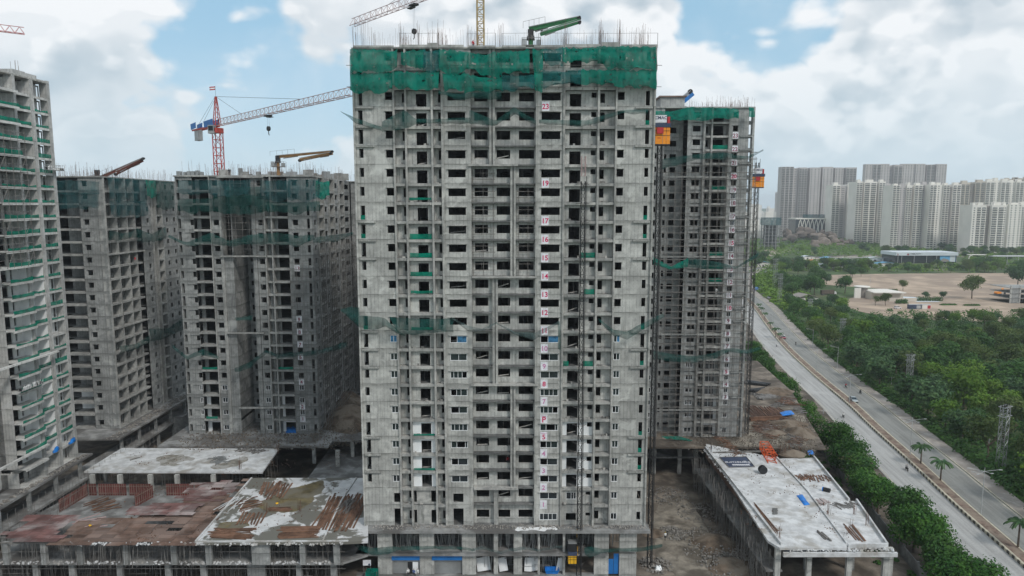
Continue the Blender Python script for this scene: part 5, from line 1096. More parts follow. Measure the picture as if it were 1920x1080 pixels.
def place_boom(label, base, h, m, secs, pipe='steel', ring=True, yaw=0.0):
    """stationary concrete placing boom: column, slewing head with ballast frame, folded arm sections"""
    t = thing('placing_boom', label, 'concrete boom', base)
    b = MB(); b.rod((0, 0, -3), (0, 0, h), .45, 8, .42, True); b.build('column', M[m], t)
    b = MB(); b.rod((0, 0, h), (0, 0, h + .7), .75, 10, .6, True); b.box(-.5, .5, -.5, .5, h + .7, h + 1.7); b.build('slewing_head', M['dark'], t)
    b = MB(); b.box(-1.5, 1.7, -1.0, 1.0, h - 1.1, h - 1.0)
    for sx in (-1.5, 1.7):
        for sy in (-1, 1): b.rod((sx, sy, h - 1), (sx, sy, h + .2), .04, 4)
        b.rod((sx, -1, h + .2), (sx, 1, h + .2), .035, 4)
    b.rod((-1.5, -1, h + .2), (1.7, -1, h + .2), .035, 4); b.build('platform', M['scaf'], t)
    b = MB(); b.box(-1.5, -.7, -.8, .8, h - .95, h + .05); b.box(1.0, 1.6, -.7, .7, h - .95, h - .1); b.build('ballast', M['steel'], t)
    O = Vector(base)
    for i, (p, q_, w0, w1) in enumerate(secs):
        p, q_ = Vector(p) - O, Vector(q_) - O
        b = MB(); b.bar(p, q_, w0 * .6, w0, w1 * .6, w1); arm = b.build('arm_section', M[m], t)
        side = (q_ - p).cross(Vector((0, 0, 1))).normalized(); b = MB(); b.rod(p + side * .45 + Vector((0, 0, .3)), q_ + side * .45 + Vector((0, 0, .2)), .09, 6); [b.rod(p.lerp(q_, f_), p.lerp(q_, f_) + side * .5 + Vector((0, 0, .28)), .05, 4) for f_ in (.15, .5, .85)]; b.build('concrete_pipe', M[pipe], arm)
        b = MB(); s0 = p.lerp(q_, .12) - Vector((0, 0, w0 * .7)); b.rod(s0, p.lerp(q_, .38) - Vector((0, 0, w0 * .5)), .13, 6); b.build('cylinder_ram', M['steel'], arm)
        b = MB(); b.rod(q_ - side * .35, q_ + side * .35, w1 * .75, 10, cap=True); b.build('pivot', M['dark'], arm)
    if ring:
        p, q_ = Vector(secs[0][0]) - O, Vector(secs[0][1]) - O; b = MB()
        pts = [p.lerp(q_, f_) + Vector((0, 0, .4)) for f_ in (-.12, 0, .1, .2, .32)]
        for a_ in pts: b.rod(a_, a_ + Vector((0, 0, 1.1)), .03, 3)
        for a_, c_ in zip(pts, pts[1:]): b.rod(a_ + Vector((0, 0, 1.1)), c_ + Vector((0, 0, 1.1)), .03, 3)
        b.build('arm_rail', M['scaf'], t)
    return t
Y_ = 122.0; gb = yp(995, 82, Y_)
place_boom('green concrete placing boom folded on the central tower roof', (gb.x, Y_, S(26)), yp(995, 66, Y_).z - S(26) - .8, 'green', [(yp(992, 55, Y_), yp(1086, 34, Y_ - 1), .85, .45), (yp(1087, 37, Y_ - 1.5), yp(1016, 60, Y_ - 1.5), .32, .32), (yp(1013, 65, Y_ - 2), yp(1087, 42, Y_ - 2), .5, .36)])
Y_ = 176; tb = yp(522, 320, Y_)
place_boom('ochre concrete placing boom folded on the left-centre tower roof', (tb.x, Y_, S(20)), yp(522, 305, Y_).z - S(20), 'tan', [(yp(519, 294, Y_), yp(623, 284, Y_ - 1), .75, .4), (yp(624, 288, Y_ - 1.5), yp(562, 301, Y_ - 1.5), .55, .5), (yp(562, 299, Y_ - 2.2), yp(620, 287, Y_ - 2.2), .45, .4)])
Y_ = 184; rb_ = yp(183, 337, Y_)
place_boom('rust red concrete placing boom raised over the left rear tower roof', (rb_.x, Y_, S(20)), 1.0, 'rust', [(yp(183, 335, Y_), yp(269, 297, Y_), .8, .4), (yp(268, 301, Y_ - 1), yp(217, 327, Y_ - 1), .6, .5), (yp(219, 323, Y_ - 1.6), yp(266, 299, Y_ - 1.6), .45, .4)])
Y_ = 170; bb_ = yp(1272, 200, Y_)
place_boom('blue and white concrete placing boom tilted up on the right tower roof', (bb_.x, Y_, S(25)), 1.6, 'steel', [(yp(1272, 192, Y_), yp(1294, 172, Y_), 1.2, .8)], ring=False)
t_ = bpy.data.objects['placing_boom.003']
b = MB(); b.bar(yp(1276, 195, Y_ - 1) - t_.location, yp(1300, 176, Y_ - 1) - t_.location, .7, 1.0, .6, .8); b.build('arm_section', M['bluep'], t_)
def hoist_mast(b, h, w=.65):
    lattice(b, (0, 0, 0), (0, 0, h), w, w, 1.5, .06, (0, 1, 0), rd=.035)
def hoist(label, base, h, cage_z, side, body='hoist', writing=True, w=3.2, tall=2.6, ties=6):
    t = thing('construction_hoist', label, 'hoist', base)
    n = int(h / 1.508)
    for i in range(n): shared('hoistsec', 'mast_section', M['dark'] if body != 'yellow' else M['scaf'], lambda b: lattice(b, (0, 0, 0), (0, 0, 1.5), .65, .65, 1.5, .06, (0, 1, 0), rd=.04), t, (0, 0, i * 1.508))
    b = MB(); b.rod((.5, -.3, 0), (.5, -.3, h), .05, 4); b.build('power_cable', M['dark'], t)
    for i in range(ties): b = MB(); z = h * (i + .6) / ties; b.rod((-.3, .3, z), (-1.2, 1.6, z), .05, 4); b.rod((.3, .3, z), (1.2, 1.6, z), .05, 4); b.build('tie_bar', M['scaf'], t)
    c = place('cage', None, t, (side, -.1, cage_z))
    def pc(name, m, *bx):
        b = MB(); [b.box(*q_) for q_ in bx]; return b.build(name, M[m], c)
    pc('floor', 'dark', (-w / 2, w / 2, -.75, .75, -.2, 0))
    xs = [-w / 2, -w * .27, w * .12, w * .30, w / 2]
    for i in range(4): pc('panel', body, (xs[i] + .03, xs[i + 1] - .03, -.75, -.69, .02, tall))
    pc('side_panel', body, (-w / 2, -w / 2 + .05, -.68, .75, .02, tall), (w / 2 - .05, w / 2, -.68, .75, .02, tall)); pc('roof', 'navy', (-w / 2 - .05, w / 2 + .1, -.85, .8, tall + .01, tall + .65))
    pc('rail', 'dark', *[(-w / 2, w / 2, -.79, -.755, z, z + .06) for z in (tall * .5, tall * .78)])
    if writing:
        pc('motor_box', 'red', (-w * .2, w * .14, -1.0, -.8, tall * .62, tall * .98)); pc('control_box', 'red', (w * .37, w * .5, -.4, .3, tall + .66, tall + 1.75)); bd = pc('sign_board', 'sign', (-w * .42, w * .30, -.80, -.75, tall + .75, tall + 1.95))
        pc('railing', 'dark', *[(x, x + .05, .6, .65, tall + .66, tall + 1.7) for x in (-w / 2, 0, w / 2 - .05)], (-w / 2, w / 2, .6, .65, tall + 1.71, tall + 1.76))
        text('CMAC', .72, M['navy'], c, (.02, -.815, tall + 1.5), .012); text('CMAC', .24, M['red'], c, (-.2, -.76, tall * .36), .004)
        b = MB(); [b.rod((-1.0 + .26 * math.cos(a), -.81, tall + 1.45 + .30 * math.sin(a)), (-1.0 + .26 * math.cos(a + .4), -.81, tall + 1.45 + .30 * math.sin(a + .4)), .025, 4) for a in [i * .4 for i in range(16)]]; b.build('logo', M['steel'], c)
    return t
p = yp(1234, 385, 115); hz_ = yp(1238, 271, 115).z
hoist('orange hoist cage with a white lettered board, high beside the central tower', (p.x, 115, 0), hz_ + 3.5, hz_, -.1, tall=2.7)
p = yp(1417, 385, 161); hz_ = yp(1418, 351, 161).z
hoist('small orange hoist cage on the outer corner of the right tower', (p.x, 161, 0), hz_ + 6.5, hz_, 0.0, w=2.9, tall=2.4)
p = yp(1093, 385, 111.6); hz_ = yp(1085, 1056, 110.9).z
hoist('yellow hoist cage at the foot of the dark mast on the central tower front', (p.x, 111.5, 0), yp(1093, 330, 111.6).z, hz_, -1.15, body='yellow', writing=False, w=1.4, tall=1.5, ties=22)
ho = bpy.data.objects['construction_hoist.002']
b = MB(); lattice(b, (0, 0, ho.location.z + yp(1093, 330, 111.6).z), (0, 0, yp(1093, 293, 111.6).z), .65, .65, 1.5, .06, (0, 1, 0), rd=.04); b.build('mast_head', M['cranePale'], ho)
cg = [c for c in ho.children if c.name.startswith('cage')][0]
b = MB(); b.box(-.7, .7, -.72, .72, 2.2, 3.6); b.build('mesh_cabin', M['dark'], cg); b = MB(); b.box(-.72, .72, -.74, .74, 3.61, 3.7); b.build('cabin_roof', M['steel'], cg); b = MB(); b.box(.75, .95, -.2, .1, 1.2, 2.8); b.box(.75, .9, -.2, .1, 4.5, 5.9); b.build('motor_box', M['yellow'], cg)
# ------------------------------------------------------------------ people (one skinned mesh each, coloured by region)
def person_mesh(key, pose, cols):
    k = ('person', key, cols)
    if k in CACHE: return CACHE[k]
    J = dict(pel=(0, 0, .93), che=(0, -.01, 1.22), nek=(0, 0, 1.46), hed=(0, -.02, 1.56), top=(0, -.02, 1.72), sl=(-.19, 0, 1.41), sr=(.19, 0, 1.41), el=(-.27, .02, 1.14), er=(.27, .02, 1.14), hl=(-.27, -.08, .88), hr=(.27, -.08, .88),
             fl=(-.28, -.10, .78), fr=(.28, -.10, .78), pl=(-.1, 0, .90), pr=(.1, 0, .90), kl=(-.12, -.03, .50), kr=(.12, -.02, .50), al=(-.13, 0, .08), ar=(.13, .02, .08), tl=(-.15, -.16, .04), tr=(.15, -.14, .04))
    if pose == 'ride': J.update(pel=(0, .12, .78), che=(0, .06, 1.08), nek=(0, .02, 1.30), hed=(0, -.02, 1.41), top=(0, -.03, 1.57), sl=(-.19, .04, 1.26), sr=(.19, .04, 1.26), el=(-.30, -.16, 1.06), er=(.30, -.16, 1.06), hl=(-.30, -.42, 1.02), hr=(.30, -.42, 1.02), fl=(-.28, -.50, 1.0), fr=(.28, -.50, 1.0),
             pl=(-.11, .10, .76), pr=(.11, .10, .76), kl=(-.18, -.30, .66), kr=(.18, -.30, .66), al=(-.17, -.12, .28), ar=(.17, -.12, .28), tl=(-.17, -.28, .24), tr=(.17, -.28, .24))
    elif pose == 'walk': J.update(kl=(-.12, -.16, .52), al=(-.13, -.22, .08), tl=(-.13, -.36, .06), kr=(.12, .06, .50), ar=(.13, .26, .12), tr=(.13, .14, .04), hl=(-.26, .08, .90), fl=(-.27, .10, .8), hr=(.27, -.2, .92), fr=(.28, -.25, .83))
    E = 'pel-che che-nek nek-hed hed-top che-sl sl-el el-hl hl-fl che-sr sr-er er-hr hr-fr pel-pl pl-kl kl-al al-tl pel-pr pr-kr kr-ar ar-tr'.split()
    Rd = dict(pel=.15, che=.17, nek=.06, hed=.105, top=.08, sl=.085, sr=.085, el=.052, er=.052, hl=.036, hr=.036, fl=.034, fr=.034, pl=.105, pr=.105, kl=.068, kr=.068, al=.045, ar=.045, tl=.04, tr=.04)
    names = list(J); me = bpy.data.meshes.new('body'); me.from_pydata([J[n] for n in names], [(names.index(e.split('-')[0]), names.index(e.split('-')[1])) for e in E], [])
    o = bpy.data.objects.new('body', me); COL.objects.link(o); sk = o.modifiers.new('skin', 'SKIN'); su = o.modifiers.new('sub', 'SUBSURF'); su.levels = su.render_levels = 1
    for i, n in enumerate(names): v = me.skin_vertices[0].data[i]; v.radius = (Rd[n], Rd[n] * .85); v.use_root = n == 'pel'
    dg = bpy.context.evaluated_depsgraph_get(); r = bpy.data.meshes.new_from_object(o.evaluated_get(dg)); bpy.data.objects.remove(o)
    r.materials.clear(); [r.materials.append(M[c]) for c in cols]          # shirt, trousers, skin, headgear
    zn, zp = J['nek'][2], J['pel'][2]
    for f in r.polygons:
        c = f.center; hand = (c - Vector(J['fl'])).length < .14 or (c - Vector(J['fr'])).length < .14
        f.material_index = 3 if c.z > J['hed'][2] + .06 else 2 if (c.z > zn + .02 or hand) else 1 if (c.z < zp + .04 and abs(c.x) < .24) else 0
        f.use_smooth = True
    CACHE[k] = r; return r
M['skin'] = mat('skin', (.20, .10, .065), .6, .05); M['cloth_w'] = mat('white_cloth', (.70, .70, .68), .9, .1); M['cloth_d'] = mat('dark_cloth', (.03, .032, .04), .9, .2); M['cloth_b'] = mat('blue_cloth', (.06, .10, .24), .9, .2); M['cloth_r'] = mat('red_cloth', (.45, .04, .05), .9, .1); M['hat'] = mat('white_helmet', (.75, .75, .72), .4, .05); M['hair'] = mat('hair', (.012, .011, .011), .7, .1); M['cloth_g'] = mat('grey_cloth', (.22, .22, .22), .9, .2); M['haty'] = mat('yellow_helmet', (.75, .5, .02), .4, .05)
def person(label, p, pose='stand', cols=('cloth_w', 'cloth_d', 'skin', 'hair'), rz=0.0, s=1.0, group=None):
    return tag(place('person', person_mesh(pose, pose, cols), None, p, rz, s), label, 'person', group)
def at_z(x, y, Y): q_ = yp(x, y, Y); return q_
person('person in white with dark trousers, left of the three by the shop door', (yp(765, 1074, 111).x, 111, .25), cols=('cloth_w', 'cloth_d', 'skin', 'hat'), rz=.4)
person('person in dark blue standing in front of the shop door', (yp(776, 1074, 110.8).x, 110.8, .25), 'walk', ('cloth_b', 'cloth_d', 'skin', 'hair'), 2.9)
person('person in white with grey trousers, right of the three by the shop door', (yp(783, 1074, 111).x, 111.0, .25), 'walk', ('cloth_w', 'cloth_g', 'skin', 'hat'), -.5)
person('person in a white vest walking on the dirt track', gp(1247, 1013), 'walk', ('cloth_w', 'cloth_d', 'skin', 'haty'), .3)
person('person in black at the back corner of the white podium deck', gp(1333, 848, DECK), 'stand', ('cloth_d', 'cloth_d', 'skin', 'hair'), 1.0)
person('person in red on a balcony of the left rear tower', (XB + .9, gp(201, 530, S(13)).y if False else 182 - 6.5, S(13) + .0), 'stand', ('cloth_r', 'cloth_g', 'skin', 'hat'), 1.5)
person('person in black standing on the left-centre tower roof', (yp(430, 330, 163).x, 163, S(20) + .3), 'stand', ('cloth_d', 'cloth_d', 'skin', 'hair'), .2)
person('person in red standing by the mast on the central tower roof', (yp(887, 95, 116).x, 116, S(26) + .28), 'walk', ('cloth_r', 'cloth_d', 'skin', 'hat'), .8)
person('person in dark clothes seen in a low core window of the central tower', (PX(951), 115.5, S(3)), 'stand', ('cloth_r', 'cloth_d', 'skin', 'hat'), 0)
person('person in white standing on the twelfth floor balcony of the right tower', (RX(1350), YR + .6, S(11)), 'stand', ('cloth_w', 'cloth_w', 'skin', 'hair'), 0)
# ------------------------------------------------------------------ vehicles
M['lampm'] = mat('lamp_post_grey', (.40, .41, .41), .5, .1)
M['tyre'] = mat('tyre', (.02, .02, .021), .85, .1); M['silver'] = mat('silver_paint', (.32, .36, .38), .3, .05, metal=.3); M['carwhite'] = mat('white_paint', (.72, .70, .70), .35, .05); M['carpink'] = mat('maroon_paint', (.30, .06, .09), .35, .05); M['lamp'] = mat('lamp_lens', (.6, .58, .5), .15, .05); M['canvas'] = mat('brown_canvas', (.12, .095, .075), .9, .2)
def wheels(t, xs, ys, r, w=.22):
    for x in xs:
        for y in ys:
            o = shared(('tyre', r, w), 'wheel', M['tyre'], lambda b: b.rod((0, -w / 2, 0), (0, w / 2, 0), r, 14, cap=True), t, (x, y, r)); shared(('rim', r, w), 'rim', M['steel'], lambda b: b.rod((0, -w / 2 - .01, 0), (0, w / 2 + .01, 0), r * .55, 8, cap=True), o)
def car(label, p, rz, paint, roof=None, suv=False, cat='car', s=1.0):
    t = thing('parked_car' if suv else 'car', label, cat, p, rz); t.scale = (s, s, s); hh = .22 if suv else 0; W2 = .86
    b = MB(); b.profile([(-2.1, .35), (-2.15, .75), (-1.9, .93 + hh), (1.0, .97 + hh), (2.0, .80 + hh), (2.15, .6), (2.1, .33), (1.7, .26), (-1.8, .26)], -W2, W2); bo = b.build('body', M[paint], t)
    c0, c1, c2, c3 = ((-1.95, -1.75, .35, 1.05) if suv else (-1.75, -1.15, .3, 1.0)); z0, z1 = .95 + hh, 1.48 + hh
    b = MB(); vs = [(c0, -W2 * .96, z0), (c3, -W2 * .96, z0), (c3, W2 * .96, z0), (c0, W2 * .96, z0), (c1, -W2 * .78, z1), (c2, -W2 * .78, z1), (c2, W2 * .78, z1), (c1, W2 * .78, z1)]; b.mesh(vs, [(0, 1, 5, 4), (1, 2, 6, 5), (2, 3, 7, 6), (3, 0, 4, 7), (4, 5, 6, 7)]); b.build('greenhouse', M['glass'], t)
    b = MB(); b.box(c1 + .05, c2 - .02, -W2 * .76, W2 * .76, z1, z1 + .05)
    for sx, tx in ((c0, c1), (c3, c2), ((c0 + c3) / 2, (c1 + c2) / 2)):
        for sy in (-1, 1): b.bar((sx, sy * W2 * .965, z0), (tx, sy * W2 * .79, z1 + .02), .08)
    b.build('roof', M[roof or paint], t)
    for sy in (-.62, .62):
        b = MB(); b.box(2.06, 2.17, sy - .18, sy + .18, .58, .74); b.build('headlight', M['lamp'], t); b = MB(); b.box(-2.17, -2.08, sy - .16, sy + .16, .66, .86); b.build('tail_light', M['red'], t)
        b = MB(); b.box(.75, .95, sy * 1.45 - .08, sy * 1.45 + .08, .98 + hh, 1.12 + hh); b.build('mirror', M['dark'], t)
    b = MB(); b.box(2.13, 2.2, -.8, .8, .3, .5); b.box(-2.2, -2.13, -.8, .8, .3, .5); b.build('bumper', M['dark'], t); wheels(t, (-1.3, 1.32), (-.78, .78), .33); return t
def bike(label, x, y, cols, away=True, paint='dark', s=1.0):
    p = gp(x, y); o = -4 if False else 0; rz = heading(p.y) + (0 if away else math.pi); z = .03
    t = thing('motorbike', label, 'motorbike', (p.x, p.y, z), rz)
    for xx in (-.62, .62): f = shared('bikew', 'wheel', M['tyre'], lambda b: b.rod((0, -.05, 0), (0, .05, 0), .3, 14, cap=True), t, (xx, 0, .3)); shared('biker', 'rim', M['steel'], lambda b: b.rod((0, -.06, 0), (0, .06, 0), .17, 10, cap=True), f)
    b = MB(); b.profile([(-.35, .35), (.35, .38), (.42, .8), (.1, .88), (-.2, .72), (-.75, .74), (-.7, .6)], -.13, .13); b.build('body', M[paint], t); b = MB(); b.box(-.7, .0, -.14, .14, .745, .82); b.build('seat', M['tyre'], t)
    b = MB(); b.rod((.62, -.09, .3), (.42, -.09, .98), .03, 5); b.rod((.62, .09, .3), (.42, .09, .98), .03, 5); b.build('fork', M['steel'], t); b = MB(); b.rod((.36, -.36, 1.04), (.36, .36, 1.04), .022, 5); b.build('handlebar', M['dark'], t); b = MB(); b.rod((.5, 0, .9), (.6, 0, .88), .1, 8, cap=True); b.build('headlight', M['lamp'], t)
    c, s_ = math.cos(rz), math.sin(rz); person('rider on the ' + label, (p.x - .05 * c, p.y - .05 * s_, z), 'ride', cols, rz + R(90))
    return t
def carat(x, y): p = gp(x, y); return (p.x, p.y, .03), heading(p.y)
p, a = carat(1600, 753); car('silver-blue hatchback driving beside the median street lamp', p, a + math.pi, 'silver')
p, a = carat(1469, 635); car('maroon car with a pale roof, far along the road', p, a + math.pi, 'carpink', 'carwhite')
p, a = carat(1428, 520); car('small white car farthest along the road', p, a, 'carwhite')
p, a = carat(1436, 512); car('pale car at the far bend of the road', p, a, 'lampm')
p, a = carat(1441, 560); car('grey car on the far carriageway just short of the blue truck', p, a + math.pi, 'steel')
p, a = carat(1431, 529.5); car('dark three-wheeler sized car behind the blue truck', p, a, 'dark', s=.8)
bike('motorbike with a red-shirted rider near the right kerb', 1586, 727, ('cloth_r', 'cloth_d', 'skin', 'hair'), False); bike('dark motorbike stopped against the right kerb', 1613, 738, ('cloth_d', 'cloth_d', 'skin', 'hair'))
bike('motorbike in the middle of the far carriageway with a black-clad rider', 1492, 647, ('cloth_d', 'cloth_d', 'skin', 'hair'), False); bike('motorbike with a white-shirted rider behind the roadside trees', 1581, 783, ('cloth_w', 'cloth_d', 'skin', 'hair'))
bike('motorbike on the near carriageway beside the striped kerb', 1700, 882, ('cloth_g', 'cloth_d', 'skin', 'hair')); bike('scooter with a white-clad rider far along the road behind a lamp', 1456, 650, ('cloth_w', 'cloth_w', 'skin', 'hair'), paint='steel'); bike('motorbike just behind the blue truck', 1430, 546, ('cloth_d', 'cloth_b', 'skin', 'hair'))
def truck(label, p, rz, cabm, bodym, L=5.5, hh=2.4):
    t = thing('truck', label, 'truck', p, rz); b = MB(); b.profile([(L / 2 - 1.5, .6), (L / 2, .6), (L / 2 + .05, 1.5), (L / 2 - .35, 2.45), (L / 2 - 1.5, 2.5)], -1.0, 1.0); c = b.build('cab', M[cabm], t)
    b = MB(); b.box(L / 2 - .34, L / 2 + .03, -.85, .85, 1.52, 2.2); b.build('windscreen', M['glass'], c); b = MB(); b.box(-L / 2, L / 2 - 1.6, -1.1, 1.1, .95, .95 + hh); b.build('cargo_box', M[bodym], t); b = MB(); b.box(-L / 2, L / 2 - .3, -.5, .5, .55, .9); b.build('chassis', M['dark'], t)
    b = MB(); [b.box(x, x + .08, sy * 1.1 - .03, sy * 1.1 + .03, .95, .97 + hh) for x in [-L / 2 + i * (L - 1.7) / 5 for i in range(6)] for sy in (-1, 1)]; b.build('side_post', M['dark'], t)
    wheels(t, (-L / 2 + 1.0, L / 2 - .8), (-.9, .9), .45, .28); return t
p, a = carat(1418, 545); truck('blue truck driving away far along the road', p, a, 'bluep', 'bluep', 5.5, 1.6)
g1 = gp(1553, 553); truck('brown tarpaulin lorry with a white cab parked under the lot trees', (g1.x, g1.y, .02), R(4), 'carwhite', 'canvas', 11, 2.6)
g1 = gp(1683, 579); car('white off-road car parked beside the flat-roofed pavilion', (g1.x, g1.y, .02), R(8), 'carwhite', suv=True)
# ------------------------------------------------------------------ street lamps, palms, pylons, poles
def lamp(x, yb, h, label, arms=4):
    p = gp(x, yb); t = thing('street_lamp', label, 'street lamp', (p.x, p.y, .4), heading(p.y), 'double street lamps along the median')
    shared(('lp', h), 'post', M['lampm'], lambda b: b.rod((0, 0, 0), (0, 0, h), .11, 8, .06), t)
    for k, (a, L, rise) in enumerate(((90, 2.6, .5), (-90, 2.6, .5), (60, 1.5, -.6), (-70, 1.5, -.6), (110, 1.2, -.5))):
        def fn(b, a=a, L=L, rise=rise): z = h - .8; e = (L * math.cos(R(a)), L * math.sin(R(a)), z + rise); b.rod((0, 0, z), e, .05, 5, .035); v = Vector((e[0], e[1], 0)).normalized(); b.bar(Vector(e), Vector(e) + v * .7, .22, .10)
        shared(('la', h, k), 'lamp_arm', M['lampm'], fn, t)
for i, (x, yb) in enumerate(((1839, 967), (1706, 856), (1592, 757), (1530, 700), (1478, 654), (1447, 620), (1429, 586), (1416, 567))): lamp(x, yb, (10, 10, 9.8, 9.6, 9.5, 9.5, 9.5, 9.5)[i], f"grey branched street lamp on the median, {ORD[i + 1]} from the near end")
for i, (x, yt, Y) in enumerate(((1591, 697, 262), (1455, 655, 300))):
    p = at_road(Y, 11.8); t = thing('street_lamp', f"single-arm street lamp on the footpath edge, {('nearer', 'farther')[i]} one", 'street lamp', (p.x, p.y, .16), heading(Y) + math.pi); b = MB(); b.rod((0, 0, 0), (0, 0, 9), .09, 6, .06); b.build('post', M['lampm'], t); b = MB(); b.rod((0, 0, 8.6), (0, -2.4, 9.2), .05, 5); b.bar((0, -2.4, 9.2), (0, -3.1, 9.3), .22, .1); b.build('lamp_arm', M['lampm'], t)
PALM = []
for i in range(3):
    q = random.Random(70 + i); b = MB(); hh = 3.6
    for k in range(15):
        a = k * 6.283 / 15 + q.uniform(-.2, .2); L = q.uniform(1.9, 2.6); e0 = q.uniform(.2, .9); pr_ = Vector((0, 0, hh)); dx = Vector((math.cos(a), math.sin(a), 0)); sd = Vector((-dx.y, dx.x, 0))
        for s_ in range(6):
            f0 = s_ / 6; slope = e0 - 2.0 * f0; d = (dx + Vector((0, 0, slope))).normalized(); nx = pr_ + d * L / 6; w0, w1 = .42 * (1 - f0 * .5), .42 * (1 - (f0 + .17) * .55)
            b.face([pr_ + sd * .03, nx + sd * .03, nx + sd * w1 - Vector((0, 0, .22)), pr_ + sd * w0 - Vector((0, 0, .22))]); b.face([pr_ - sd * .03, pr_ - sd * w0 - Vector((0, 0, .22)), nx - sd * w1 - Vector((0, 0, .22)), nx - sd * .03]); pr_ = nx
    tr = MB(); tr.rod((0, 0, -.1), (0, 0, hh * .5), .16, 8, .12); tr.rod((0, 0, hh * .5), (0, 0, hh), .12, 8, .1); PALM.append((b.data('fronds', LF[3]), tr.data('trunk', M['trunk'])))
for i, (x, y, s) in enumerate(((1726, 872, 1.2), (1763, 904, 1.25), (1908, 1030, 1.35), (1454, 634, 1.15), (1444, 618, .9), (1434, 600, .95), (1427, 590, 1.0), (1462, 640, .9), (1423, 583, 1.0))):
    p = gp(x, y); t = thing('palm_tree', f"small palm with drooping fronds on the median, {ORD[i + 1]} counted from the nearest lamp outwards" if False else ("palm standing between the two nearest street lamps, left one", "palm standing between the two nearest street lamps, right one", "palm at the right picture edge on the median", "palm beside the maroon car", "palm on the far median, just beyond the maroon car", "low palm on the far median near the footpath start", "low leafy palm on the far median left of a lamp", "young palm just nearer than the maroon car", "farthest small palm on the median")[i], 'palm', (p.x, p.y, .43), rnd.uniform(0, 6), 'palms on the road median'); t.scale = (s, s, s); place('fronds', PALM[i % 3][0], t); place('trunk', PALM[i % 3][1], t)
def pylon(x, yt, Y, h, label, w=1.5):
    p = yp(x, yt, Y); t = thing('power_pylon', label, 'pylon', (p.x, Y, p.z - h), .5, 'lattice power pylons in the woodland')
    b = lattice(MB(), (0, 0, 0), (0, 0, h), w, w, w * .9, .085, (0, 1, 0), rd=.05); b.build('lattice_mast', M['steel'], t)
    for z in (h - .3, h - h * .16):
        b = MB()
        for s_ in (-1, 1): b.bar((-w * 1.15, s_ * w / 2, z), (w * 1.15, s_ * w / 2, z), .1, .14); b.rod((s_ * w * 1.15, -w / 2, z), (s_ * w * 1.15, w / 2, z), .06, 4); b.rod((s_ * w * 1.1, 0, z), (s_ * w * .5, 0, z - .8), .05, 4)
        b.build('cross_arm', M['steel'], t)
    for k in range(4): b = MB(); xx = w * (-1.1 + k * .73); b.rod((xx, 0, h - .3), (xx, 0, h + .35), .07, 6); b.build('insulator', M['dark'], t)
    return Vector((p.x, Y, p.z))
PY = [pylon(1886, 760, 160, 16, 'steel lattice pylon nearest in the woodland, right'), pylon(1708, 664, 230, 12.8, 'steel lattice pylon in the middle of the woodland'), pylon(1581, 597, 318, 11.2, 'lattice pylon between the footpath and the container'), pylon(1520, 560, 390, 11, 'lattice pylon short of the grey-roofed house'), pylon(1464, 513, 440, 18, 'lattice pylon beside the far road bend, lower one', 1.7), pylon(1455, 485, 520, 26, 'tall lattice pylon beside the far road bend', 2.2)]
for k in range(3):
    b = MB()
    for a, c in zip([PY[0] + Vector((40, -110, 4))] + PY[:4], PY[:4] + [PY[4]]):
        pts = []
        for i in range(13): f = i / 12; v = a.lerp(c, f); v.z -= 5 * f * (1 - f) * 1.6; v.x += (k - 1) * 1.3; pts.append(v)
        b.path(pts, .022, 3)
    tag(b.build('power_line', M['dark']), f"sagging power line strung between the pylons, {('left', 'middle', 'right')[k]} wire", 'power line', 'power lines between the pylons')
for i, (x, yt, Y, h) in enumerate(((1749, 757, 200, 9), (1855, 822, 168, 8), (1672, 706, 240, 8), (1388, 0, 0, 0), (1544, 768, 205, 8), (1659, 929, 146, 7), (1632, 520, 560, 9), (1684, 530, 560, 9), (1861, 540, 520, 11))):
    if not h: continue
    p = yp(x, yt, Y); t = thing('utility_pole', ('pale utility pole with wires in the woodland, middle', 'pale utility pole standing left of the nearest pylon', 'short pale utility pole right of the middle pylon', '', 'slim lamp pole rising behind the roadside trees', 'white bent lamp pole beside the compound wall', 'thin flood-light pole on the sandy lot, left', 'thin pole behind the pavilion on the sandy lot', 'thin pole beside the digger on the sandy lot')[i], 'pole', (p.x, Y, p.z - h)); b = MB(); b.rod((0, 0, 0), (0, 0, h), .16, 7, .1, True); b.build('post', M['lampm'], t); b = MB(); b.bar((-.8, 0, h - .4), (.8, 0, h - .4), .1); b.build('cross_arm', M['lampm'], t)
# ------------------------------------------------------------------ loose things on the decks
def planks(label, quad_px, z, n, m, L, w=.22, hgt=.06, name='plank_pile', piece='plank', cat='planks', spread=.4, jit=.12, layers=2):
    c = G_(quad_px[0], z=z)[0]; c2 = G_(quad_px[1], z=z)[0]; ang = math.atan2((c2 - c).y, (c2 - c).x); t = thing(name, label, cat, (*(c.lerp(c2, .5)).xy, z), ang); LL = (c2 - c).length if L is None else L
    for i in range(n):
        l = LL * rnd.uniform(.75, 1.0); shared((piece, round(l, 1), w, hgt, m), piece, M[m], lambda b: b.box(-l / 2, l / 2, -w / 2, w / 2, 0, hgt), t, (rnd.gauss(0, .25), (i - n / 2) * spread * w * 1.6 + rnd.gauss(0, .06), .01 + (i % layers) * (hgt + .01) + rnd.uniform(0, .02)), rnd.gauss(0, jit))
    return t
Z = DECK + .01
planks('pile of rust brown planks near the front edge of the stained slab, left', ((395, 996), (478, 998)), Z, 12, 'wood', None, .28); planks('second layer of dark planks just behind the front left pile', ((393, 1004), (476, 1007)), Z, 9, 'wood', None, .28, jit=.04); planks('long bundle of rust brown planks at the front of the stained slab, right', ((518, 1003), (600, 1002)), Z, 12, 'wood', None, .3, jit=.03)
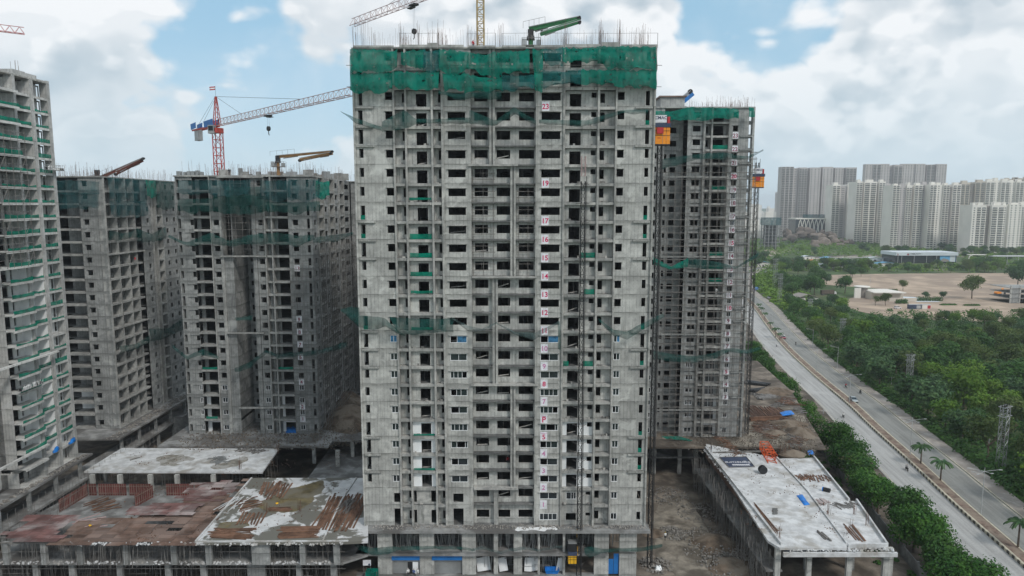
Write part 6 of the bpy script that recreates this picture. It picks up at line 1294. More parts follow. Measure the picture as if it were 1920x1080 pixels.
planks('loose brown planks behind the right front bundle', ((520, 992), (602, 990)), Z, 8, 'wood', None, .26, jit=.04); planks('slanting row of brown beams at the back of the stained slab', ((495, 930), (513, 902)), Z, 7, 'wood', None, .3, spread=1.1); planks('second slanting row of brown beams at the back of the stained slab', ((510, 938), (532, 905)), Z, 7, 'wood', None, .3, spread=1.0)
planks('short upright-looking stack of brown boards left of centre on the stained slab', ((462, 985), (476, 960)), Z, 8, 'wood', None, .3, spread=1.2, jit=.05); planks('brown boards laid across the middle of the stained slab', ((503, 955), (545, 955)), Z, 8, 'wood', None, .3, jit=.04); planks('dark boards scattered along the left edge of the stained slab', ((440, 950), (490, 938)), Z, 10, 'wood', None, .25, spread=1.2, jit=.2)
planks('pale timber scattered at the left edge of the stained slab', ((420, 960), (455, 930)), Z, 9, 'deck', None, .2, spread=1.3, jit=.15); planks('dark timber lying in the slot near the central tower', ((616, 1000), (660, 925)), Z, 22, 'wood', None, .3, spread=.7, jit=.05, layers=3); planks('steel props lying in the slot near the central tower', ((636, 965), (660, 935)), Z + .1, 14, 'scaf', None, .12, .1, spread=.9, jit=.12, name='prop_pile', piece='prop', cat='steel props')
planks('dark boards at the front of the white upper slab', ((246, 862), (262, 858)), Z, 3, 'scaf', None, .3); planks('grey steel frames heaped on the white upper slab', ((395, 868), (425, 858)), Z, 20, 'steel', 4, .1, .1, spread=1.2, jit=.7, name='frame_pile', piece='bar', cat='steel frames'); planks('second heap of steel frames on the white upper slab', ((470, 850), (490, 842)), Z, 16, 'scaf', 3.5, .1, .1, spread=1.2, jit=.7, name='frame_pile', piece='bar', cat='steel frames'); planks('third heap of steel frames near the back of the white upper slab', ((445, 848), (462, 840)), Z, 14, 'scaf', 3, .1, .1, spread=1.2, jit=.7, name='frame_pile', piece='bar', cat='steel frames')
planks('fallen beams leaning across the sunken bay', ((140, 985), (200, 972)), DECK - .3, 6, 'cranePale', None, .2, .12, spread=3, jit=.3, name='beam_pile', piece='beam', cat='beams'); planks('timber scattered on the floor of the sunken bay', ((165, 955), (215, 938)), 4.42, 14, 'wood', None, .2, spread=1.6, jit=.25)
planks('dark drain rail lying across the back of the white podium deck', ((1336, 849), (1440, 846)), Z, 3, 'scaf', None, .3, .1, jit=.0); planks('steel angles lying near the front right of the white deck', ((1536, 998), (1556, 1015)), Z, 5, 'scaf', None, .22, .15, jit=.06, name='steel_pile', piece='bar', cat='steel bars'); planks('brown board strip along the left side of the white deck', ((1413, 942), (1460, 1003)), Z, 4, 'wood', None, .16, jit=.02)
planks('broken timber along the gutter strip of the white podium, upper part', ((1485, 882), (1515, 910)), DECK - .24, 14, 'wood', 3, .2, spread=1.4, jit=.4); planks('broken timber along the gutter strip of the white podium, middle part', ((1510, 880), (1545, 915)), DECK - .24, 16, 'wood', 3.5, .2, spread=1.3, jit=.4); planks('grey timber heap on the gutter strip near the outer corner', ((1574, 940), (1600, 955)), DECK - .24, 14, 'scaf', 3, .15, spread=1.4, jit=.5); planks('red-brown boards by the gutter strip kerb', ((1530, 938), (1545, 946)), DECK - .24, 7, 'ply', 2.5, .5, spread=.8, jit=.2); planks('long pale timber on the outer strip near the front', ((1592, 985), (1620, 1017)), DECK - .24, 5, 'wood', None, .2, spread=1.2, jit=.03)
planks('brown reinforcing steel bundle behind the right tower', ((1418, 762), (1448, 788)), Z, 26, 'rebar', None, .2, .14, spread=1.0, jit=.03, name='steel_pile', piece='bar', cat='steel bars', layers=3); planks('second reinforcing steel bundle right of the first', ((1440, 765), (1462, 780)), Z, 14, 'wood', None, .25, .14, spread=1.2, jit=.08, name='steel_pile', piece='bar', cat='steel bars'); planks('dark steel pipes stacked behind the right tower', ((1412, 735), (1436, 732)), Z, 12, 'dark', 7, .3, .25, jit=.03, name='pipe_pile', piece='pipe', cat='pipes', layers=3); planks('grey steel pipes stacked next to the dark pipes', ((1425, 748), (1448, 744)), Z, 14, 'scaf', 7, .3, .25, jit=.03, name='pipe_pile', piece='pipe', cat='pipes', layers=2)
planks('dark steel stack farthest behind the right tower', ((1405, 718), (1432, 722)), Z, 12, 'dark', 8, .4, .3, jit=.1, name='pipe_pile', piece='pipe', cat='pipes'); planks('rusty steel heap spilling behind the right tower', ((1420, 797), (1452, 800)), Z, 24, 'rebar', 7, .14, .12, spread=1.4, jit=.35, name='steel_pile', piece='bar', cat='steel bars'); planks('long rusty girder lying across the yard behind the right tower', ((1404, 789), (1465, 786)), Z, 3, 'wood', None, .4, .5, jit=.01, name='girder_pile', piece='girder', cat='girder')
# orange lattice section, banner, drum, tarps
p0, p1 = G_((1424, 842))[0], G_((1446, 869))[0]; t = thing('crane_section', 'bright orange lattice crane section lying on the white podium deck', 'crane section', (*p0.xy, DECK + .02)); b = lattice(MB(), (.9, -.2, .95), p1 - p0 + Vector((.3, 0, .93)), 1.8, 1.8, 1.7, .1, rd=.06); b.build('lattice_frame', M['orange'], t)
q4 = G_((1349, 858), (1399, 857), (1415, 876), (1367, 877)); cn = sum(q4, Vector()) / 4; t = thing('banner', 'navy advertising banner with white script lying on the white podium deck', 'banner', (*cn.xy, DECK + .02))
b = MB(); b.prism([(p.x - cn.x, p.y - cn.y) for p in (q4[3], q4[2], q4[1], q4[0])], 0, .05); b.build('sheet', M['navy'], t); b = MB(); k4 = [p - cn for p in q4]; [b.bar(a + Vector((0, 0, .09 - a.z)), c + Vector((0, 0, .09 - c.z)), .12) for a, c in zip(k4, k4[1:] + k4[:1])]; [b.rod(a.lerp(k4[1], f), a.lerp(k4[1], f) + Vector((0, 0, .7)), .03, 4) for a in (k4[0],) for f in (0, .33, .66, 1)]; b.build('frame', M['scaf'], t)
o = text('Signature', 1.5, M['sign'], t, (.2, -.2, .07), .01, (0, 0, R(180)), .3); b = MB(); [b.box(-1.6 + i * .42, -1.25 + i * .42, -2.0, -1.3, .06, .09) for i in range(9)]; b.build('strap_line', M['sign'], t)
p = gp(1430, 888, DECK); t = thing('cable_drum', 'round black cable drum standing on the white podium deck', 'drum', (p.x, p.y, DECK)); b = MB(); [b.rod((0, y, .85), (0, y + .1, .85), .85, 20, cap=True) for y in (-.4, .4)]; b.build('flange', M['dark'], t); b = MB(); b.rod((0, -.3, .85), (0, .4, .85), .6, 16); b.build('core', M['tyre'], t)
p = gp(1550, 922, DECK - .25); t = thing('barrel', 'blue-topped dark barrel lying in the gutter strip', 'barrel', (p.x, p.y, DECK - .24)); b = MB(); b.rod((-.5, .4, .4), (.5, -.4, .4), .4, 12, cap=True); b.build('body', M['dark'], t); b = MB(); b.rod((-.5, .4, .4), (-.62, .5, .4), .41, 12, cap=True); b.build('lid', M['tarp'], t)
def tarp(label, pts, z, m='tarp', h=.25, name='tarpaulin'):
    P = G_(*pts, z=z); c = sum(P, Vector()) / len(P); b = MB(); n = 7; vs = []
    for j in range(n + 1):
        for i in range(n + 1):
            u, v = i / n, j / n; p = P[0].lerp(P[1], u).lerp(P[3].lerp(P[2], u), v) - c; e = min(u, v, 1 - u, 1 - v); p.z = .03 + h * (.3 + abs(mnoise.noise(p * 1.6))) * min(1, e * 5) + .05 * (e > 0); p += Vector((mnoise.noise(p * 2 + Vector((5, 0, 0))), mnoise.noise(p * 2), 0)) * .15; vs.append(p)
    b.mesh(vs, [(j * (n + 1) + i, j * (n + 1) + i + 1, (j + 1) * (n + 1) + i + 1, (j + 1) * (n + 1) + i) for j in range(n) for i in range(n)]); return tag(b.build(name, M[m], None, (c.x, c.y, z), smooth=True), label, 'tarpaulin')
tarp('bright blue tarpaulin strip crumpled on the white podium deck', ((1493, 929), (1504, 927), (1519, 947), (1508, 948)), DECK + .01); tarp('blue tarpaulin sheet in the yard behind the right tower', ((1462, 773), (1484, 770), (1490, 777), (1467, 780)), DECK + .5, h=.5)
tarp('blue sheet lying at the back corner of the white podium', ((1512, 846), (1524, 844), (1527, 852), (1516, 853)), DECK + .02); tarp('yellow sack on the brown formwork', ((167, 985), (171, 984.5), (171, 986.5), (167.5, 987)), DECK + .05, 'yellow', .25, 'sack'); tarp('yellow scrap of sheet on the muddy slab patch', ((517, 943), (521, 942.5), (522, 945), (518, 945.5)), DECK + .02, 'yellow', .15); tarp('square grey mat on the white podium deck', ((1448, 953), (1458, 953), (1458, 965), (1448, 965)), DECK + .01, 'compound', .05)
tarp('blue tarpaulin heap on the ground floor of the left-centre tower', ((536, 803), (556, 803), (558, 812), (536, 812)), DECK + .05, h=1.0); tarp('white sheet on the rubble by the lattice hoist foot', ((1228, 1064), (1240, 1064), (1242, 1072), (1228, 1073)), .0, 'white', 1.0)
tag(blob(G_((962, 989), (985, 987), (1005, 988), (1040, 988), (1050, 993), (1020, 995), (985, 994), (965, 995)), DECK + .006, M['white'], 'cement_spill'), 'pale cement spill at the foot of the central tower core', 'cement spill', None, 'stuff')
for i, (x, n) in enumerate(((120, 3), (88, 2))): b = MB(); pass
for lb, x, y, n_ in (('blue tarpaulin bundle on a low balcony of the far left tower, right', 144.0, .1, 3), ('blue tarpaulin bundle on a low balcony of the far left tower, middle', 138.6, .1, 2)):
    b = MB(); vs = []; q = random.Random(n_)
    for j in range(5):
        for i in range(8): a = i * 6.283 / 8; rr = (.6, .75, .5, .42, .1)[j] * q.uniform(.6, 1.3); vs.append((rr * .5 * math.cos(a), rr * 1.5 * math.sin(a) + j * .12, j * (.22 + .06 * q.random())))
    b.mesh(vs, [(j * 8 + i, j * 8 + (i + 1) % 8, (j + 1) * 8 + (i + 1) % 8, (j + 1) * 8 + i) for j in range(4) for i in range(8)]); tag(b.build('tarpaulin', M['tarp'], None, (XA + .4, x, S(1)), smooth=True), lb, 'tarpaulin')
# white boards leaning in the shop bays, blue skip, notice board, green drum
def boards(label, x, n, w, lean): 
    t = thing('leaning_boards', label, 'boards', (x, 112.9, .25))
    for i in range(n): o = shared(('lb', w), 'board', M['white'], lambda b: b.box(-w / 2, w / 2, 0, .05, 0, 2.3), t, (i * .35, i * .12, .01)); o.rotation_euler = (R(-14 - i * 2), R(lean), 0)
boards('fan of white boards leaning in the fifth shop bay from the left', mx(900), 5, .9, -8); boards('white boards leaning beside a column, left of the double-leaf stack', mx(941), 3, .8, -10); boards('wide white boards leaning between two slim columns', mx(990), 4, 1.3, 3); boards('white boards leaning near the yellow hoist bay', mx(1046), 3, .7, 12)
t = thing('skip', 'blue skip in the bay left of the yellow hoist', 'skip', (mx(1035), 112.6, .25)); b = MB(); b.mesh([(-1, -.5, 0), (1, -.5, 0), (1, .5, 0), (-1, .5, 0), (-1.2, -.7, .7), (1.2, -.7, .7), (1.2, .7, .7), (-1.2, .7, .7)], [(3, 2, 1, 0), (0, 1, 5, 4), (1, 2, 6, 5), (2, 3, 7, 6), (3, 0, 4, 7)]); b.build('tub', M['tarp'], t); b = MB(); [b.bar((x, -.72, .68), (x, .72, .68), .08) for x in (-1.2, 1.2)]; [b.bar((-1.2, y, .68), (1.2, y, .68), .08) for y in (-.72, .72)]; b.build('rim', M['tarp'], t)
t = thing('notice_board', 'white notice board on posts left of the shop shutters', 'notice board', (mx(690), 111.6, 0)); b = MB(); b.box(-.7, .7, -.04, .04, 2.1, 3.1); b.build('board', M['sign'], t); b = MB(); [b.rod((x, .06, 0), (x, .06, 3.1), .04, 5) for x in (-.6, .6)]; b.build('post', M['scaf'], t); b = MB(); b.rod((.4, -.05, 2.3), (.4, -.06, 2.3), .2, 8, cap=True); b.build('emblem', M['navy'], t)
t = thing('netted_stall', 'small green netted enclosure below the white notice board', 'enclosure', (mx(701), 110.6, 0)); b = MB(); [b.rod((x, y, 0), (x, y, 1.9), .04, 5) for x in (-1, 1) for y in (-.7, .7)]; b.build('post', M['scaf'], t); b = MB(); b.box(-1, 1, -.7, .7, .1, 1.75); b.build('net_wall', M['net'], t)
# rubble and site dirt
def rubble(name, label, cells, n, s0, s1, m, cat='rubble'):
    b = MB(); base = [(-1, 0, 0), (1, 0, 0), (0, -1, 0), (0, 1, 0), (0, 0, -1), (0, 0, 1)]; fc = [(0, 2, 5), (2, 1, 5), (1, 3, 5), (3, 0, 5), (2, 0, 4), (1, 2, 4), (3, 1, 4), (0, 3, 4)]
    for _ in range(n):
        cx_, cy_, r_, hh, z0 = cells[rnd.randrange(len(cells))]; rr = r_ * rnd.random() ** .6; a = rnd.uniform(0, 6.283); s = rnd.uniform(s0, s1); c = Vector((cx_ + rr * math.cos(a), cy_ + rr * math.sin(a), z0 + hh * max(0, 1 - rr / r_) * rnd.random() + s * .3)); rot = Matrix.Rotation(rnd.uniform(0, 6), 3, Vector((rnd.gauss(0, 1), rnd.gauss(0, 1), 1)).normalized())
        b.mesh([c + rot @ Vector((v[0] * s * rnd.uniform(.6, 1.3), v[1] * s * rnd.uniform(.6, 1.2), v[2] * s * rnd.uniform(.4, .9))) for v in base], fc)
    return tag(b.build(name, M[m]), label, cat, None, 'stuff')
cell = lambda px, py, r_, hh, z: (*gp(px, py, z).xy, r_, hh, z)
rubble('rubble', 'broken concrete and stones along the dirt track', [cell(*c) for c in ((1262, 1000, 3, .4, 0), (1330, 1010, 5, 1.2, 0), (1345, 1040, 6, 1.4, 0), (1365, 1060, 5, 1.2, 0), (1310, 960, 5, .8, 0), (1250, 930, 5, .5, 0), (1230, 1060, 3, .8, 0), (1385, 1050, 4, .8, 0))], 2400, .06, .30, 'rubble')
rubble('debris', 'splintered timber and rubble round the left-centre tower foot', [cell(*c) for c in ((400, 822, 8, .4, DECK), (470, 820, 9, .9, DECK), (540, 822, 8, .4, DECK), (620, 820, 9, 2.5, DECK), (650, 812, 9, 3.0, DECK), (670, 790, 8, 3, DECK), (640, 780, 8, 2, DECK))], 3000, .06, .26, 'rubble_d')
rubble('debris', 'earth and rubble spread over the yard beside the right tower', [cell(*c) for c in ((1340, 832, 10, .3, DECK), (1400, 832, 9, .4, DECK), (1470, 800, 9, .9, DECK), (1500, 790, 9, 1.2, DECK), (1440, 822, 9, .4, DECK), (1490, 830, 6, .8, DECK), (1505, 846, 3, 1.2, DECK))], 2600, .05, .22, 'rubble_d')
rubble('debris', 'dusty rubble along the open podium edges of the central tower', [((i - 30) * .8, 112 + (i % 3) * .3, .8, .25, DECK) for i in range(60)], 700, .05, .2, 'rubble')
rubble('debris', 'rubble along the ledge below the far left towers', [(-95.2, 112 + i * 1.8, .7, .4, DECK) for i in range(20)] + [(-95.5, 158 + i * 1.8, 1.4, .5, DECK) for i in range(24)], 900, .08, .3, 'rubble')
struct(blob(G_((1225, 930), (1290, 930), (1330, 1000), (1380, 1085), (1225, 1085), z=0), .0, M['track'], 'dirt_track'))
struct(blob(G_((1405, 760), (1500, 760), (1525, 820), (1520, 838), (1330, 838), (1400, 815)), DECK - .045, M['track'], 'dirt_patch'))
rebars(PR, [(gp(x, y, DECK).x - 52 + rnd.gauss(0, .2), gp(x, y, DECK).y - 128 + rnd.gauss(0, .2)) for x, y in ((1470, 852), (1480, 850), (1461, 850), (1553, 965), (1602, 965), (1625, 985), (1595, 1000), (1460, 1010), (1500, 850)) for _ in range(9)], DECK, 1.0, 2.8, .025)
rebars(PL, [(gp(x, y, DECK).x + 50 + rnd.gauss(0, .25), gp(x, y, DECK).y - 120 + rnd.gauss(0, .25)) for x, y in ((668, 950), (676, 950), (676, 965), (500, 960), (640, 985), (450, 880), (520, 850), (560, 960)) for _ in range(9)], DECK, .8, 3.0, .025)
rubble('spill', 'ragged cement spill along the front and left edges of the decks', [(-73 + i * .95, 107 + (.1 if i % 2 else -.15), .5, .1, DECK - .3) for i in range(48)] + [(44.1, 106 + i * .9, .5, .1, DECK - .2) for i in range(50)] + [(45 + i * .7, 105.3, .5, .1, DECK - .5) for i in range(25)] + [(-110 + i * 1.0, 108.3, .5, .12, 4.3) for i in range(80)], 1500, .06, .32, 'deck')
rubble('litter', 'small scraps of timber and dust scattered on the decks', [(*gp(rnd.uniform(250, 640), rnd.uniform(842, 1012), DECK).xy, 2, .02, DECK) for _ in range(70)] + [(*gp(rnd.uniform(1400, 1600), rnd.uniform(850, 1010), DECK).xy, 1.6, .02, DECK) for _ in range(40)], 900, .04, .16, 'wood')
M['heap'] = mat('brown_soil', (.12, .09, .066), .95, .4, .6, c2=(.20, .165, .13), bump=.6)
def heap(label, px, py, z, rx, ry, h, seed, m='heap'):
    p = gp(px, py, z); q = random.Random(seed); b = MB(); nu, nv = 22, 7; vs = []
    for j in range(nv + 1):
        for i in range(nu):
            a = i * 6.283 / nu; f = 1 - j / nv; w = 1 + .35 * mnoise.noise(Vector((math.cos(a) * 1.3 + seed, math.sin(a) * 1.3, f))); zz = h * (1 - f ** 1.5) * (1 + .3 * mnoise.noise(Vector((math.cos(a) * 2 * f, math.sin(a) * 2 * f + seed, 2)))); vs.append((rx * f * w * math.cos(a), ry * f * w * math.sin(a), zz - .03))
    b.mesh(vs, [(j * nu + i, j * nu + (i + 1) % nu, (j + 1) * nu + (i + 1) % nu, (j + 1) * nu + i) for j in range(nv) for i in range(nu)]); return tag(b.build('soil_heap', M[m], None, (p.x, p.y, z), smooth=True), label, 'soil heap')
for i, (lb, x, y, z, rx, ry, h) in enumerate((('dark brown soil heap at the back corner of the white podium', 1485, 852, DECK, 3.2, 1.8, 1.2), ('low soil heap in the yard right of the steel bundles', 1480, 795, DECK, 5, 3, 1.2), ('soil heap by the yard edge under the roadside trees', 1500, 812, DECK, 4, 4, 1.6), ('grey soil heap beside the long girder in the yard', 1452, 812, DECK, 3.5, 2, .9), ('earth bank behind the dark pipes in the yard', 1450, 735, DECK, 6, 4, 1.5), ('brown earth bank rising right of the left-centre tower', 655, 790, DECK, 8, 9, 4.5), ('brown earth bank behind the first one, beside the scaffold', 640, 760, DECK, 8, 10, 4.0), ('rubble mound in the dirt track beside the white podium', 1340, 1020, 0, 5, 4, 1.6), ('low mound in the dirt track, nearer the viewer', 1370, 1062, 0, 4, 4, 1.3), ('small mound by the lattice hoist foot', 1228, 1000, 0, 2.5, 2, .8))): heap(lb, x, y, z, rx, ry, h, i * 5 + 2)
for i, (x0, y0, x1, y1, m_) in enumerate(((1430, 805, 1475, 812, 'wood'), (1440, 752, 1490, 762, 'scaf'), (1330, 836, 1400, 834, 'wood'), (1470, 822, 1510, 826, 'scaf'))): planks(('loose timber strewn before the soil heaps in the yard', 'scattered grey tubes at the yard middle', 'dark timber along the back edge of the white podium', 'grey tubes strewn near the yard corner')[i], ((x0, y0), (x1, y1)), DECK + .02, 22, m_, 3.5, .16, .1, spread=2.2, jit=.6, name='timber_scatter', piece='bar', cat='timber')
for i in range(9):
    x, y = rnd.uniform(1415, 1500), 824 - i * 11; planks(f"{('loose boards', 'rusty rods', 'grey pipes')[i % 3]} strewn in the yard behind the right tower, {ORD[i + 1]} lot from the near end", ((x, y), (x + rnd.uniform(14, 30), y + rnd.uniform(-6, 8))), DECK + .05, 12, ('wood', 'rebar', 'scaf')[i % 3], None, .18, .1, spread=1.6, jit=.45, name=('board_scatter', 'rod_scatter', 'pipe_scatter')[i % 3], piece=('board', 'rod', 'pipe')[i % 3], cat=('boards', 'rods', 'pipes')[i % 3])
# ------------------------------------------------------------------ far field
struct(blob([Vector((x, y, 0)) for x, y in ((205, 425), (222, 378), (300, 372), (420, 385), (620, 400), (640, 640), (480, 650), (330, 640), (262, 620), (235, 560), (300, 520), (240, 480))], .0, M['sand'], 'sandy_lot'))
struct(blob([gp(x, y) for x, y in ((1420, 470), (1480, 462), (1492, 470), (1450, 478), (1425, 488))], .0, M['paleearth'], 'dirt_patch')); struct(blob([gp(x, y) for x, y in ((1420, 458), (1445, 458), (1440, 466), (1420, 468))], .01, M['sand'], 'dirt_patch'))
M['wallw'] = mat('white_render', (.73, .70, .645), .8, .06, .05); M['wallg'] = mat('mauve_render', (.46, .435, .425), .8, .06, .05); M['wallb'] = mat('beige_render', (.55, .50, .43), .8, .06, .05); M['wallt'] = mat('taupe_render', (.27, .245, .22), .8, .1, .05); M['winfar'] = mat('far_window', (.15, .155, .155), .4, .3); M['pale'] = mat('pale_sheet', (.55, .60, .63), .6, .1, .1); M['bluesheet'] = mat('blue_sheet_roof', (.12, .36, .58), .6, .2, .1); M['orsheet'] = mat('orange_sheet_roof', (.60, .20, .09), .7, .2, .1); M['boulder'] = mat('boulder', (.215, .175, .145), .95, .3, .06, c2=(.11, .092, .08), bump=.4)
def far_tower(label, x0, x1, yt, yb, Y, wings, wm='wallw', am='wallg', fl=3.1, depth=26, grp=None, zb=0.0, heads=True, bays=2):
    """slab block built of projecting and set-back wings, each with its columns of windows and balconies"""
    a, c = yp(x0, yt, Y), yp(x1, yt, Y); h = a.z; W_ = c.x - a.x; t = thing('apartment_block', label, 'apartment block', (a.x, Y, zb), 0, grp); u = 0.0; tot = sum(w for w, _, _ in wings)
    for w, rec, kind in wings:
        ww = W_ * w / tot; hh = h - zb - (2.5 if rec > 3 else 0) - (rnd.uniform(0, 2)); m = am if kind in 'gs' else wm
        b = MB(); b.box(u + .05, u + ww - .05, rec, depth, 0, hh); b.build('wing', M[m], t)
        wn = MB(); sl = MB(); nf = int(hh / fl)
        for f in range(nf):
            z = f * fl + .9
            if kind == 'b':                        # balcony stack
                k = bays
                for i in range(k):
                    q0, q1 = u + ww * (i + .12) / k, u + ww * (i + .88) / k; wn.box(q0, q1, rec - .04, rec + .01, z - .5, z + 1.5); sl.box(q0 - .2, q1 + .2, rec - 1.1, rec - .05, z - .9, z - .35)
            elif kind in 'wg':
                k = max(1, int(ww / 5))
                for i in range(k): q0 = u + ww * (i + .30) / k; wn.box(q0, q0 + 2.0, rec - .04, rec + .01, z - .1, z + 1.4)
            elif kind == 's': wn.box(u + ww * .3, u + ww * .7, rec - .04, rec + .01, z, z + 1.2)
        wo = tag(wn.build('window', M['winfar'], t), kind='stuff')
        if sl.v: tag(sl.build('balcony', M[wm], t), kind='stuff')
        if heads and kind != 's': hb = MB(); hb.box(u + ww * .2, u + ww * .75, rec + 2, rec + 8, hh, hh + rnd.uniform(2.2, 4.5)); hb.build('roof_room', M[m], t)
        u += ww
    return t
gA = 'mauve-grey tower slabs on the skyline'; gB = 'white apartment blocks on the right skyline'
far_tower('tall mauve-grey slab tower left on the skyline, above the boulders', 1466, 1607, 312, 460, 1250, [(3.5, 0, 'b'), (1.6, 5, 's'), (2.2, 1, 'b'), (.8, 6, 's'), (3, 0, 'w'), (.6, 6, 's'), (3, 1, 'w'), (.7, 6, 's'), (2.4, 3, 'w'), (.5, 6, 's'), (3, 0, 'b')], 'wallg', 'wallg', grp=None, heads=False, bays=3, depth=16)
far_tower('tall mauve-grey slab tower behind the white blocks', 1624, 1776, 307, 400, 1400, [(1.6, 1, 'w'), (2, 0, 'b'), (2, 2, 'w'), (1, 6, 's'), (2, 0, 'b'), (3, 2, 'g'), (2.2, 0, 'w'), (.6, 6, 's'), (2, 3, 'b'), (2.4, 0, 'g')], 'wallg', 'wallg', heads=False, bays=2, depth=12)
far_tower('white apartment block at the left end of the white row, behind the boulders', 1562, 1607, 344, 445, 1130, [(1.6, 0, 'b'), (1.6, 4, 's'), (1.8, 1, 'w')]); far_tower('white apartment block with deep balcony shafts, second in the white row', 1607, 1661, 340, 447, 1080, [(1.4, 0, 'b'), (.5, 4, 's'), (3, 1, 'b'), (.5, 4, 's'), (1.5, 0, 'b')])
far_tower('grey-flanked narrow white block, third in the white row', 1660, 1676, 347, 447, 1130, [(1, 0, 'g')]); far_tower('tall white block with brown lower panels, centre of the white row', 1675, 1745, 345, 462, 1000, [(1.4, 0, 'b'), (1.4, 3, 'g'), (1, 1, 'b'), (.5, 5, 's'), (1.5, 0, 'b'), (1.5, 3, 'g')]); far_tower('tall white block right of centre in the white row', 1745, 1804, 344, 464, 990, [(1.3, 0, 'b'), (1.3, 2, 'w'), (1.2, 0, 'b'), (.7, 4, 's'), (1.6, 1, 'b')])
far_tower('beige-topped block behind the right end of the white row', 1803, 1850, 341, 440, 1150, [(1.2, 0, 'b'), (.8, 4, 's'), (1.4, 1, 'b')], 'wallb', 'wallt'); far_tower('white block behind the nearest right block', 1850, 1921, 338, 440, 1150, [(1.4, 0, 'b'), (1, 3, 'w'), (1.4, 0, 'b'), (1, 3, 'w'), (1.2, 0, 'b')], 'wallw', 'wallb'); far_tower('nearest white and taupe block at the right picture edge', 1824, 1945, 382, 472, 930, [(1, 0, 'w'), (2, 1, 'b'), (1, 4, 's'), (2.6, 0, 'b'), (1, 3, 'w'), (2.6, 0, 'w'), (1.4, 3, 'b'), (1.6, 0, 'w')], 'wallw', 'wallt')
for i, (x0, x1, yt) in enumerate(((1886, 1912, 336), (1900, 1935, 334))): far_tower(f"distant beige roof block behind the white row, {('left', 'right')[i]}", x0, x1, yt, 400, 1320, [(1, 0, 'b'), (.4, 3, 's'), (1, 0, 'w')], 'wallb', 'wallb')
far_tower('slim distant tower left of the mauve-grey slab tower', 1460.5, 1466, 359, 430, 1900, [(1, 0, 'w')], 'wallg', 'wallg', heads=False)
# hazy city beyond
b = MB(); q = random.Random(9)
for _ in range(900):
    Y = q.uniform(1500, 4800); X = Y * q.uniform(-.9, .95); w = q.uniform(10, 40); h = q.choice((6, 9, 12, 15, 20)) * (1 + .5 * q.random()) + (q.random() < .05) * q.uniform(20, 60); b.box(X, X + w, Y, Y + w * .8, 0, h)
for _ in range(420):
    Y = q.uniform(1350, 4200); X = Y * q.uniform(.335, .415); w = q.uniform(10, 34); h = q.choice((7, 10, 13, 17, 24)) * (1 + .6 * q.random()) + (q.random() < .06) * q.uniform(20, 50); b.box(X, X + w, Y, Y + w * .8, 0, h)
tag(b.build('city', M['wallw']), 'hazy low city spreading to the horizon', 'city', None, 'stuff')
# green-netted frame under construction left of the boulders, glass hall with white lattice, boulder hill
t = thing('netted_building', 'green netted unfinished block left of the boulder hill', 'building', (gp(1436, 438, 20).x * .86, 1000, 0)); xa, xb = yp(1435, 420, 1000).x - t.location.x, yp(1464, 420, 1000).x - t.location.x
zf_ = yp(1440, 422, 1000).z
for k in range(8): b = MB(); b.box(xa, xb, 0, 18, zf_ * k / 7 - .4, zf_ * k / 7); b.build('floor_slab', M['conc_b'], t)
for k in range(5): b = MB(); x = xa + (xb - xa - 1) * k / 4; b.box(x, x + 1, .3, 1.3, 0, zf_); b.box(x, x + 1, 15, 16, 0, zf_); b.build('column', M['conc_b'], t)
b = MB(); b.box(xa + 1, xb - 1, 9, 9.3, 0, zf_ - .5); b.build('core_wall', M['conc_in'], t); b = MB(); b.box(xa - .4, xb + .3, -.4, 18.4, yp(1440, 422, 1000).z + .01, yp(1440, 408, 1000).z); b.build('net_wrap', M['net_blue'], t)
t = thing('glass_hall', 'glass hall with white curved lattice strips behind the boulders', 'building', (yp(1492, 420, 1150).x, 1150, 0)); L = yp(1563, 420, 1150).x - t.location.x; zt, zb_ = yp(1500, 409, 1150).z, yp(1500, 441, 1150).z
b = MB(); b.box(0, L, .6, 30, 0, zt - 2); b.build('glass_wall', M['glass'], t); b = MB(); b.box(-1, L + 1, -1.5, 30, zt - 2, zt); b.build('roof', M['wallw'], t); b = MB(); b.box(L * .3, L, 3, 20, zt, zt + 6); b.build('upper_storey', M['net_blue'], t)
for i in range(9):
    b = MB(); x = L * (.12 + i * .105)
    for s_ in (-1, 1):
        pts = [Vector((x + s_ * 2.6 * math.sin(math.pi * k / 8), 0, zb_ + (zt - 2 - zb_) * k / 8)) for k in range(9)]
        for a_, c_ in zip(pts, pts[1:]): b.bar(a_, c_, 1.0, .5, upv=(0, 1, 0))
    b.build('lattice_strip', M['wallw'], t)
def rock(label, x, y, wpx, hpx, Y, seed):
    p = yp(x, y, Y); rw, rh = wpx / 2 * Y / F, hpx / 2 * Y / F; q = random.Random(seed); b = MB(); nu, nv = 11, 7; rw *= 1.12; rh *= 1.15; vs = []
    for j in range(nv + 1):
        for i in range(nu):
            a, e = i * 6.283 / nu, -math.pi / 2 + math.pi * j / nv; v = Vector((math.cos(a) * math.cos(e), math.sin(a) * math.cos(e), math.sin(e))); k = 1 + .38 * mnoise.noise(v * 1.5 + Vector((seed, 0, 0))) + .16 * mnoise.noise(v * 3.4 + Vector((0, seed, 0))); vs.append((v.x * rw * k, v.y * rw * k * .8, v.z * rh * k))
    b.mesh(vs, [(j * nu + i, j * nu + (i + 1) % nu, (j + 1) * nu + (i + 1) % nu, (j + 1) * nu + i) for j in range(nv) for i in range(nu)]); o = b.build('boulder', M['boulder'], None, p, q.uniform(-.4, .4)); return tag(o, label, 'boulder', 'granite boulders on the hill')
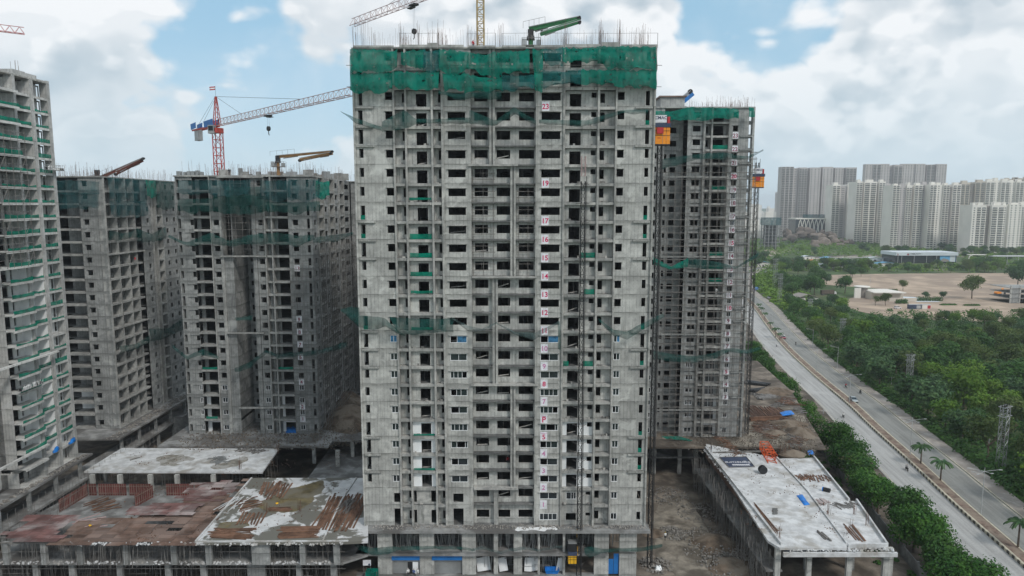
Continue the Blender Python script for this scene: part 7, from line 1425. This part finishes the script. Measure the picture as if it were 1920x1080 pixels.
for i, (x, y, w, h, lb) in enumerate(((1475, 438, 15, 16, 'pointed boulder at the left end of the hill'), (1484, 446, 16, 12, 'round boulder under the pointed left one'), (1491, 443, 9, 9, 'small boulder right of the left pair'), (1471, 449, 9, 6, 'low boulder at the left foot of the hill'), (1503, 432, 18, 13, 'upper boulder of the tall left stack'), (1502, 440, 17, 13, 'lower boulder of the tall left stack'), (1517, 436, 22, 16, 'broad slanting boulder beside the tall stack'), (1541, 437, 13, 10, 'round boulder topping the middle of the hill'), (1533, 443, 26, 13, 'long flat boulder in the middle of the hill'), (1555, 440, 14, 11, 'round boulder on the right of the summit'), (1560, 446, 14, 9, 'boulder below the right summit stone'), (1565, 443, 9, 8, 'small pale boulder right of the summit'), (1545, 456, 26, 19, 'great square boulder at the front of the hill'), (1527, 458, 16, 16, 'upright boulder left of the great square one'), (1565, 455, 14, 18, 'upright boulder right of the great square one'), (1577, 453, 12, 12, 'round boulder low on the right slope'), (1594, 455, 12, 13, 'outlying boulder at the right end of the hill'), (1586, 456, 12, 9, 'flat boulder before the outlying right one'), (1575, 461, 18, 9, 'flat slab boulder at the right front foot'), (1507, 468, 18, 8, 'low boulder alone in the scrub in front'), (1551, 462, 14, 9, 'small boulder at the foot of the great one'), (1532, 463, 20, 8, 'flat boulder at the left front foot'))):
    rock(lb, x, y, w, h, 1040 + (460 - y) * 3, i * 3 + 1)
b = MB(); vs = []; nx, ny = 26, 12
for j in range(ny + 1):
    for i in range(nx + 1):
        x, y = 360 + i * 12, 890 + j * 34; f = math.exp(-((x - 500) / 85) ** 2 - ((y - 1150) / 110) ** 2); vs.append((x, y, -.5 + 13 * f + 1.5 * f * mnoise.noise(Vector((x * .03, y * .03, 0)))))
b.mesh(vs, [(j * (nx + 1) + i, j * (nx + 1) + i + 1, (j + 1) * (nx + 1) + i + 1, (j + 1) * (nx + 1) + i) for j in range(ny) for i in range(nx)]); struct(b.build('hill', M['scrub'], smooth=True))
# huts, sheds and tarps
for i, (x, y, w, h, r_, lb) in enumerate(((1498, 490, 30, 8, 'orsheet', 'orange-roofed hut at the left end of the hut row'), (1525, 489, 22, 7, 'orsheet', 'second orange-roofed hut beside the first'), (1512, 482, 26, 6, 'pale', 'pale sheet-roofed shed behind the orange huts'), (1553, 486, 26, 9, 'bluesheet', 'blue-roofed hut standing taller, left of centre'), (1553, 494, 32, 7, 'pale', 'white-walled long shed in front of the blue-roofed hut'), (1588, 494, 38, 7, 'bluesheet', 'long pale blue shed in the hut row'), (1586, 486, 20, 6, 'pale', 'small pale hut behind the long blue shed'), (1640, 485, 40, 7, 'pale', 'white-roofed shed right of centre in the hut row'), (1632, 494, 28, 7, 'pale', 'pale hut before the white-roofed shed'), (1660, 493, 34, 8, 'bluesheet', 'blue hut at the right end of the hut row'), (1480, 493, 22, 6, 'orsheet', 'low orange tarp shelter by the far road trees'), (1430, 493, 22, 10, 'bluesheet', 'blue and white site cabin at the far road bend'))):
    Y = 780 - (y - 486) * 9; p = yp(x, y, Y); ww = w * Y / F; t = thing('hut', lb, 'hut', (p.x, Y, 0), rnd.uniform(-.15, .15)); hh = h * Y / F * .75; b = MB(); b.box(-ww / 2, ww / 2, -4, 4, 0, hh); wl = b.build('wall', M[('wallw', 'pale', 'wallw')[i % 3]], t); b = MB(); b.profile([(-ww / 2 - .6, hh), (0, hh + 1.5), (ww / 2 + .6, hh), (ww / 2 + .6, hh + .15), (0, hh + 1.7), (-ww / 2 - .6, hh + .15)], -4.6, 4.6); b.build('roof', M[r_], t)
    b = MB(); b.box(-ww * .1, ww * .02, -4.05, -4.001, 0, 2.1); b.build('door', M['dark'], t); b = MB(); [b.box(ww * f, ww * f + 1.6, -4.05, -4.001, 1.0, 2.1) for f in (-.38, .2)]; b.build('window', M['winfar'], t)
# sales hall with grey fascia
Y = 760; p = yp(1677, 495, Y); t = thing('sales_hall', 'low sales hall with a long grey lettered fascia and a blue poster', 'building', (p.x, Y, 0)); L = yp(1794, 490, Y).x - p.x; z1, z0 = yp(1700, 473, Y).z, yp(1700, 479, Y).z
b = MB(); b.box(0, L, -2, 30, z0, z1); b.build('fascia', M['pale'], t); b = MB(); b.box(.5, L - .5, 0, 28, 0, z0 - .01); b.build('glass_wall', M['glass'], t); b = MB(); b.box(L * .72, L * .97, -.6, -.3, 1.5, z0 - .05); po = b.build('poster', M['bluesheet'], t); b = MB(); b.box(L * .88, L * .965, -.64, -.61, 1.6, z0 - .1); b.build('poster_panel', M['pale'], po); b = MB(); b.mesh([(L * .74, -.62, 1.6), (L * .87, -.62, 1.6), (L * .87, -.62, 3.6), (L * .78, -.62, 5.6), (L * .74, -.62, 3.8)], [(0, 1, 2, 3, 4)]); b.build('poster_picture', M['wallt'], po)
b = MB(); [b.rod((L * f, -1.4, 0), (L * f, -1.4, z0), .25, 6) for f in (.04, .1, .3, .5, .66, .98)]; b.build('column', M['lampm'], t); text('COMMUNITY', 2.3, M['dark'], t, (L * .30, -2.06, (z0 + z1) / 2), .02); b = MB(); b.profile([(L * .17, z0 + .4), (L * .21, z0 + .4), (L * .20, z0 + 2.2), (L * .185, z0 + 2.6)], -2.1, -2.01); b.profile([(L * .02, z0 + .4), (L * .04, z0 + .4), (L * .03, z0 + 2.8)], -2.1, -2.01); b.build('logo', M['carpink'], t); text('Homes', 1.9, M['dark'], t, (L * .095, -2.06, (z0 + z1) / 2 + .3), .01) if False else None
# white lattice gateway right of the sales hall
t = thing('gateway', 'white lattice entrance gateway right of the sales hall', 'gateway', (yp(1815, 490, 750).x, 750, 0)); L = yp(1855, 490, 750).x - t.location.x; zt = yp(1820, 477, 750).z; b = MB(); b.box(0, L, 0, 3, zt - .8, zt); b.build('beam', M['wallw'], t)
for x in (L * .12, L * .88):
    b = MB()
    for s_ in (-1, 1):
        pts = [Vector((x + s_ * 2.2 * math.sin(math.pi * k / 6), 0, zt * k / 6)) for k in range(7)]; [b.bar(a_, c_, .8, .6, upv=(0, 1, 0)) for a_, c_ in zip(pts, pts[1:])]
    b.build('lattice_leg', M['wallw'], t)
t = thing('canopy', 'long grey canopy at the right edge beyond the lot', 'canopy', (yp(1862, 490, 740).x, 740, 0)); L = 80; b = MB(); b.box(0, L, 0, 14, 8.5, 9.3); b.build('roof', M['lampm'], t); b = MB(); [b.rod((x, 1, 0), (x, 1, 8.5), .3, 6) for x in range(4, 80, 12)]; b.build('column', M['lampm'], t)
# pavilion with flat white roofs
g0 = gp(1726, 578); t = thing('pavilion', 'flat white-roofed pavilion with planted beds on the sandy lot', 'pavilion', (g0.x, 462, 0)); kx = lambda x: (x - 1726) * 463 / F
b = MB(); b.box(kx(1700), kx(1760), 2, 14, 0, 4.6); b.build('wall', M['wallb'], t); b = MB(); b.prism([(kx(1698), -2), (kx(1759), -2), (kx(1752), 18), (kx(1704), 18)], 4.7, 5.3); b.build('roof', M['wallw'], t); b = MB(); b.rod((kx(1698), 14, 7.2), (kx(1698), 14, 7.7), 5.2, 20, cap=True); b.build('round_roof', M['wallw'], t); b = MB(); b.rod((kx(1698), 14, 0), (kx(1698), 14, 7.19), 3.6, 16); b.build('drum_wall', M['wallt'], t)
b = MB(); b.box(kx(1717), kx(1768), -9, -8.4, 0, 2.4); b.build('garden_wall', M['wallb'], t); b = MB(); b.box(kx(1676), kx(1688), 8, 9, 0, 7); b.build('screen_wall', M['wallw'], t); struct(sheet_poly('paved_court', [(g0.x + kx(1765), 452, 0), (g0.x + kx(1812), 452, 0), (g0.x + kx(1800), 476, 0), (g0.x + kx(1762), 482, 0)], .012, M['pale']))
for i, (x, y, w, lb) in enumerate(((1742, 560, 46, 'clipped hedge along the pavilion front wall'), (1672, 545, 18, 'shrubs behind the pool of the pavilion garden'), (1690, 565, 18, 'shrubs left of the pavilion beside the white car'), (1778, 568, 24, 'low green hedge strip right of the pavilion'), (1822, 569, 24, 'low green hedge strip beyond the paved court'))):
    p = gp(x, y + 4); ww = w * p.y / F; clumps('hedge', [(p.x + ww * (k / 12 - .5), p.y, 1.0) for k in range(13)], 900, .7, LF[0 if i < 3 else 4], 1.4, 3.2 if i < 3 else 1.0, 30 + i, lb, 'hedge')['kind'] = 'thing'
for i, x in enumerate((1706, 1727)):
    p = gp(x + 8, 579); t = thing('container', ('navy shipping container before the pavilion', 'white and red site kiosk beside the navy container')[i], 'container', (p.x, p.y, 0)); L = (7.5, 5.5)[i]; b = MB(); b.box(-L / 2, L / 2, -1.2, 1.2, .1, 2.7); bo = b.build('body', M[('navy', 'wallw')[i]], t); b = MB(); b.box(-L / 2 - .05, L / 2 + .05, -1.25, 1.25, 2.71, 2.85); b.build('roof', M['lampm'], t); b = MB(); b.box(L * .1, L * .45, -1.26, -1.21, .3, 2.3); b.build('door', M[('lampm', 'red')[i]], t)
# excavator
p = gp(1871, 553); t = thing('excavator', 'orange excavator working on the sandy lot', 'excavator', (p.x, p.y, 0), .2); b = MB(); [b.profile([(-2, .2), (2, .2), (2.3, .6), (2, .95), (-2, .95), (-2.3, .6)], s_ * 1.1 - .3, s_ * 1.1 + .3) for s_ in (-1, 1)]; b.build('track', M['dark'], t); b = MB(); b.profile([(-2, 1.1), (1.5, 1.1), (1.5, 2.3), (-1.2, 2.5), (-2.1, 2.0)], -1.3, 1.3); b.build('body', M['hoist'], t); b = MB(); b.box(.2, 1.6, -1.25, -.1, 2.31, 4.0); b.build('cab', M['hoist'], t); b = MB(); b.bar((1.2, .3, 2), (4.2, .3, 4.6), .5, .7); b.build('boom', M['hoist'], t); b = MB(); b.bar((4.2, .3, 4.6), (6.0, .3, 1.8), .4, .5); b.build('dipper_arm', M['hoist'], t); b = MB(); b.profile([(5.7, .3), (6.6, .4), (6.5, 1.6), (5.8, 1.9)], -.2, .8); b.build('bucket', M['dark'], t)
# house, concrete frame at the right edge
p = gp(1505, 568); t = thing('house', 'small pale house with a grey pitched roof under the lot trees', 'house', (p.x, p.y, 0), .3); b = MB(); b.box(-9, 9, -4, 4, 0, 3.6); b.build('wall', M['wallw'], t); b = MB(); b.profile([(-10, 3.6), (0, 6.2), (10, 3.6), (10, 3.8), (0, 6.45), (-10, 3.8)], -4.8, 4.8); b.build('roof', M['wallt'], t); b = MB(); b.box(2, 3.2, -4.05, -4.001, 0, 2.1); b.build('door', M['dark'], t); b = MB(); [b.box(x, x + 1.3, -4.05, -4.001, 1, 2.2) for x in (-6, -2, 5.5)]; b.build('window', M['winfar'], t)
t = thing('concrete_frame', 'unfinished concrete frame building at the right picture edge', 'building', (yp(1893, 575, 445).x, 445, 0)); zt = yp(1900, 540, 445).z
for k in range(4): b = MB(); b.box(0, 30, 0, 20, zt * k / 3 - .3, zt * k / 3); b.build('floor_slab', M['conc_b'], t)
for x in (0, 6, 12, 18): b = MB(); b.box(x, x + .8, .2, 1, 0, zt + 1.5); b.build('column', M['conc'], t)
b = MB(); b.box(.9, 5.8, .3, .5, .01, zt - .4); b.build('wall', M['conc_b'], t)
# trees round and beyond the lot
q = random.Random(21)
for i, (x, yb, s, k, lb) in enumerate(((1822, 560, 1.9, 2, 'huge spreading tree standing alone on the sandy lot'), (1527, 553, 1.75, 0, 'broad dark tree left of the parked lorry'), (1584, 550, 1.6, 0, 'broad dark tree right of the parked lorry'), (1693, 545, .95, 2, 'slender tree behind the pavilion round roof'), (1660, 573, .95, 2, 'thin leafy tree left of the white off-road car'), (1641, 573, .7, 5, 'bare thin tree at the lot edge'), (1908, 537, 2.0, 3, 'large pale tree at the right picture edge beyond the frame'), (1492, 545, 1.3, 0, 'dark tree beside the far road, before the house'), (1478, 540, 1.2, 6, 'fresh green tree beside the far road'), (1465, 530, 1.2, 0, 'dark tree at the far road bend'), (1418, 487, 1.3, 3, 'dark tree by the site cabin at the far bend'), (1735, 560, .6, 3, 'small tree on the pavilion front bed'), (1768, 560, .6, 3, 'small round tree at the pavilion right end'))):
    p = gp(x, yb); tree(TREES[k], p, s, lb, None)
for i in range(34):
    x, yb = q.uniform(1456, 1625), q.uniform(517, 562)
    if x > 1490 + (562 - yb) * 3.2 and yb > 530 or (1535 < x < 1572 and 545 < yb): continue
    p = gp(x, yb); k = q.choice((0, 0, 4, 3)); tree(TREES[k], p, q.uniform(.95, 1.45), f"{KIND[k]} between the far road and the sandy lot", f"{KIND[k]}s between the far road and the sandy lot")
wood = []
for i in range(170):
    for _ in range(60):
        Y = q.uniform(648, 715) if i < 105 else q.uniform(715, 1010); X = q.uniform(at_road(min(Y, 950), 16).x if Y < 700 else Y * .33, Y * .79)
        px_ = 960 + X * F / (Y * .9928 + 7)
        if 700 < Y < 850 and 1470 < px_ < 1810 and not (Y < 730): continue
        if abs(X - 500) < 75 and 960 < Y: continue
        if all((X - a) ** 2 + (Y - b_) ** 2 > 90 for a, b_ in wood) or i < 105: break
    else: continue
    lim = .62 if Y < 735 and 1640 < px_ < 1810 else 1; wood.append((X, Y)); k = q.choice((0, 0, 3, 1, 2, 6)); wh = 'behind the sandy lot' if Y < 740 else 'among the far huts and blocks'
    tree(TREES[k], (X, Y), q.uniform(.8, 1.5) * lim, f"{KIND[k]} {wh}", f"{KIND[k]}s {wh}")
fp_ = []
for _ in range(900):
    Y = q.uniform(655, 1000); X = q.uniform(Y * .33, Y * .80)
    if 715 < Y < 850 and 1470 < 960 + X * F / (Y * .9928 + 7) < 1810: continue
    fp_.append((X, Y, q.uniform(.5, 1.6)))
fp_ += [(at_road(min(Y, 900), 17 + q.uniform(0, 26)).x, Y, q.uniform(.6, 1.3)) for Y in [q.uniform(405, 640) for _ in range(260)]]
for _ in range(260):
    x, y = 500 + q.gauss(0, 75), 1050 + q.gauss(0, 60); f = math.exp(-((x - 500) / 85) ** 2 - ((y - 1090) / 110) ** 2); fp_.append((x, y, 1.0))
clumps('shrubbery', fp_, 26000, 1.7, LF[6 % 5], 4.0, 5.0, 77, 'green scrub and bushes between the huts and the boulder hill', 'shrubbery')
b = MB(); hp = []
for _ in range(700):
    x, y = 500 + q.gauss(0, 80), 1035 + q.gauss(0, 60); f = math.exp(-((x - 500) / 85) ** 2 - ((y - 1150) / 110) ** 2); z = 13 * f
    for _ in range(14): v = Vector((q.gauss(0, 1), q.gauss(0, 1), abs(q.gauss(0, 1)))).normalized(); p = Vector((x, y, z - .5)) + v * q.uniform(1, 3); s = q.uniform(.7, 1.4); xx = v.cross(Vector((q.gauss(0, 1), q.gauss(0, 1), 1))).normalized(); yy = v.cross(xx); b.face([p - xx * s, p - yy * s * .7, p + xx * s, p + yy * s * .7])
tag(b.build('shrubbery', LF[1]), 'bright green scrub covering the boulder hill', 'shrubbery', None, 'stuff')
tl = [(Y * f, Y, q.uniform(.8, 2.0)) for Y, f in [(q.uniform(1050, 2400), q.uniform(-.75, .85)) for _ in range(1500)]]
clumps('treeline', tl, 22000, 3.2, LF[3], 7, 9, 78, 'hazy treeline between the far buildings', 'treeline')
# ------------------------------------------------------------------ air
hb = MB(); hb.box(-3600, 3600, -40, 5200, -1.2, 131); ho_ = hb.build('haze', []); ho_['kind'] = 'stuff'
hm = bpy.data.materials.new('haze_air'); hm.use_nodes = True; hn = hm.node_tree; hn.nodes.clear(); pv = hn.nodes.new('ShaderNodeVolumePrincipled'); pv.inputs['Color'].default_value = (.86, .92, .98, 1); pv.inputs['Density'].default_value = .00016; pv.inputs['Anisotropy'].default_value = .2
hn.links.new(pv.outputs[0], hn.nodes.new('ShaderNodeOutputMaterial').inputs['Volume']); ho_.data.materials.append(hm)
